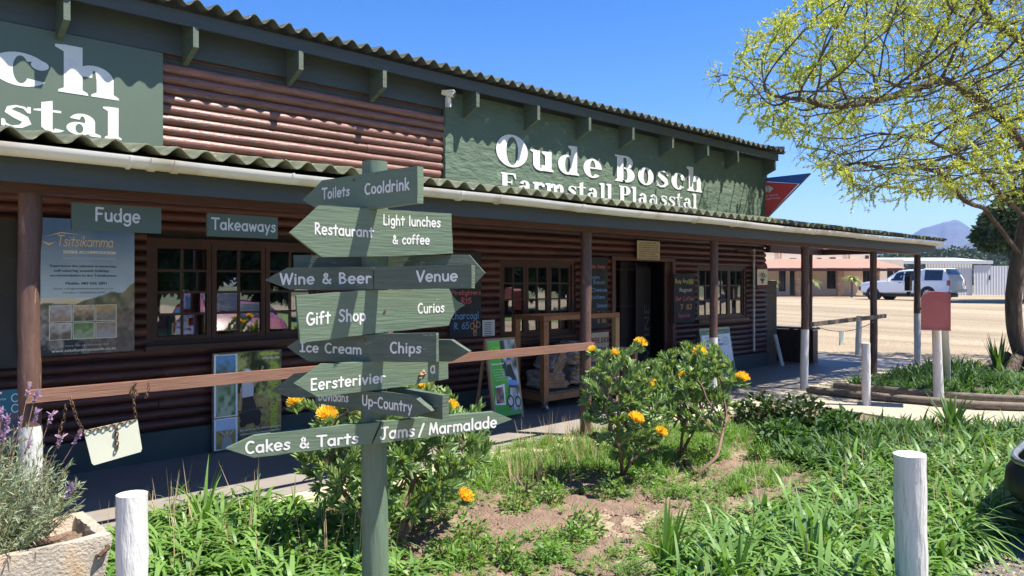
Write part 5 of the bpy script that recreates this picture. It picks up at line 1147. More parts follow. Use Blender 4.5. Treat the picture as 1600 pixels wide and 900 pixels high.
def sprigs(base_pts, tips, per, ln, wd, spread=.9, t0=.25, prof=(.5, 1, .1)):
    """short leaves set all along stems"""
    n = len(base_pts); t = rng.uniform(t0, 1, (n, per)); p = base_pts[:, None] + (tips - base_pts)[:, None] * t[..., None]
    ax = unit(tips - base_pts)[:, None]; d = unit(ax * rng.uniform(.5, 1.3, (n, per, 1)) + rng.normal(size=(n, per, 3)) * spread * .6); p = p.reshape(-1, 3); d = d.reshape(-1, 3)
    return straps(p, d, rng.normal(size=p.shape), rng.uniform(.7, 1.2, len(p)) * ln, wd, .2, prof)
def lavender(cx, cy, rx, ry, zb, zt, n, nflo, label):
    T = Thing('lavender_bush', label, 'shrub', (cx, cy, zb), 'lavender bushes in the planter')
    ang = rng.uniform(0, 2 * np.pi, n); rr = np.sqrt(rng.random(n)); tips = np.stack([cx + rx * rr * np.cos(ang), cy + ry * rr * np.sin(ang), zb + (zt - zb) * (1 - .55 * rr ** 2) * rng.uniform(.5, 1, n)], 1)
    bs = np.stack([cx + .25 * (tips[:, 0] - cx), cy + .25 * (tips[:, 1] - cy), np.full(n, zb)], 1)
    mb = MB()
    for i in range(0, n, 4): mb.tube([bs[i], (bs[i] + tips[i]) / 2 + rng.normal(size=3) * .015, tips[i]], [.004, .003, .0015], 4, cap=False)
    T.part('stems', mb, m_stem)
    link_np('foliage', [sprigs(bs, tips, 46, .034, .0045, .9, .2)], l_lav, T.o, T.loc, 'stuff')
    k = np.argsort(-tips[:, 2] + rng.normal(size=n) * .12)[:nflo]; 
    for i in k:
        a = tips[i]; d = unit((tips[i] - bs[i])[None])[0]; st = a + d * rng.uniform(.07, .13); mb = MB(); mb.tube([a, st], .002, 4, cap=False)
        s = T.part('flower_stem', mb, m_stem)
        m_ = 34; tt = rng.random(m_); pp = st + d * (tt * .045)[:, None]; dd = unit(rng.normal(size=(m_, 3)) + d * .6); r0 = straps(pp, dd, rng.normal(size=(m_, 3)), .012, .009, .1, (.6, 1, .5)); pt = np.repeat((st + d * .045)[None], 5, 0)
        r1 = straps(pt, unit(d * 1.2 + rng.normal(size=(5, 3)) * .7), rng.normal(size=(5, 3)), .028, .012, .1, (.5, 1, .5)); fade = rng.random() < .4
        V, Fq, r = merge([r0, r1]); r = r * .5 + (.5 if fade else .1); o = link('flower_spike', np_mesh('flower_spike', V - np.array(T.loc), Fq, l_lavf, r), s)
    return T
lavender(.10, 3.99, .42, .36, .46, 1.13, 420, 34, 'left lavender bush with mauve flower spikes in the concrete planter')
lavender(.60, 4.0, .40, .34, .46, 1.12, 420, 38, 'right lavender bush with mauve flower spikes in front of the white-footed post')

# ------------------------------------------------------------------ strappy and weedy ground cover
def clump_field(name, pts, per, L0, W0, mats, label, cat, tall=None, zb=-.03, bend=(1.0, 2.2), lean=.5, scale_fn=None):
    n = len(pts); s = rng.uniform(.7, 1.15, n); 
    if scale_fn is not None: s = s * scale_fn(pts)
    a = rng.uniform(0, 2 * np.pi, (n, per)); out = rng.uniform(.12, 1.0, (n, per)) * lean
    d = np.stack([np.cos(a) * out, np.sin(a) * out, np.ones_like(a) * rng.uniform(.5, 1, (n, per))], -1)
    base = np.concatenate([pts, np.full((n, 1), zb)], 1)[:, None] + d * np.array([.03, .03, 0]); base = np.broadcast_to(base, d.shape)
    Ln = L0 * s[:, None] * rng.uniform(.55, 1.15, (n, per)); Wd = W0 * rng.uniform(.7, 1.25, (n, per)); bd = rng.uniform(bend[0], bend[1], (n, per))
    V, Fq, r = straps(base.reshape(-1, 3), d.reshape(-1, 3), np.stack([-np.sin(a), np.cos(a), a * 0], -1).reshape(-1, 3)[:, [1, 0, 2]] * 0 + np.array([0, 0, 1.0]), Ln.ravel(), Wd.ravel(), bd.ravel(), (.55, .95, 1, .85, .55, .03))
    o = tag(link(name, np_mesh(name, V, Fq, mats, r)), label, cat, kind='stuff'); return o
AG_L = [(150, 860), (215, 815), (330, 790), (455, 790), (560, 825), (650, 900), (700, 1010), (560, 1120), (150, 1120)]
AG_R = [(960, 1010), (1070, 925), (1120, 850), (1190, 800), (1300, 765), (1350, 720), (1480, 700), (1560, 710), (1620, 735), (1570, 800), (1490, 865), (1450, 930), (1440, 1080), (900, 1120)]
AG_B = [(1180, 672), (1300, 668), (1460, 666), (1620, 668), (1640, 730), (1560, 722), (1380, 735), (1300, 740), (1220, 715)]
clump_field('agapanthus_bed', sample_ground(AG_L, 420), 40, .34, .025, l_aga, 'dense bright green strappy leaves filling the bed behind the left bollard', 'ground cover', bend=(1.7, 3.8), lean=1.0)
def sc_r(p): return .8 + .55 * np.clip((vnoise(p[:, 0], p[:, 1], 1.4) - .3) * 1.6, 0, 1)
clump_field('agapanthus_bed', sample_ground(AG_R, 860), 40, .38, .026, l_aga, 'dense arching strappy leaves around the big bollard at lower right', 'ground cover', bend=(1.7, 3.8), lean=1.0, scale_fn=sc_r)
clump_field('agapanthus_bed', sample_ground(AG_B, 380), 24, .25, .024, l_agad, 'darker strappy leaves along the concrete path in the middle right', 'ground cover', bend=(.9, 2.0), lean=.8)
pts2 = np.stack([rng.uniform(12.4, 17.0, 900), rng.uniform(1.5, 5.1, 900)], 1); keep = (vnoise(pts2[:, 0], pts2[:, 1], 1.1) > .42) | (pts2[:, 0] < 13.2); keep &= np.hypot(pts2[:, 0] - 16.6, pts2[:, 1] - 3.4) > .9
clump_field('agapanthus_bed', pts2[keep], 16, .34, .026, l_agad, 'strappy ground cover under the spreading tree, its shade painted into the leaf colour', 'ground cover', bend=(.9, 2.0), lean=.9)
# individual tall leaf clumps
def rosette(name, label, cat, p, n, L0, W0, mat, bend=(.3, 1.2), lean=.7, group=None, prof=(.6, 1, .9, .65, .35, .03)):
    a = rng.uniform(0, 2 * np.pi, n); o_ = rng.uniform(.08, 1, n) * lean; d = np.stack([np.cos(a) * o_, np.sin(a) * o_, rng.uniform(.6, 1, n)], -1)
    V, Fq, r = straps(np.zeros((n, 3)) + d * .02, d, np.array([0, 0, 1.0]) + np.zeros((n, 3)), L0 * rng.uniform(.7, 1.1, n), W0, rng.uniform(bend[0], bend[1], n), prof)
    T = Thing(name, label, cat, p, group); link('leaves', np_mesh('leaves', V, Fq, mat, r), T.o); return T
rosette('strap_leaf_plant', 'tall upright strap-leaved plant at the edge of the bare soil, front right', 'plant', onz(1040, 905, -.03), 22, .52, .034, l_aga, (.2, .8), .5)
rosette('strap_leaf_plant', 'broad upright strap-leaved plant at the bottom edge left of the big bollard', 'plant', onz(1150, 940, -.03), 20, .50, .036, l_aga, (.3, 1.0), .55)
rosette('strap_leaf_plant', 'strap-leaved plant left of the big bollard with long drooping leaves', 'plant', onz(1270, 905, -.03), 24, .55, .034, l_aga, (.5, 1.6), .8)
rosette('spiky_plant', 'dark spiky rosette beside the path in front of the letter box', 'plant', onz(1488, 676, -.03), 34, .50, .045, l_agad, (.1, .9), .9)
rosette('spiky_plant', 'young spiky aloe-like plant at the foot of the tree trunk', 'plant', onz(1560, 585, -.03), 20, .75, .075, l_agad, (.0, .4), .45)
rosette('strap_leaf_plant', 'upright leaves sticking above the left bed near the walkway', 'plant', onz(318, 830, -.03), 14, .50, .03, l_aga, (.8, 1.8), .7)
# weeds: small leafy plants, grass tufts, clods over the bare bed
SOIL = [(480, 800), (620, 770), (800, 690), (905, 672), (1000, 665), (1180, 660), (1240, 715), (1330, 745), (1180, 800), (1060, 900), (930, 1010), (900, 1100), (640, 1100), (640, 930)]
n = 4600; sp = sample_ground(SOIL, n); dn = vnoise(sp[:, 0] + 3, sp[:, 1], 1.7) * .55 + vnoise(sp[:, 0], sp[:, 1] + 7, 5) * .45
px_ = None
keep = rng.random(n) < np.clip((dn - .50) * 4, .012, 1); keep |= (sp[:, 1] > 4.3) & (rng.random(n) < .75)
wp = sp[keep]; m_ = len(wp)
def weeds(pts, st, per, hgt, ll, lw, mat, name, label):
    n = len(pts); hh = hgt * rng.uniform(.4, 1.3, n); parts = []
    for k in range(st):
        b = np.concatenate([pts + rng.normal(size=(n, 2)) * .02, np.full((n, 1), -.04)], 1); tp = b + np.stack([rng.normal(size=n) * .03, rng.normal(size=n) * .03, hh * rng.uniform(.5, 1.1, n)], 1)
        t = rng.uniform(.1, 1, (n, per)); p = b[:, None] + (tp - b)[:, None] * t[..., None]; a = rng.uniform(0, 6.28, (n, per)); d = np.stack([np.cos(a), np.sin(a), rng.uniform(.1, .9, (n, per))], -1)
        parts.append(straps(p.reshape(-1, 3), d.reshape(-1, 3), np.array([0, 0, 1.0]) + np.zeros((n * per, 3)), ll * rng.uniform(.6, 1.2, n * per), lw * rng.uniform(.7, 1.2, n * per), .5, (.4, 1, .8, .05)))
    V, Fq, r = merge(parts); return tag(link(name, np_mesh(name, V, Fq, mat, r)), label, 'weeds', kind='stuff')
weeds(wp, 3, 9, .085, .028, .010, l_weed, 'weeds', 'low bright green weeds scattered over the bare soil')
# grass tufts
gpx = sample_ground([(470, 790), (640, 760), (790, 700), (930, 672), (1180, 660), (1270, 725), (1190, 775), (900, 730), (800, 745), (700, 790), (560, 830)], 760)
keep = (gpx[:, 1] > 4.15) | (vnoise(gpx[:, 0], gpx[:, 1], 3) > .58)
clump_field('grass_patch', gpx[keep], 20, .15, .0075, l_weed, 'light green grass tufts between the pincushion shrubs and the veranda', 'grass', bend=(.4, 1.8), lean=.7)
gs = sample_ground(SOIL, 1500); keep = vnoise(gs[:, 0] + 2, gs[:, 1] + 1, 4) > .68
clump_field('sparse_grass', gs[keep], 9, .10, .005, l_weed, 'thin sparse grass sprouting from the soil', 'grass', bend=(.3, 1.6), lean=.9)
dg = sample_ground([(830, 690), (905, 680), (1000, 690), (880, 760), (770, 770)], 70)
clump_field('dry_stalks', dg, 5, .36, .004, l_dry, 'dry seeding grass stalks by the middle veranda post', 'grass', bend=(.0, .5), lean=.3)
dg = sample_ground(AG_L, 80); clump_field('dry_stalks', dg, 2, .42, .006, l_dry, 'brown dead flower stalks standing in the left bed', 'grass', bend=(0, .3), lean=.3)
dg = sample_ground(AG_R, 130); clump_field('dry_stalks', dg, 2, .42, .006, l_dry, 'brown dead flower stalks standing among the right strappy leaves', 'grass', bend=(0, .3), lean=.3)
# dark leafy shrubs at the back of the bed
def leafy(name, label, p, r, h, n, mat, ll=.05, lw=.028, cat='shrub', group=None):
    T = Thing(name, label, cat, p, group); d = rand_dirs(n); rr = rng.random(n) ** .45; c = d * np.array([r, r, h]) * rr[:, None]; c[:, 2] = np.maximum(c[:, 2], .01)
    V, Fq, rr_ = straps(c, unit(d + rng.normal(size=(n, 3)) * .6), rng.normal(size=(n, 3)), ll * rng.uniform(.6, 1.2, n), lw, .6, (.4, 1, .85, .05)); link('foliage', np_mesh('foliage', V, Fq, mat, rr_), T.o)['kind'] = 'stuff'
    mb = MB()
    for k in range(7): a = U(0, 6.28); mb.tube([(0, 0, -.03), (math.cos(a) * r * .3, math.sin(a) * r * .3, h * .4), (math.cos(a) * r * .6, math.sin(a) * r * .6, h * .6)], [.025 * h, .018 * h, .008 * h], 5, cap=False)
    T.part('stems', mb, m_stem, local=True); return T
for i, (px, py, r, h) in enumerate(((1190, 668, .33, .42), (1255, 672, .36, .40), (1318, 690, .30, .34), (1225, 700, .30, .30))):
    leafy('dark_leafy_shrub', ['dark broad-leaved shrub nearest the entrance at the back of the bed', 'dark broad-leaved shrub in the middle of the back row with brown seed heads', 'low dark shrub at the right of the back row', 'small dark shrub in front of the back row'][i], onz(px, py, -.03), r, h, 900, l_dark if i < 2 else l_agad, .075, .04, group='dark shrubs at the back of the bed')
for i, (px, py) in enumerate(((500, 895), (735, 850), (795, 885), (860, 880), (895, 850), (810, 800), (915, 835), (860, 790), (1110, 720), (1130, 690), (1185, 720), (735, 885), (955, 780), (1010, 760), (690, 880))):
    q = onz(px, py, -.04); lab = ['bottom left near the post', 'just right of the signpost', 'in the front of the bare soil', 'front centre of the soil', 'in the middle soil', 'below the middle shrub left', 'between soil and right leaves', 'under the left pincushion shade', 'right of the middle pincushion', 'behind the right pincushion stem', 'near the dark shrubs', 'close right of the post foot', 'below the middle pincushion trunk', 'beside the middle pincushion trunk', 'at the foot of the signpost'][i]
    leafy('leafy_weed', 'small bright leafy weed ' + lab, q, .12 * U(.8, 1.3), .17 * U(.8, 1.4), 260, l_weed, .042, .017, 'weed', group='leafy weeds in the bare soil')
# soil clods and litter
n = 5200; cp = sample_ground([(430, 830), (640, 760), (900, 690), (1200, 690), (1330, 760), (1100, 900), (950, 1060), (560, 1060)], n); s = rng.uniform(.003, .014, n) * rng.choice([1, 1, 1.6], n)
tet = np.array([[1, 0, -.3], [-.5, .87, -.3], [-.5, -.87, -.3], [.1, 0, .9]]); rot = rng.uniform(0, 6.28, n); cs, sn = np.cos(rot), np.sin(rot)
Vt = tet[None] * s[:, None, None] * rng.uniform(.6, 1.4, (n, 1, 3)); x = Vt[..., 0] * cs[:, None] - Vt[..., 1] * sn[:, None]; y = Vt[..., 0] * sn[:, None] + Vt[..., 1] * cs[:, None]
Vt = np.stack([x + cp[:, :1], y + cp[:, 1:], Vt[..., 2] + -.03 + .05 * 0], -1).reshape(-1, 3); Fq = (np.array([[0, 1, 3], [1, 2, 3], [2, 0, 3]])[None] + (np.arange(n) * 4)[:, None, None]).reshape(-1, 3)
tag(link('soil_clods', np_mesh('soil_clods', Vt, Fq, m_clod, smooth=False)), 'crumbly brown soil clods on the bare bed', 'soil', kind='stuff')
# gravel by the dark car corner; the car's shadow is put into its dark colour
n = 5000; cp = sample_ground([(1440, 1000), (1480, 860), (1590, 800), (1700, 830), (1700, 1050)], n); s = rng.uniform(.005, .014, n)
Vt = tet[None] * s[:, None, None] * rng.uniform(.6, 1.4, (n, 1, 3)); Vt = np.stack([Vt[..., 0] + cp[:, :1], Vt[..., 1] + cp[:, 1:], Vt[..., 2] - .045], -1).reshape(-1, 3); Fq = (np.array([[0, 1, 3], [1, 2, 3], [2, 0, 3]])[None] + (np.arange(n) * 4)[:, None, None]).reshape(-1, 3)
tag(link('gravel', np_mesh('gravel', Vt, Fq, M('shadow_toned_gravel', (.14, .13, .12), rough=.9, var=.4, scale=30, bump=0), smooth=False)), 'loose grey gravel at the lower right corner, car shadow painted into its colour', 'gravel', kind='stuff')

# ------------------------------------------------------------------ branching by space colonisation
def colonize(att, nodes, parent, step, infl, kill, iters=200, tropism=(0, 0, 0)):
    nodes = [np.array(p, float) for p in nodes]; parent = list(parent); att = np.array(att, float); NP = np.array(nodes)
    D = np.linalg.norm(att[:, None] - NP[None], axis=2); ni = D.argmin(1); nd = D.min(1)
    for it in range(iters):
        act = nd < infl
        if not act.any() or len(att) == 0: break
        idx = ni[act]; v = unit(att[act] - NP[idx]); acc = {}
        S = np.zeros_like(NP); np.add.at(S, idx, v); u = np.unique(idx); dirs = unit(unit(S[u]) + np.array(tropism) + rng.normal(size=(len(u), 3)) * .22); new = NP[u] + dirs * step
        ok = np.ones(len(u), bool)
        o = len(NP); NP = np.concatenate([NP, new[ok]]); parent += list(u[ok])
        D = np.linalg.norm(att[:, None] - new[None], axis=2); j = D.argmin(1); dj = D.min(1); b = dj < nd; nd = np.where(b, dj, nd); ni = np.where(b, o + j, ni)
        k = nd > kill; att, nd, ni = att[k], nd[k], ni[k]
    return NP, np.array(parent)
def skeleton_mesh(NP, parent, r_tip, expo, rmax, nside=6, smooth_it=1):
    n = len(NP); ch = [[] for _ in range(n)]
    for i in range(n):
        if parent[i] >= 0: ch[parent[i]].append(i)
    rad = np.zeros(n)
    for i in range(n - 1, -1, -1): rad[i] = r_tip if not ch[i] else (sum(rad[c] ** expo for c in ch[i])) ** (1 / expo)
    rad = np.minimum(rad, rmax); P = NP.copy()
    for _ in range(smooth_it):
        Q = P.copy()
        for i in range(n):
            if parent[i] >= 0 and ch[i]: b = max(ch[i], key=lambda c: rad[c]); Q[i] = P[i] * .5 + (P[parent[i]] + P[b]) * .25
        P = Q
    chains = []; 
    start = [(0, None)]
    while start:
        i, pr = start.pop(); c = ([pr] if pr is not None else []) + [i]
        while ch[i]:
            cs_ = sorted(ch[i], key=lambda k: -rad[k]); 
            for k in cs_[1:]: start.append((k, i))
            i = cs_[0]; c.append(i)
        chains.append(c)
    return P, rad, ch, chains
def tubes(P, rad, chains, big=8, small=4):
    mb = MB()
    for c in chains:
        if len(c) < 2: continue
        r = [rad[k] for k in c]; r[0] = min(r[0], r[1] * 1.25) if len(r) > 1 else r[0]
        mb.tube([P[k] for k in c], r, big if max(r) > .03 else (5 if max(r) > .012 else small), cap=False)
    return mb
# ------------------------------------------------------------------ pincushion shrubs
def flower_mesh(seed, R0=.045, young=False):
    g = np.random.default_rng(seed); n = 210 if not young else 120
    ph = np.arccos(g.uniform(-.15 if not young else .3, 1, n)); th = g.uniform(0, 6.28, n); d = np.stack([np.sin(ph) * np.cos(th), np.sin(ph) * np.sin(th), np.cos(ph)], 1)
    a = straps(d * R0 * .35, unit(d + np.array([0, 0, .25])), g.normal(size=(n, 3)), R0 * g.uniform(.85, 1.15, n), R0 * .085, -.25, (1, .8, .7, 1.5))
    n2 = 260; ph = np.arccos(g.uniform(-.2, 1, n2)); th = g.uniform(0, 6.28, n2); d = np.stack([np.sin(ph) * np.cos(th), np.sin(ph) * np.sin(th), np.cos(ph)], 1)
    b = straps(d * R0 * .3, d, g.normal(size=(n2, 3)), R0 * .45, R0 * .13, .3, (1, 1, .4)); V, Fq, r = merge([a, b]); return np_mesh('pincushion_flower', V, Fq, l_flow, r)
FLM = [flower_mesh(i) for i in range(4)]
def bud_mesh(seed, young=True):
    g = np.random.default_rng(seed); n = 90; t = (np.arange(n) + .5) / n; th = np.arange(n) * 2.4; rr = .024 * np.sin(np.clip(t * 2.6 + .35, 0, 3.1)); c = np.stack([rr * np.cos(th), rr * np.sin(th), t * .055 - .005], 1)
    d = unit(np.stack([np.cos(th) * .5, np.sin(th) * .5, np.ones(n)], 1)); return np_mesh('bud', *straps(c, d, np.stack([np.cos(th), np.sin(th), th * 0], 1), .020, .013, -.4, (.8, 1, .1))[:2], l_bud, np.repeat(g.random(n), 6))
BDM = [bud_mesh(i) for i in range(3)]
def pincushion(label, base, stems, centre, radii, natt, flowers, nbud, lean_up=.35, leaf=.072, dens=16, zc_=None, seed=1):
    """stems: first nodes; crown ellipsoid; flowers: list of (x,y,z,size)"""
    T = Thing('pincushion_shrub', label, 'shrub', base, 'pincushion shrubs in the garden bed')
    a = rng.normal(size=(natt, 3)); a = unit(a) * (rng.random(natt) ** .42)[:, None]; a = a * np.array(radii) + np.array(centre)
    zlim = base[2] + .14; a = a[a[:, 2] > zlim]
    nz_ = vnoise(a[:, 0] + seed * 3, a[:, 2] + a[:, 1], 4.5); a = a[nz_ > .22]
    a = np.concatenate([a, np.array([f[:3] for f in flowers])]) if flowers else a
    nodes = [np.array(base)]; par = [-1]
    for st in stems:
        p = 0; b = np.array(base)
        for q in st:
            q = np.array(q); k = max(1, int(np.linalg.norm(q - b) / .05))
            for j in range(1, k + 1): nodes.append(b + (q - b) * j / k); par.append(p); p = len(nodes) - 1
            b = q
    NP, pr = colonize(a, nodes, par, .045, .75, .055, 90, (0, 0, .18)); P, rad, ch, chains = skeleton_mesh(NP, pr, .0032, 2.5, .030)
    T.part('stems', tubes(P, rad, chains), m_stem, smooth=True)
    tips = [i for i in range(len(P)) if not ch[i] and rad[i] < .02]
    bs, ds, Ls = [], [], []
    for i in range(len(P)):
        if rad[i] < .0058 and pr[i] >= 0:
            ax = P[i] - P[pr[i]]; l = np.linalg.norm(ax); 
            if l < 1e-6: continue
            ax = ax / l; k = dens if rad[i] < .0040 else dens // 2
            for j in range(k): bs.append(P[pr[i]] + ax * l * rng.random()); rd = rng.normal(size=3); rd -= ax * rd.dot(ax); rd /= np.linalg.norm(rd) + 1e-9; ds.append(ax * rng.uniform(.7, 1.2) + rd * .6 + np.array([0, 0, lean_up])); Ls.append(leaf * rng.uniform(.7, 1.2))
    bs = np.array(bs); ds = np.array(ds); m_ = len(bs)
    link_np('foliage', [straps(bs, ds, rng.normal(size=(m_, 3)), np.array(Ls), .0145, rng.uniform(-.3, .3, m_), (.35, .75, 1, .85, .35), fold=.0)], l_prot, T.o, T.loc, 'stuff')
    for k, (x, y, z, sz) in enumerate(flowers):
        i = int(np.linalg.norm(P - np.array([x, y, z]), axis=1).argmin()); o = link('pincushion_flower', FLM[k % 4], T.o); d = Vector(P[i] - P[pr[i]]).normalized() * .5 + Vector((0, 0, 1))
        o.location = Vector((x, y, z)) - T.loc; o.rotation_euler = d.to_track_quat('Z', 'Y').to_euler(); o.scale = (sz, sz, sz * U(.85, 1.1))
        a0 = np.array([x, y, z]) - np.array([0, 0, .04 * sz]); mb = MB(); mb.tube([P[i] - np.array(T.loc), np.array([x, y, z]) - np.array(T.loc)], .004, 5, cap=False); s_ = T.part('flower_stalk', mb, m_stem, local=True); nn_ = 26; dd = rand_dirs(nn_, .3)
        link_np('collar_leaves', [straps(a0 + rng.normal(size=(nn_, 3)) * .012 - np.array([0, 0, .01]), dd, rng.normal(size=(nn_, 3)), leaf * .9, .018, .1, (.35, .8, 1, .8, .3))], l_prot, T.o, T.loc)
    tz = sorted(tips, key=lambda i: -P[i][2] + U(0, .35))[:nbud]
    for k, i in enumerate(tz):
        o = link('bud', BDM[k % 3], T.o); d = Vector(P[i] - P[pr[i]]).normalized() + Vector((0, 0, .6)); o.location = Vector(P[i]) - T.loc; o.rotation_euler = d.to_track_quat('Z', 'Y').to_euler(); s_ = U(.5, .8); o.scale = (s_, s_, s_ * 1.15)
    return T
def at(px, py, Z): return tuple(atZ(px, py, Z))
b = onz(622, 858, -.04)
pincushion('largest pincushion shrub spreading behind the signpost with orange-yellow blooms', tuple(b), [[at(632, 800, 4.95), at(650, 740, 5.05)], [at(590, 790, 5.0), at(540, 745, 5.15)], [at(655, 790, 5.0), at(720, 730, 5.1)], [at(560, 800, 4.8), at(500, 720, 4.95)]],
    at(625, 700, 5.05), (.72, .52, .48), 1000, [(*at(462, 629, 5.0), .95), (*at(511, 652, 4.9), 1.25), (*at(560, 650, 4.95), 1.0), (*at(705, 637, 5.0), .9), (*at(662, 607, 5.15), .85), (*at(640, 612, 5.2), .6), (*at(726, 777, 4.6), 1.0), (*at(690, 720, 5.3), .7)], 30, seed=1)
b = onz(972, 748, -.04)
pincushion('middle pincushion shrub with several upright stems in front of the entrance', tuple(b), [[at(970, 690, 6.3), at(966, 650, 6.3)], [at(985, 720, 6.35), at(1010, 700, 6.45), at(1020, 660, 6.5)], [at(968, 700, 6.2), at(945, 640, 6.2)]],
    at(980, 632, 6.45), (.42, .40, .48), 560, [(*at(926, 548, 6.4), .75), (*at(961, 554, 6.4), .75), (*at(1000, 538, 6.4), 1.05), (*at(993, 655, 5.95), 1.15), (*at(1032, 676, 6.0), .95), (*at(1025, 598, 6.5), .6), (*at(1018, 602, 6.3), .5), (*at(984, 566, 6.5), .55)], 26, leaf=.066, dens=18, seed=2)
b = onz(1063, 712, -.04)
pincushion('right pincushion shrub with bent bare stems in front of the white-footed post', tuple(b), [[at(1066, 680, 7.2), at(1075, 655, 7.2)], [at(1085, 670, 7.25), at(1100, 650, 7.3)], [at(1090, 740, 6.6), at(1120, 715, 6.7), at(1128, 680, 6.9), at(1135, 650, 7.0)]],
    at(1085, 608, 7.2), (.50, .42, .44), 560, [(*at(1093, 551, 7.1), 1.15), (*at(1067, 587, 6.9), .85), (*at(1160, 592, 6.9), 1.15), (*at(1098, 566, 7.4), .5), (*at(1053, 600, 7.2), .45)], 22, leaf=.068, dens=18, seed=3)
# dead twiggy stump in the soil
T = Thing('dead_stump', 'small dead twiggy grey stump in the soil below the middle pincushion', 'stump', onz(822, 775, -.04)); mb = MB()
for k in range(7): a = U(0, 6.28); mb.tube([(0, 0, 0), (math.cos(a) * .04, math.sin(a) * .04, .08), (math.cos(a) * .12, math.sin(a) * .12, U(.12, .2))], [.014, .01, .004], 6)
T.part('twigs', mb, m_oldwood, local=True)
# ------------------------------------------------------------------ the spreading tree with spring leaves
TB = camf(9.65, 14.1, 0); TZ = 14.1
T = Thing('spreading_tree', 'large spreading tree with bare dark limbs and yellow-green spring leaves, right edge', 'tree', TB)
def c3(px, py, Z): p = atZ(px, py, Z); return np.array(p)
base = np.array([TB.x, TB.y, -.08]); trunk = [base, c3(1586, 520, 14.1), c3(1583, 460, 14.05), c3(1592, 400, 14.0), c3(1606, 340, 14.0), c3(1612, 250, 14.0)]
limbs = [(3, [c3(1572, 365, 13.6), c3(1540, 325, 13.2), c3(1500, 312, 12.8), c3(1468, 268, 12.5), c3(1420, 262, 12.3), c3(1350, 255, 12.0), c3(1290, 262, 11.8)]),
         (4, [c3(1560, 300, 13.4), c3(1500, 240, 13.0), c3(1440, 215, 12.8), c3(1380, 205, 12.6)]),
         (5, [c3(1575, 190, 13.6), c3(1520, 150, 13.2), c3(1470, 120, 13.0), c3(1400, 150, 12.6), c3(1300, 170, 12.0), c3(1220, 150, 11.5), c3(1160, 125, 11.2)]),
         (5, [c3(1640, 150, 14.4), c3(1600, 70, 14.2), c3(1540, 20, 14.0), c3(1500, -40, 14.0)]),
         (5, [c3(1700, 180, 14.6), c3(1780, 100, 15.0)]), (4, [c3(1640, 260, 15.2), c3(1560, 180, 16.4), c3(1450, 110, 17.0)]), (3, [c3(1660, 330, 14.8), c3(1740, 270, 15.0)])]
nodes = [trunk[0]]; par = [-1]; tid = [0]
def grow(pid, pts, st=.17, wob=.05):
    p = pid; b = nodes[pid]; ids = []
    for q in pts:
        k = max(1, int(np.linalg.norm(q - b) / st))
        for j in range(1, k + 1): nodes.append(b + (q - b) * j / k + rng.normal(size=3) * wob * (0 < j < k)); par.append(p); p = len(nodes) - 1
        b = q; ids.append(p)
    return ids
tids = [0] + grow(0, trunk[1:], wob=.015)
for i, pts in limbs: grow(tids[i], pts)
# crown volume
n = 9500; A = []
cx, cz_ = 9.3, 14.0
while len(A) < n:
    px = rng.uniform(1095, 1780, 4000); py = rng.uniform(-330, 350, 4000); Z = rng.uniform(10.2, 18, 4000)
    ed = 1 - np.clip((1330 - px) / 235, 0, 1); top = 70 - 110 * ed - 90; bot = np.where(px < 1330, 130 + (px - 1095) * .72, 315 - (px - 1330) * .06)
    rz = 3.9 * np.sqrt(np.clip(1 - ((px - 1600) / 500.) ** 2, .02, 1)); ok = (py < bot) & (py > np.maximum(110 - (px - 1095) * .75, -200)) & (np.abs(Z - 13.4) < rz) & (vnoise(px / 60, py / 60 + Z * .6, 1) > .26)
    for a, b, c in zip(px[ok], py[ok], Z[ok]):
        q = c3(a, b, c); s = (7.55 - q[1]) / 1.0; zz = q[2] - 2.15 * s; xx = q[0] - .62 * s   # thin the crown so its shadow stays off the lettered wall
        if s > 0 and 2.75 < zz < 4.6 and xx < 13.6 and random.random() < .93: continue
        A.append(q)
A = np.array(A[:n])
NP, pr = colonize(A, nodes, par, .15, 2.0, .22, 140, (0, 0, -.02))
P, rad, ch, chains = skeleton_mesh(NP, pr,   .0050, 2.3, .30, smooth_it=2)
sel = [i for i in range(len(P)) if rad[i] > .035]
T.part('trunk', tubes(P, rad, [c for c in chains if max(rad[k] for k in c[1:] or c) > .10], 14), m_bark, smooth=True)
T.part('branches', tubes(P, rad, [c for c in chains if max(rad[k] for k in c[1:] or c) <= .10], 7, 4), m_bark, smooth=True)
# drooping twigs and leaflets
tip = np.array([i for i in range(len(P)) if rad[i] < .0085 and pr[i] >= 0]); tw = np.repeat(tip, 2)
mbt = []; bs = P[tw]; dd = unit(rng.normal(size=(len(tw), 3)) + unit(P[tw] - P[pr[tw]]) * 1.0 + np.array([0, 0, .12])); LL = rng.uniform(.12, .38, len(tw))
tws = straps(bs, dd, rng.normal(size=bs.shape), LL, .006, .15, (1, .9, .8, .6, .4))
link_np('twigs', [tws], m_bark, T.o, T.loc, 'stuff')
TV = tws[0].reshape(len(tw), 5, 2, 3).mean(2)
k = 68; ti = np.repeat(np.arange(len(tw)), k); dens_ = .5 * vnoise(P[tw][:, 0] * 1.0, P[tw][:, 2] + P[tw][:, 1], .9) + .5 * vnoise(P[tw][:, 0] + 4, P[tw][:, 2] - P[tw][:, 1], 3.2); keep = rng.random(len(ti)) < np.clip((dens_[ti] - .36) * 4.0, .05, 1); ti = ti[keep]
f = rng.uniform(.1, 4, len(ti)); fi = np.minimum(f.astype(int), 3); fr_ = (f - fi)[:, None]; pp = TV[ti, fi] * (1 - fr_) + TV[ti, fi + 1] * fr_
dl = unit(rng.normal(size=pp.shape) + np.array([0, 0, -.1])); lf = straps(pp, dl, rng.normal(size=pp.shape), rng.uniform(.020, .042, len(pp)), .015, .3, (.4, 1, .75, .05))
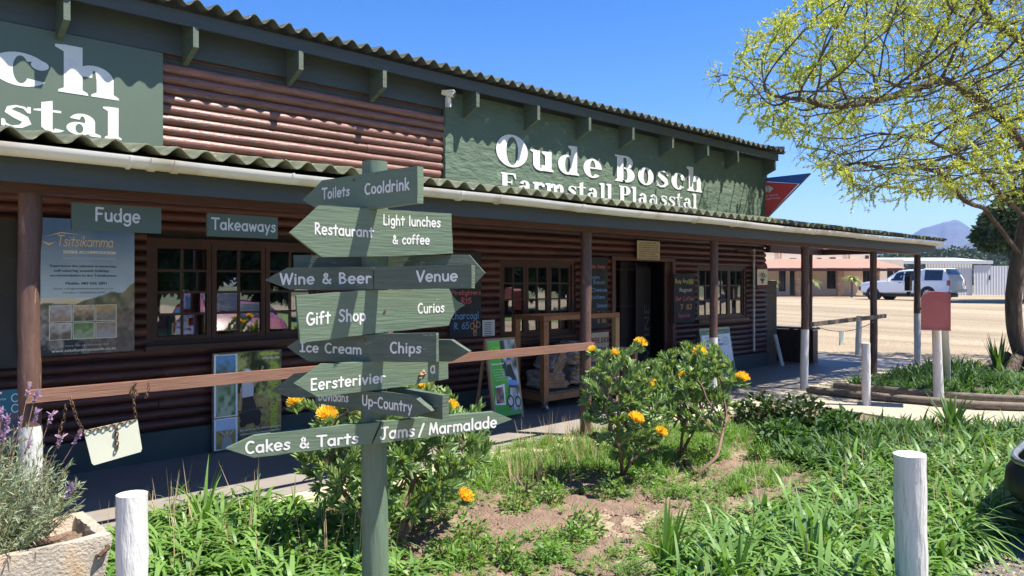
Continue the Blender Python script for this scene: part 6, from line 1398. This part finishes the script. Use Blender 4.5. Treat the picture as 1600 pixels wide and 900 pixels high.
link_np('crown', [lf], l_tree, T.o, T.loc, 'stuff')
mb = MB(); 
for k in range(9):
    a = k * .7; mb.tube([TB + Vector((math.cos(a) * .30, math.sin(a) * .30, .28)), TB + Vector((math.cos(a) * .55, math.sin(a) * .55, .04)), TB + Vector((math.cos(a) * .95, math.sin(a) * .95, -.08))], [.13, .11, .04], 8, cap=False)
T.part('root_flare', mb, m_bark, smooth=True)
print('TREE', len(P), len(pp))
# ------------------------------------------------------------------ other trees
def leaf_tree(name, label, base, h, r, n, mat, ls=.22, trunk_h=.3, group=None, seed=0, squash=1.0, lobes=14):
    T = Thing(name, label, 'tree', base, group); g = np.random.default_rng(seed); bz = trunk_h * h
    c = unit(g.normal(size=(lobes, 3))) * np.array([r * .62, r * .62, (h - bz) * .34 * squash]) * g.uniform(.4, 1, (lobes, 1)) + np.array([0, 0, bz + (h - bz) * .5])
    li = g.integers(0, lobes, n); lr = g.uniform(.30, .5, lobes) * r; d = unit(g.normal(size=(n, 3))); p = c[li] + d * (lr[li] * g.uniform(.5, 1, n) ** .4)[:, None] * np.array([1, 1, .8])
    V, Fq, rr = straps(p, unit(d + g.normal(size=(n, 3)) * .7), g.normal(size=(n, 3)), ls * g.uniform(.6, 1.3, n), ls * .55, .3, (.4, 1, .1)); o = link('crown', np_mesh('crown', V, Fq, mat, rr), T.o); o['kind'] = 'stuff'
    mb = MB(); mb.tube([(0, 0, -.2), (.05 * r, 0, bz), (0, .05 * r, bz + (h - bz) * .4)], [h * .035, h * .028, h * .015], 8)
    for q in range(lobes): mb.tube([(0, 0, bz * .9), tuple((c[q] + np.array([0, 0, bz])) * .5), tuple(c[q])], [h * .014, h * .01, h * .004], 5, cap=False)
    T.part('trunk', mb, m_bark, smooth=True, local=True); return T
def lzp(L_, Z): p = camf(L_, Z); p.z = lot_z(p.x, p.y); return p
leaf_tree('evergreen_tree', 'dense dark evergreen tree behind the spreading tree trunk', lzp(27.3, 40), 6.0, 2.8, 15000, l_dark, .32, .28, seed=3, lobes=18)
leaf_tree('evergreen_tree', 'dark evergreen tree mostly outside the right edge', lzp(31.5, 43), 9, 4.2, 9000, l_dark, .26, .2, seed=4)
for k in range(18):
    leaf_tree('boundary_tree', ['first', 'second', 'third', 'fourth', 'fifth', 'sixth', 'seventh', 'eighth', 'ninth', 'tenth', 'eleventh', 'twelfth', 'thirteenth', 'fourteenth', 'fifteenth', 'sixteenth', 'seventeenth', 'eighteenth'][k] + ' dark tree along the row across the lawn, counted from the left end', (8 + 3.7 * k, -23 + 2 * math.sin(k * 2.1), 0), 10.5 + 2 * math.sin(k * 1.3), 3.6, 6500, l_dark, .85, .02, group='trees across the lawn', seed=20 + k)
# ------------------------------------------------------------------ vehicles
def car(name, label, cat, paint, st, wheels, wr, glass_st, L_, hood=None, tailx=None, canopy=False):
    """st: stations (x, half width, z sill, z waist, z top, half width top); x from front"""
    T = Thing(name, label, cat, (0, 0, 0)); mb = MB(); V = []; Fq = []; xs = [s[0] for s in st]
    for x, w, zs, zm, zt, wt in st:
        half = [(w * .86, zs), (w, zs + .07), (w * 1.0, (zs + zm) / 2), (w * .975, zm - .03), (w * .95, zm), (wt * 1.02, zt - .05 if zt - zm > .1 else zt - .01), (wt * .9, zt), (wt * .5, zt + .015)]
        V += [(x, -a, b) for a, b in half] + [(x, a, b) for a, b in half[::-1]]
    m = 16
    for i in range(len(st) - 1):
        for j in range(m - 1): o = i * m + j; Fq.append((o, o + 1, o + m + 1, o + m))
        Fq.append((i * m + m - 1, i * m, (i + 1) * m, (i + 1) * m + m - 1))
    Fq += [tuple(range(m))[::-1], tuple((len(st) - 1) * m + j for j in range(m))]; mb.add(V, Fq); T.part('body', mb, paint, smooth=32, local=True)
    def sv(x):  # interpolate station
        for a, b in zip(st[:-1], st[1:]):
            if a[0] <= x <= b[0]: t = (x - a[0]) / (b[0] - a[0]); return [a[k] + (b[k] - a[k]) * t for k in range(6)]
        return st[-1]
    for s in (-1, 1):
        for xa, xb in glass_st:
            mb = MB(); top = []; bot = []
            for k in range(7):
                x = xa + (xb - xa) * k / 6; q = sv(x); z0 = q[3] + .02; z1 = q[4] - .10; f0 = .06; yb = q[1] * .95; yt = q[5] * 1.02
                if z1 < z0 + .02: z1 = z0 + .02
                fz = lambda z: yb + (yt - yb) * (z - q[3]) / max(q[4] - .05 - q[3], .05); bot.append((x, s * (fz(z0) + .006), z0)); top.append((x, s * (fz(z1) + .006), z1))
            for k in range(6): mb.quad(bot[k], bot[k + 1], top[k + 1], top[k])
            T.part('side_window', mb, m_carglass, local=True)
        for wx in wheels:
            w = sv(wx)[1]; q = MB(); q.tube([(wx, s * (w - .16), wr), (wx, s * (w + .005), wr)], wr * 1.16, 26); T.part('wheel_arch', q, m_black, local=True)
            q = MB(); y_ = s * (w + .02); q.tube([(wx, y_ - s * .22, wr), (wx, y_ - s * .02, wr), (wx, y_, wr)], [wr, wr, wr * .93], 26); wh = T.part('wheel', q, m_rubber, smooth=40, local=True)
            q = MB(); q.tube([(wx, y_, wr), (wx, y_ + s * .006, wr)], wr * .62, 20); 
            T.part('rim', q, m_rim, parent=wh, local=True); q = MB()
            for a in range(5): t = a * 2 * math.pi / 5; q.beam((wx, y_ + s * .010, wr), (wx + math.cos(t) * wr * .58, y_ + s * .010, wr + math.sin(t) * wr * .58), .03, .05, up=(0, 1, 0))
            T.part('spoke', q, m_black, parent=wh, local=True)
        q = MB(); hx = glass_st[0][0] + .12; w = sv(hx); q.box((hx, s * (w[1] + .08), w[3] + .08), (.10, .20, .15)); T.part('mirror', q, paint, local=True)
        for xa, xb in glass_st[:2]:
            q = MB(); w = sv(xb - .12); q.box((xb - .15, s * (w[1] * .975 + .018), w[3] - .10), (.17, .03, .03)); T.part('door_handle', q, m_black, local=True)
            q = MB(); xx = xb + .05; w = sv(xx); q.add([(xx, s * (w[1] + .003), w[2] + .1), (xx + .012, s * (w[1] + .003), w[2] + .1), (xx + .012, s * (w[1] * .98 + .002), w[3] - .03), (xx, s * (w[1] * .98 + .002), w[3] - .03)], [(0, 1, 2, 3)]); T.part('door_gap', q, m_black, local=True)
        q = MB(); a = st[0]; q.box((.10, s * (a[1] - .06), a[3] - .12), (.24, .26, .14)); T.part('headlight', q, m_carglass, local=True)
        q = MB(); e = st[-1]; q.box((L_ - .04, s * (e[1] - .02), e[3] - .12), (.14, .10, .30)); T.part('tail_light', q, m_tail, local=True)
    # windscreens
    def band(xa, xb, nm):
        a, b = sv(xa), sv(xb); n = .012; q = MB(); dx = -(b[4] - a[4]); dz = (xb - xa); l = math.hypot(dx, dz); ox, oz = dx / l * n, dz / l * n + .016
        if b[4] < a[4]: pass
        q.quad((xa + ox, -a[5] * .86, a[4] + oz), (xa + ox, a[5] * .86, a[4] + oz), (xb + ox, b[5] * .86, b[4] + oz), (xb + ox, -b[5] * .86, b[4] + oz)); T.part(nm, q, m_carglass, local=True)
    band(hood[0], hood[1], 'windscreen')
    if tailx: band(tailx[0], tailx[1], 'rear_window')
    q = MB(); a = st[0]; q.box((-.03, 0, a[2] + .16), (.22, a[1] * 2.02, .24))
    if canopy: T.part('front_bumper', q, m_black, smooth=False, local=True)
    e = st[-1]; q = MB(); q.box((L_ + .05, 0, e[2] + .12), (.16, e[1] * 1.9, .16)); T.part('rear_bumper', q, m_metal if canopy else m_black, local=True)
    q = MB(); q.box((-.005, 0, a[3] - .14), (.1, a[1] * 1.2, .13)); T.part('grille', q, m_black, local=True)
    q = MB(); q.bx(.3, L_ - .3, -st[3][1] * .8, st[3][1] * .8, .22, st[3][2] + .02); T.part('underbody', q, m_black, local=True)
    return T
pk = [(0, .66, .52, .86, .90, .60), (.10, .84, .42, .98, 1.02, .74), (.45, .91, .40, 1.04, 1.09, .82), (1.25, .93, .40, 1.10, 1.17, .84), (1.62, .93, .40, 1.12, 1.22, .80), (2.35, .93, .40, 1.14, 1.74, .68), (2.9, .93, .40, 1.14, 1.80, .69), (3.75, .93, .40, 1.15, 1.80, .70), (3.9, .93, .40, 1.15, 1.86, .74), (4.95, .93, .42, 1.15, 1.84, .74), (5.22, .92, .46, 1.15, 1.45, .78), (5.32, .90, .48, 1.14, 1.20, .82)]
TR = car('pickup_truck', 'white double-cab pickup truck with canopy parked by the cream building', 'pickup truck', m_car_w, pk, (.95, 4.17), .39, [(1.82, 2.72), (2.80, 3.62), (3.95, 4.95)], 5.32, hood=(1.66, 2.30), tailx=(4.98, 5.2), canopy=True)
def sv_(x): return x
q = MB(); v, f = font_mesh('RANGER'); w0 = max(a[0] for a in v); q.add([(5.325, -.35 + x / w0 * .7, .93 + y * .10) for x, y, z in v], f); TR.part('tailgate_lettering', q, m_gdark, local=True)
q = MB(); q.bx(5.30, 5.335, -.82, .82, .62, 1.12); TR.part('tailgate', q, m_car_w, local=True)
q.v = [(x + .0, y, z) for x, y, z in q.v]
pos = atZ(1424, 440, 44.5); ang = ROT - R(56)
hd = Vector((math.cos(ang), math.sin(ang), 0)); o_ = pos - hd * 2.75; TR.o.location = (o_.x, o_.y, .60); TR.o.rotation_euler = (0, 0, ang)
hb = [(.12, .60, .32, .50, .54, .55), (.26, .76, .28, .60, .64, .66), (.6, .85, .26, .82, .88, .76), (1.05, .87, .26, .93, 1.00, .78), (1.85, .87, .26, .95, 1.40, .62), (2.6, .87, .26, .96, 1.46, .63), (3.4, .86, .28, .98, 1.40, .62), (3.85, .84, .32, .98, 1.08, .66), (3.98, .78, .36, .90, .96, .66)]
CR = car('parked_car', 'dark bumper corner of a maroon hatchback parked at the right edge', 'car', m_car_r, hb, (.80, 3.25), .31, [(1.45, 2.35), (2.45, 3.3)], 3.98, hood=(1.10, 1.80), tailx=(3.42, 3.82))
# heavy black bumper with grey lip and its number plate holder
q = MB(); V = []
bump = [(.62, .30), (.66, .42), (.70, .56), (.66, .70), (.60, .74)]
for k in range(18):
    t = -math.pi / 2 + math.pi * k / 12; 
    for j, (dz0, z) in enumerate([(-.18, .15), (-.05, .24), (.06, .37), (.05, .47), (.0, .55)]):
        sx = math.copysign(abs(math.cos(t)) ** .45, math.cos(t)); sy = math.copysign(abs(math.sin(t)) ** .45, math.sin(t)); V.append((.42 - (.52 + dz0) * sx, (.86 + dz0 * .6) * sy, z))
q.add(V, [(a * 5 + b_, a * 5 + b_ + 1, (a + 1) * 5 + b_ + 1, (a + 1) * 5 + b_) for a in range(12) for b_ in range(4)]); CR.part('wrap_bumper', q, m_black, smooth=True, local=True)
q = MB(); V2 = [(x, y, z) for x, y, z in V if abs(z - .55) < 1e-6]; q.tube([(x - .0, y, z + .012) for x, y, z in V2], .022, 8); CR.part('bumper_lip', q, m_metal, smooth=True, local=True)
CR.o.location = (6.60, 1.32, -.05); CR.o.rotation_euler = (0, 0, R(-90 + 3))
# ------------------------------------------------------------------ far buildings (local frame: x right, y away)
def local(name, label, cat, L_, Z, z):
    p = camf(L_, Z, z); T = Thing(name, label, cat, p); T.o.rotation_euler = (0, 0, ROT); T.L = L_; T.Z = Z; T.z = z; return T
def lx(px, Z): return (px - 800) / F * Z
Z1 = 54.0; ZW = 57.0; gz = .61
T = local('restaurant_building', 'cream two-level building with faded red lean-to roof across the gravel lot', 'building', lx(1300, Z1), Z1, gz)
def X_(px, Z=ZW): return lx(px, Z) - T.L
hz = lambda py, Z: EYE + (HY - py) * Z / F - gz
yw = ZW - Z1
ops = [(X_(1217), X_(1228), .35, 2.1), (X_(1234), X_(1243), 0, 2.1), (X_(1257), X_(1269), .5, 2.1), (X_(1292), X_(1306.5), .55, 2.1), (X_(1348), X_(1361), 0, 2.1), (X_(1386), X_(1409), .8, 2.1)]
mb = MB()
def wall_l(mb, xa, xb, za, zb, ops, ya, yb): wall_back(mb, xa, xb, za, zb, ops, ya, yb)
wall_l(mb, X_(1150), X_(1412), 0, hz(405, ZW), ops, yw, yw + .25); T.part('wall', mb, m_cream, local=True)
mb = MB(); mb.bx(X_(1150), X_(1412), yw + .5, yw + .6, 0, 2.6); T.part('interior', mb, m_dark, local=True)
for k, (a, b, c, d) in enumerate(ops):
    mb = MB(); mb.bx(a, a + .07, yw + .08, yw + .16, c, d); mb.bx(b - .07, b, yw + .08, yw + .16, c, d); mb.bx(a + .07, b - .07, yw + .08, yw + .16, d - .07, d); mb.bx(a + .07, b - .07, yw + .08, yw + .16, c, c + .07)
    f_ = T.part('door' if c == 0 else 'window', mb, m_gdark, local=True); mb = MB(); mb.quad((a + .07, yw + .12, c + .07), (b - .07, yw + .12, c + .07), (b - .07, yw + .12, d - .07), (a + .07, yw + .12, d - .07)); T.part('pane', mb, m_carglass, local=True, parent=f_)
    mb = MB(); mb.bx((a + b) / 2 - .025, (a + b) / 2 + .025, yw + .09, yw + .15, c + .07, d - .07); T.part('glazing_bar', mb, m_gdark if k != 5 else m_wsheet, local=True, parent=f_)
for pa, pb in ((1243, 1249), (1308, 1317.5), (1366, 1373)):
    a, b = lx(pa, Z1 + .6) - T.L, lx(pb, Z1 + .6) - T.L; nr = 22; hh = hz(419, Z1 + .6)
    for r in range(nr):
        z = hh * r / nr; s = .5 if r % 2 else .35; xm = a + (b - a) * s; mb = MB()
        mb.bx(a, xm - .006, .45 - U(0, .01), .8, z + .006, z + hh / nr - .006); T.part('brick', mb, m_brick, local=True); mb = MB(); mb.bx(xm + .006, b, .45 - U(0, .01), .8, z + .006, z + hh / nr - .006); T.part('brick', mb, m_brick, local=True)
    mb = MB(); mb.bx(a + .01, b - .01, .47, .79, 0, hh); T.part('column_core', mb, m_cream, local=True)
# red corrugated lean-to roof
a, b = lx(1150, Z1) - T.L, lx(1414, Z1) - T.L; ze, zb_ = hz(418.3, Z1), hz(404.5, ZW); n = 260; V = []; Fq = []
for i in range(n + 1):
    x = a + (b - a) * i / n; wv = .02 * math.cos(i * math.pi * .5); xb = a + (b - .9 - a) * i / n; V += [(x, 0, ze + wv), (xb, yw + .1, zb_ + wv), (x, 0, ze + wv - .03)]
for i in range(n): Fq += [(3 * i, 3 * i + 3, 3 * i + 4, 3 * i + 1), (3 * i + 2, 3 * i + 5, 3 * i + 3, 3 * i)]
mb = MB(); mb.add(V, Fq); T.part('roof', mb, m_pinkroof, local=True)
mb = MB(); mb.bx(a + .1, b - .1, .05, .12, ze - .24, ze - .06); T.part('roof_beam', mb, m_brown, local=True)
mb = MB(); mb.bx(a, b - .6, yw + .3, yw + 6, 2.4, hz(369, ZW + .3)); T.part('upper_storey', mb, m_cream, local=True)
mb = MB(); mb.bx(a - .2, b - .45, yw + .15, yw + 6.2, hz(369, ZW) + .02, hz(367, ZW) + .02); T.part('parapet_cap', mb, m_cream, local=True)
for pa, pb, ya_, yb_ in ((1299, 1308, 402, 407), (1236, 1246, 403.5, 407), (1355, 1360, 399, 406), (1279, 1286, 403, 407)):
    mb = MB(); mb.bx(X_(pa), X_(pb), yw + .24, yw + .31, hz(yb_, ZW), hz(ya_, ZW)); f_ = T.part('upper_window', mb, m_gdark, local=True); mb = MB(); mb.bx(X_(pa) - .08, X_(pb) + .08, yw + .2, yw + .31, hz(yb_, ZW) - .08, hz(yb_, ZW) - .01); T.part('sill', mb, m_wsheet, local=True, parent=f_)
for px in (1329, 1222, 1266): mb = MB(); mb.tube([(X_(px), yw + .22, 2.75), (X_(px), yw + .22, hz(372, ZW))], .05, 6); T.part('downpipe', mb, m_brick, local=True)
mb = MB(); mb.bx(X_(1150), X_(1412), .3, yw, -.1, .06); T.part('stoep', mb, m_brick, local=True)
# white shed and screen wall
Z2 = 60.0; T2 = local('white_shed', 'long low white corrugated shed with sliding door beyond the lot', 'shed', lx(1470, Z2), Z2, gz)
xx = lambda px: lx(px, Z2) - T2.L; h2 = EYE + (HY - 409.5) * Z2 / F - gz
def corr(xa, xb, y, za, zb, pit=.22, amp=.008):
    n = max(2, int((xb - xa) / pit * 4)); V = []; 
    for i in range(n + 1): x = xa + (xb - xa) * i / n; o = amp * (1 if (i // 2) % 2 else -1); V += [(x, y + o, za), (x, y + o, zb)]
    mb = MB(); mb.add(V, [(2 * i, 2 * i + 2, 2 * i + 3, 2 * i + 1) for i in range(n)]); return mb
T2.part('wall', corr(xx(1446), xx(1519), 0, 0, h2 - .15), m_wsheet, local=True); T2.part('sliding_door', corr(xx(1520), xx(1547), -.12, .04, h2 - .25), m_wsheet, local=True, label='sliding door panel with small dark handle')
mb = MB(); mb.bx(xx(1543.5), xx(1545), -.17, -.14, 1.2, 1.6); T2.part('handle', mb, m_gdark, local=True)
T2.part('wall', corr(xx(1549), xx(1660), .05, 0, h2 - .3), m_wsheet, local=True)
mb = MB(); mb.bx(xx(1383), xx(1549), -.22, -.08, h2 - .15, h2 + .12); T2.part('fascia', mb, m_wsheet, local=True)
mb = MB(); mb.bx(xx(1411), xx(1447), .2, .3, 0, h2 - .6); T2.part('bay_shade_panel', mb, m_dark, local=True); mb = MB(); mb.bx(xx(1383), xx(1412), .0, .1, 0, h2 - .15); T2.part('wall', mb, m_wsheet, local=True)  # dark panel stands in for the shade inside the bay
T2.part('wall', corr(xx(1412), xx(1446), .0, 0, h2 - 1.1), m_wsheet, local=True)
mb = MB(); mb.add([(xx(1383), 0, h2 + .10), (xx(1549), 0, h2 + .10), (xx(1549), 5, h2 + .5), (xx(1383), 5, h2 + .5)], [(0, 1, 2, 3)]); T2.part('roof', mb, m_wsheet, local=True)
# small aloe-topped trees in front of the cream building
def aloe(label, px, base_py, top_py, Z, r):
    p = camf(lx(px, Z), Z, gz); h = EYE + (HY - top_py) * Z / F - gz; T = Thing('aloe_tree', label, 'aloe', p, 'aloe trees by the cream building'); mb = MB(); mb.tube([(0, 0, -.05), (.03, 0, h * .5), (0, 0, h)], [.09, .07, .08], 8, jit=.06); T.part('trunk', mb, m_oldwood, smooth=True, local=True)
    n = 46; a = rng.uniform(0, 6.28, n); d = np.stack([np.cos(a), np.sin(a), rng.uniform(-.1, 1.3, n)], 1); link('crown', np_mesh('crown', *straps(np.tile([0, 0, h], (n, 1)), d, np.array([0, 0, 1.]) + np.zeros((n, 3)), r * rng.uniform(.8, 1.1, n), .13, 1.3, (1, .9, .6, .3, .03))[:2], l_aloe, np.repeat(rng.random(n), 10)), T.o)
aloe('taller aloe-topped stem in front of the cream wall near the pickup truck', 1331, 467, 435, 52, .85); aloe('bushier aloe-topped stem half hidden behind the carport post', 1268, 469, 441, 50, .80); aloe('aloe-topped stem at the left hidden behind the grey panel', 1206, 469, 441, 52, .7)
# ------------------------------------------------------------------ wooded ridge and mountain
def ridge(name, label, Z, pxs, pys, depth, n, ls, mat):
    P_ = np.interp(np.linspace(0, 1, 200), np.linspace(0, 1, len(pys)), pys); px = rng.uniform(pxs[0], pxs[1], n); t = rng.random(n) ** .8; Zs = Z + depth * (1 - t) * 1.0
    top = np.interp(px, np.linspace(pxs[0], pxs[1], 200), P_); lump = vnoise(px * .09, t * 4 + 3, 1) * .35; zt = EYE + (HY - top) * Z / F; z = np.where(True, zt * (1 - .9 * t) , 0) + 0
    Zd = Z - depth * t; L_ = (px - 800) / F * Zd; c = np.outer(Zd, np.array(FW)) + np.outer(L_, np.array(RT)); c[:, 2] = zt * (1 - t) * (Zd / Z) + .5
    nl = 26; cc = np.repeat(c, nl, 0); d = unit(rng.normal(size=(len(cc), 3))); d[:, 2] = np.abs(d[:, 2]); R0 = np.repeat(rng.uniform(1.6, 3.2, n), nl)[:, None]
    p = cc + d * R0 * np.array([1, 1, .9]); V, Fq, r = straps(p, unit(d + rng.normal(size=d.shape) * .5), rng.normal(size=d.shape), ls, ls * .8, .3, (.5, 1, .3)); r = np.clip(r * .6 + np.repeat(np.repeat(rng.random(n), nl), 6) * .4, 0, 1)
    return tag(link(name, np_mesh(name, V, Fq, mat, r)), label, 'woodland', kind='stuff')
ridge('wooded_ridge', 'far line of dark woodland below the mountain', 260, (1340, 1760), [414, 410, 406, 402, 399, 397, 396, 396, 396, 392, 388], 30, 1500, 1.1, l_wood)
ridge('wooded_ridge', 'low far wood glimpsed under the carport roof', 330, (700, 1400), [418, 416, 414, 415, 412, 410, 408], 30, 900, 1.3, l_wood)
def mountain():
    ZM = 3600; prof = [(1150, 425), (1300, 412), (1345, 403), (1385, 386), (1415, 369), (1440, 355), (1462, 347), (1475, 343), (1489, 340.5), (1500, 341), (1512, 349), (1530, 362), (1560, 372), (1600, 370), (1680, 366), (1760, 372), (1900, 395), (2100, 420)]
    xs = np.linspace(1150, 1780, 120); ys = np.interp(xs, [p[0] for p in prof], [p[1] for p in prof]) + (vnoise(xs * .12, xs * 0, 1) - .5) * 3; V = []; rows = 26
    for j in range(rows + 1):
        t = j / rows; Zj = ZM - 1500 * (1 - t) + 0
        for i, x in enumerate(xs):
            zt = (HY - ys[i]) * ZM / F * .97; z = zt * t ** 1.15 * (1 - .26 * (1 - t) * abs(float(vnoise(x * .045, t * 2.2, 1)) - .5) * 4 * (t < 1)); L_ = (x - 800) / F * ZM * (.55 + .45 * t) ** .2; V.append(tuple(camf((x - 800) / F * Zj, Zj, z)))
    n = len(xs); Fq = [(j * n + i, j * n + i + 1, (j + 1) * n + i + 1, (j + 1) * n + i) for j in range(rows) for i in range(n - 1)]
    b0 = len(V)
    for i, x in enumerate(xs): V.append(tuple(camf((x - 800) / F * (ZM + 900), ZM + 900, 0)))
    Fq += [(rows * n + i, rows * n + i + 1, b0 + i + 1, b0 + i) for i in range(n - 1)]
    mb = MB(); mb.add(V, Fq); struct('mountain', mb, M('mountain_scrub', (.05, .055, .045), rough=.95, var=.5, scale=.006, bump=0, col2=(.09, .08, .07), c2th=.5, c2s=.01), smooth='full')
    # lower shoulder ridge in front
    V = []; xs = np.linspace(1330, 1800, 90); ys = np.interp(xs, [1330, 1400, 1440, 1480, 1520, 1545, 1570, 1640, 1800], [424, 410, 402, 392, 375, 366, 360, 350, 350]); ZM2 = 2500
    for j in range(11):
        t = j / 10; Zj = ZM2 - 700 * (1 - t)
        for i, x in enumerate(xs): V.append(tuple(camf((x - 800) / F * Zj, Zj, (HY - ys[i] - 2 * float(vnoise(x * .1, 3, 1))) * ZM2 / F * t ** 1.1)))
    n = len(xs); mb = MB(); mb.add(V, [(j * n + i, j * n + i + 1, (j + 1) * n + i + 1, (j + 1) * n + i) for j in range(10) for i in range(n - 1)]); struct('hills', mb, MATS['mountain_scrub'], smooth='full')
mountain()
# little growths on the upper roof
for k, (px, py) in enumerate(((1112, 214), (1132, 222), (1140, 226), (1148, 228))):
    p = onY(px, py + 5, 7.2); n = 26; T = Thing('roof_weed', ['small brown dried weed sticking up from the upper roof edge', 'green moss tuft on the upper roof edge, left of three', 'green moss tuft on the upper roof edge, middle of three', 'green moss tuft on the upper roof edge, right of three'][k], 'weed', (p.x, 7.24, 4.30)); s_ = .16 if k == 0 else .09
    d = rand_dirs(n, .2); link('leaves', np_mesh('leaves', *straps(np.zeros((n, 3)), d, rng.normal(size=(n, 3)), s_, .02, .8, (.5, 1, .6, .1))[:2], l_dry if k == 0 else l_weed, np.repeat(rng.random(n), 8)), T.o)
# air
hz_m, nt = newmat('haze_air'); pv = N(nt, 'ShaderNodeVolumePrincipled'); pv.inputs['Color'].default_value = (.36, .55, 1, 1); pv.inputs['Density'].default_value = .00018; pv.inputs['Anisotropy'].default_value = .1
o = N(nt, 'ShaderNodeOutputMaterial'); nt.links.new(pv.outputs[0], o.inputs[1])
HAZE = True
if HAZE:
    mb = MB(); mb.box((0, 0, 174), (12600, 12600, 352)); tag(link('haze', mb.mesh('haze', hz_m)), kind='stuff')
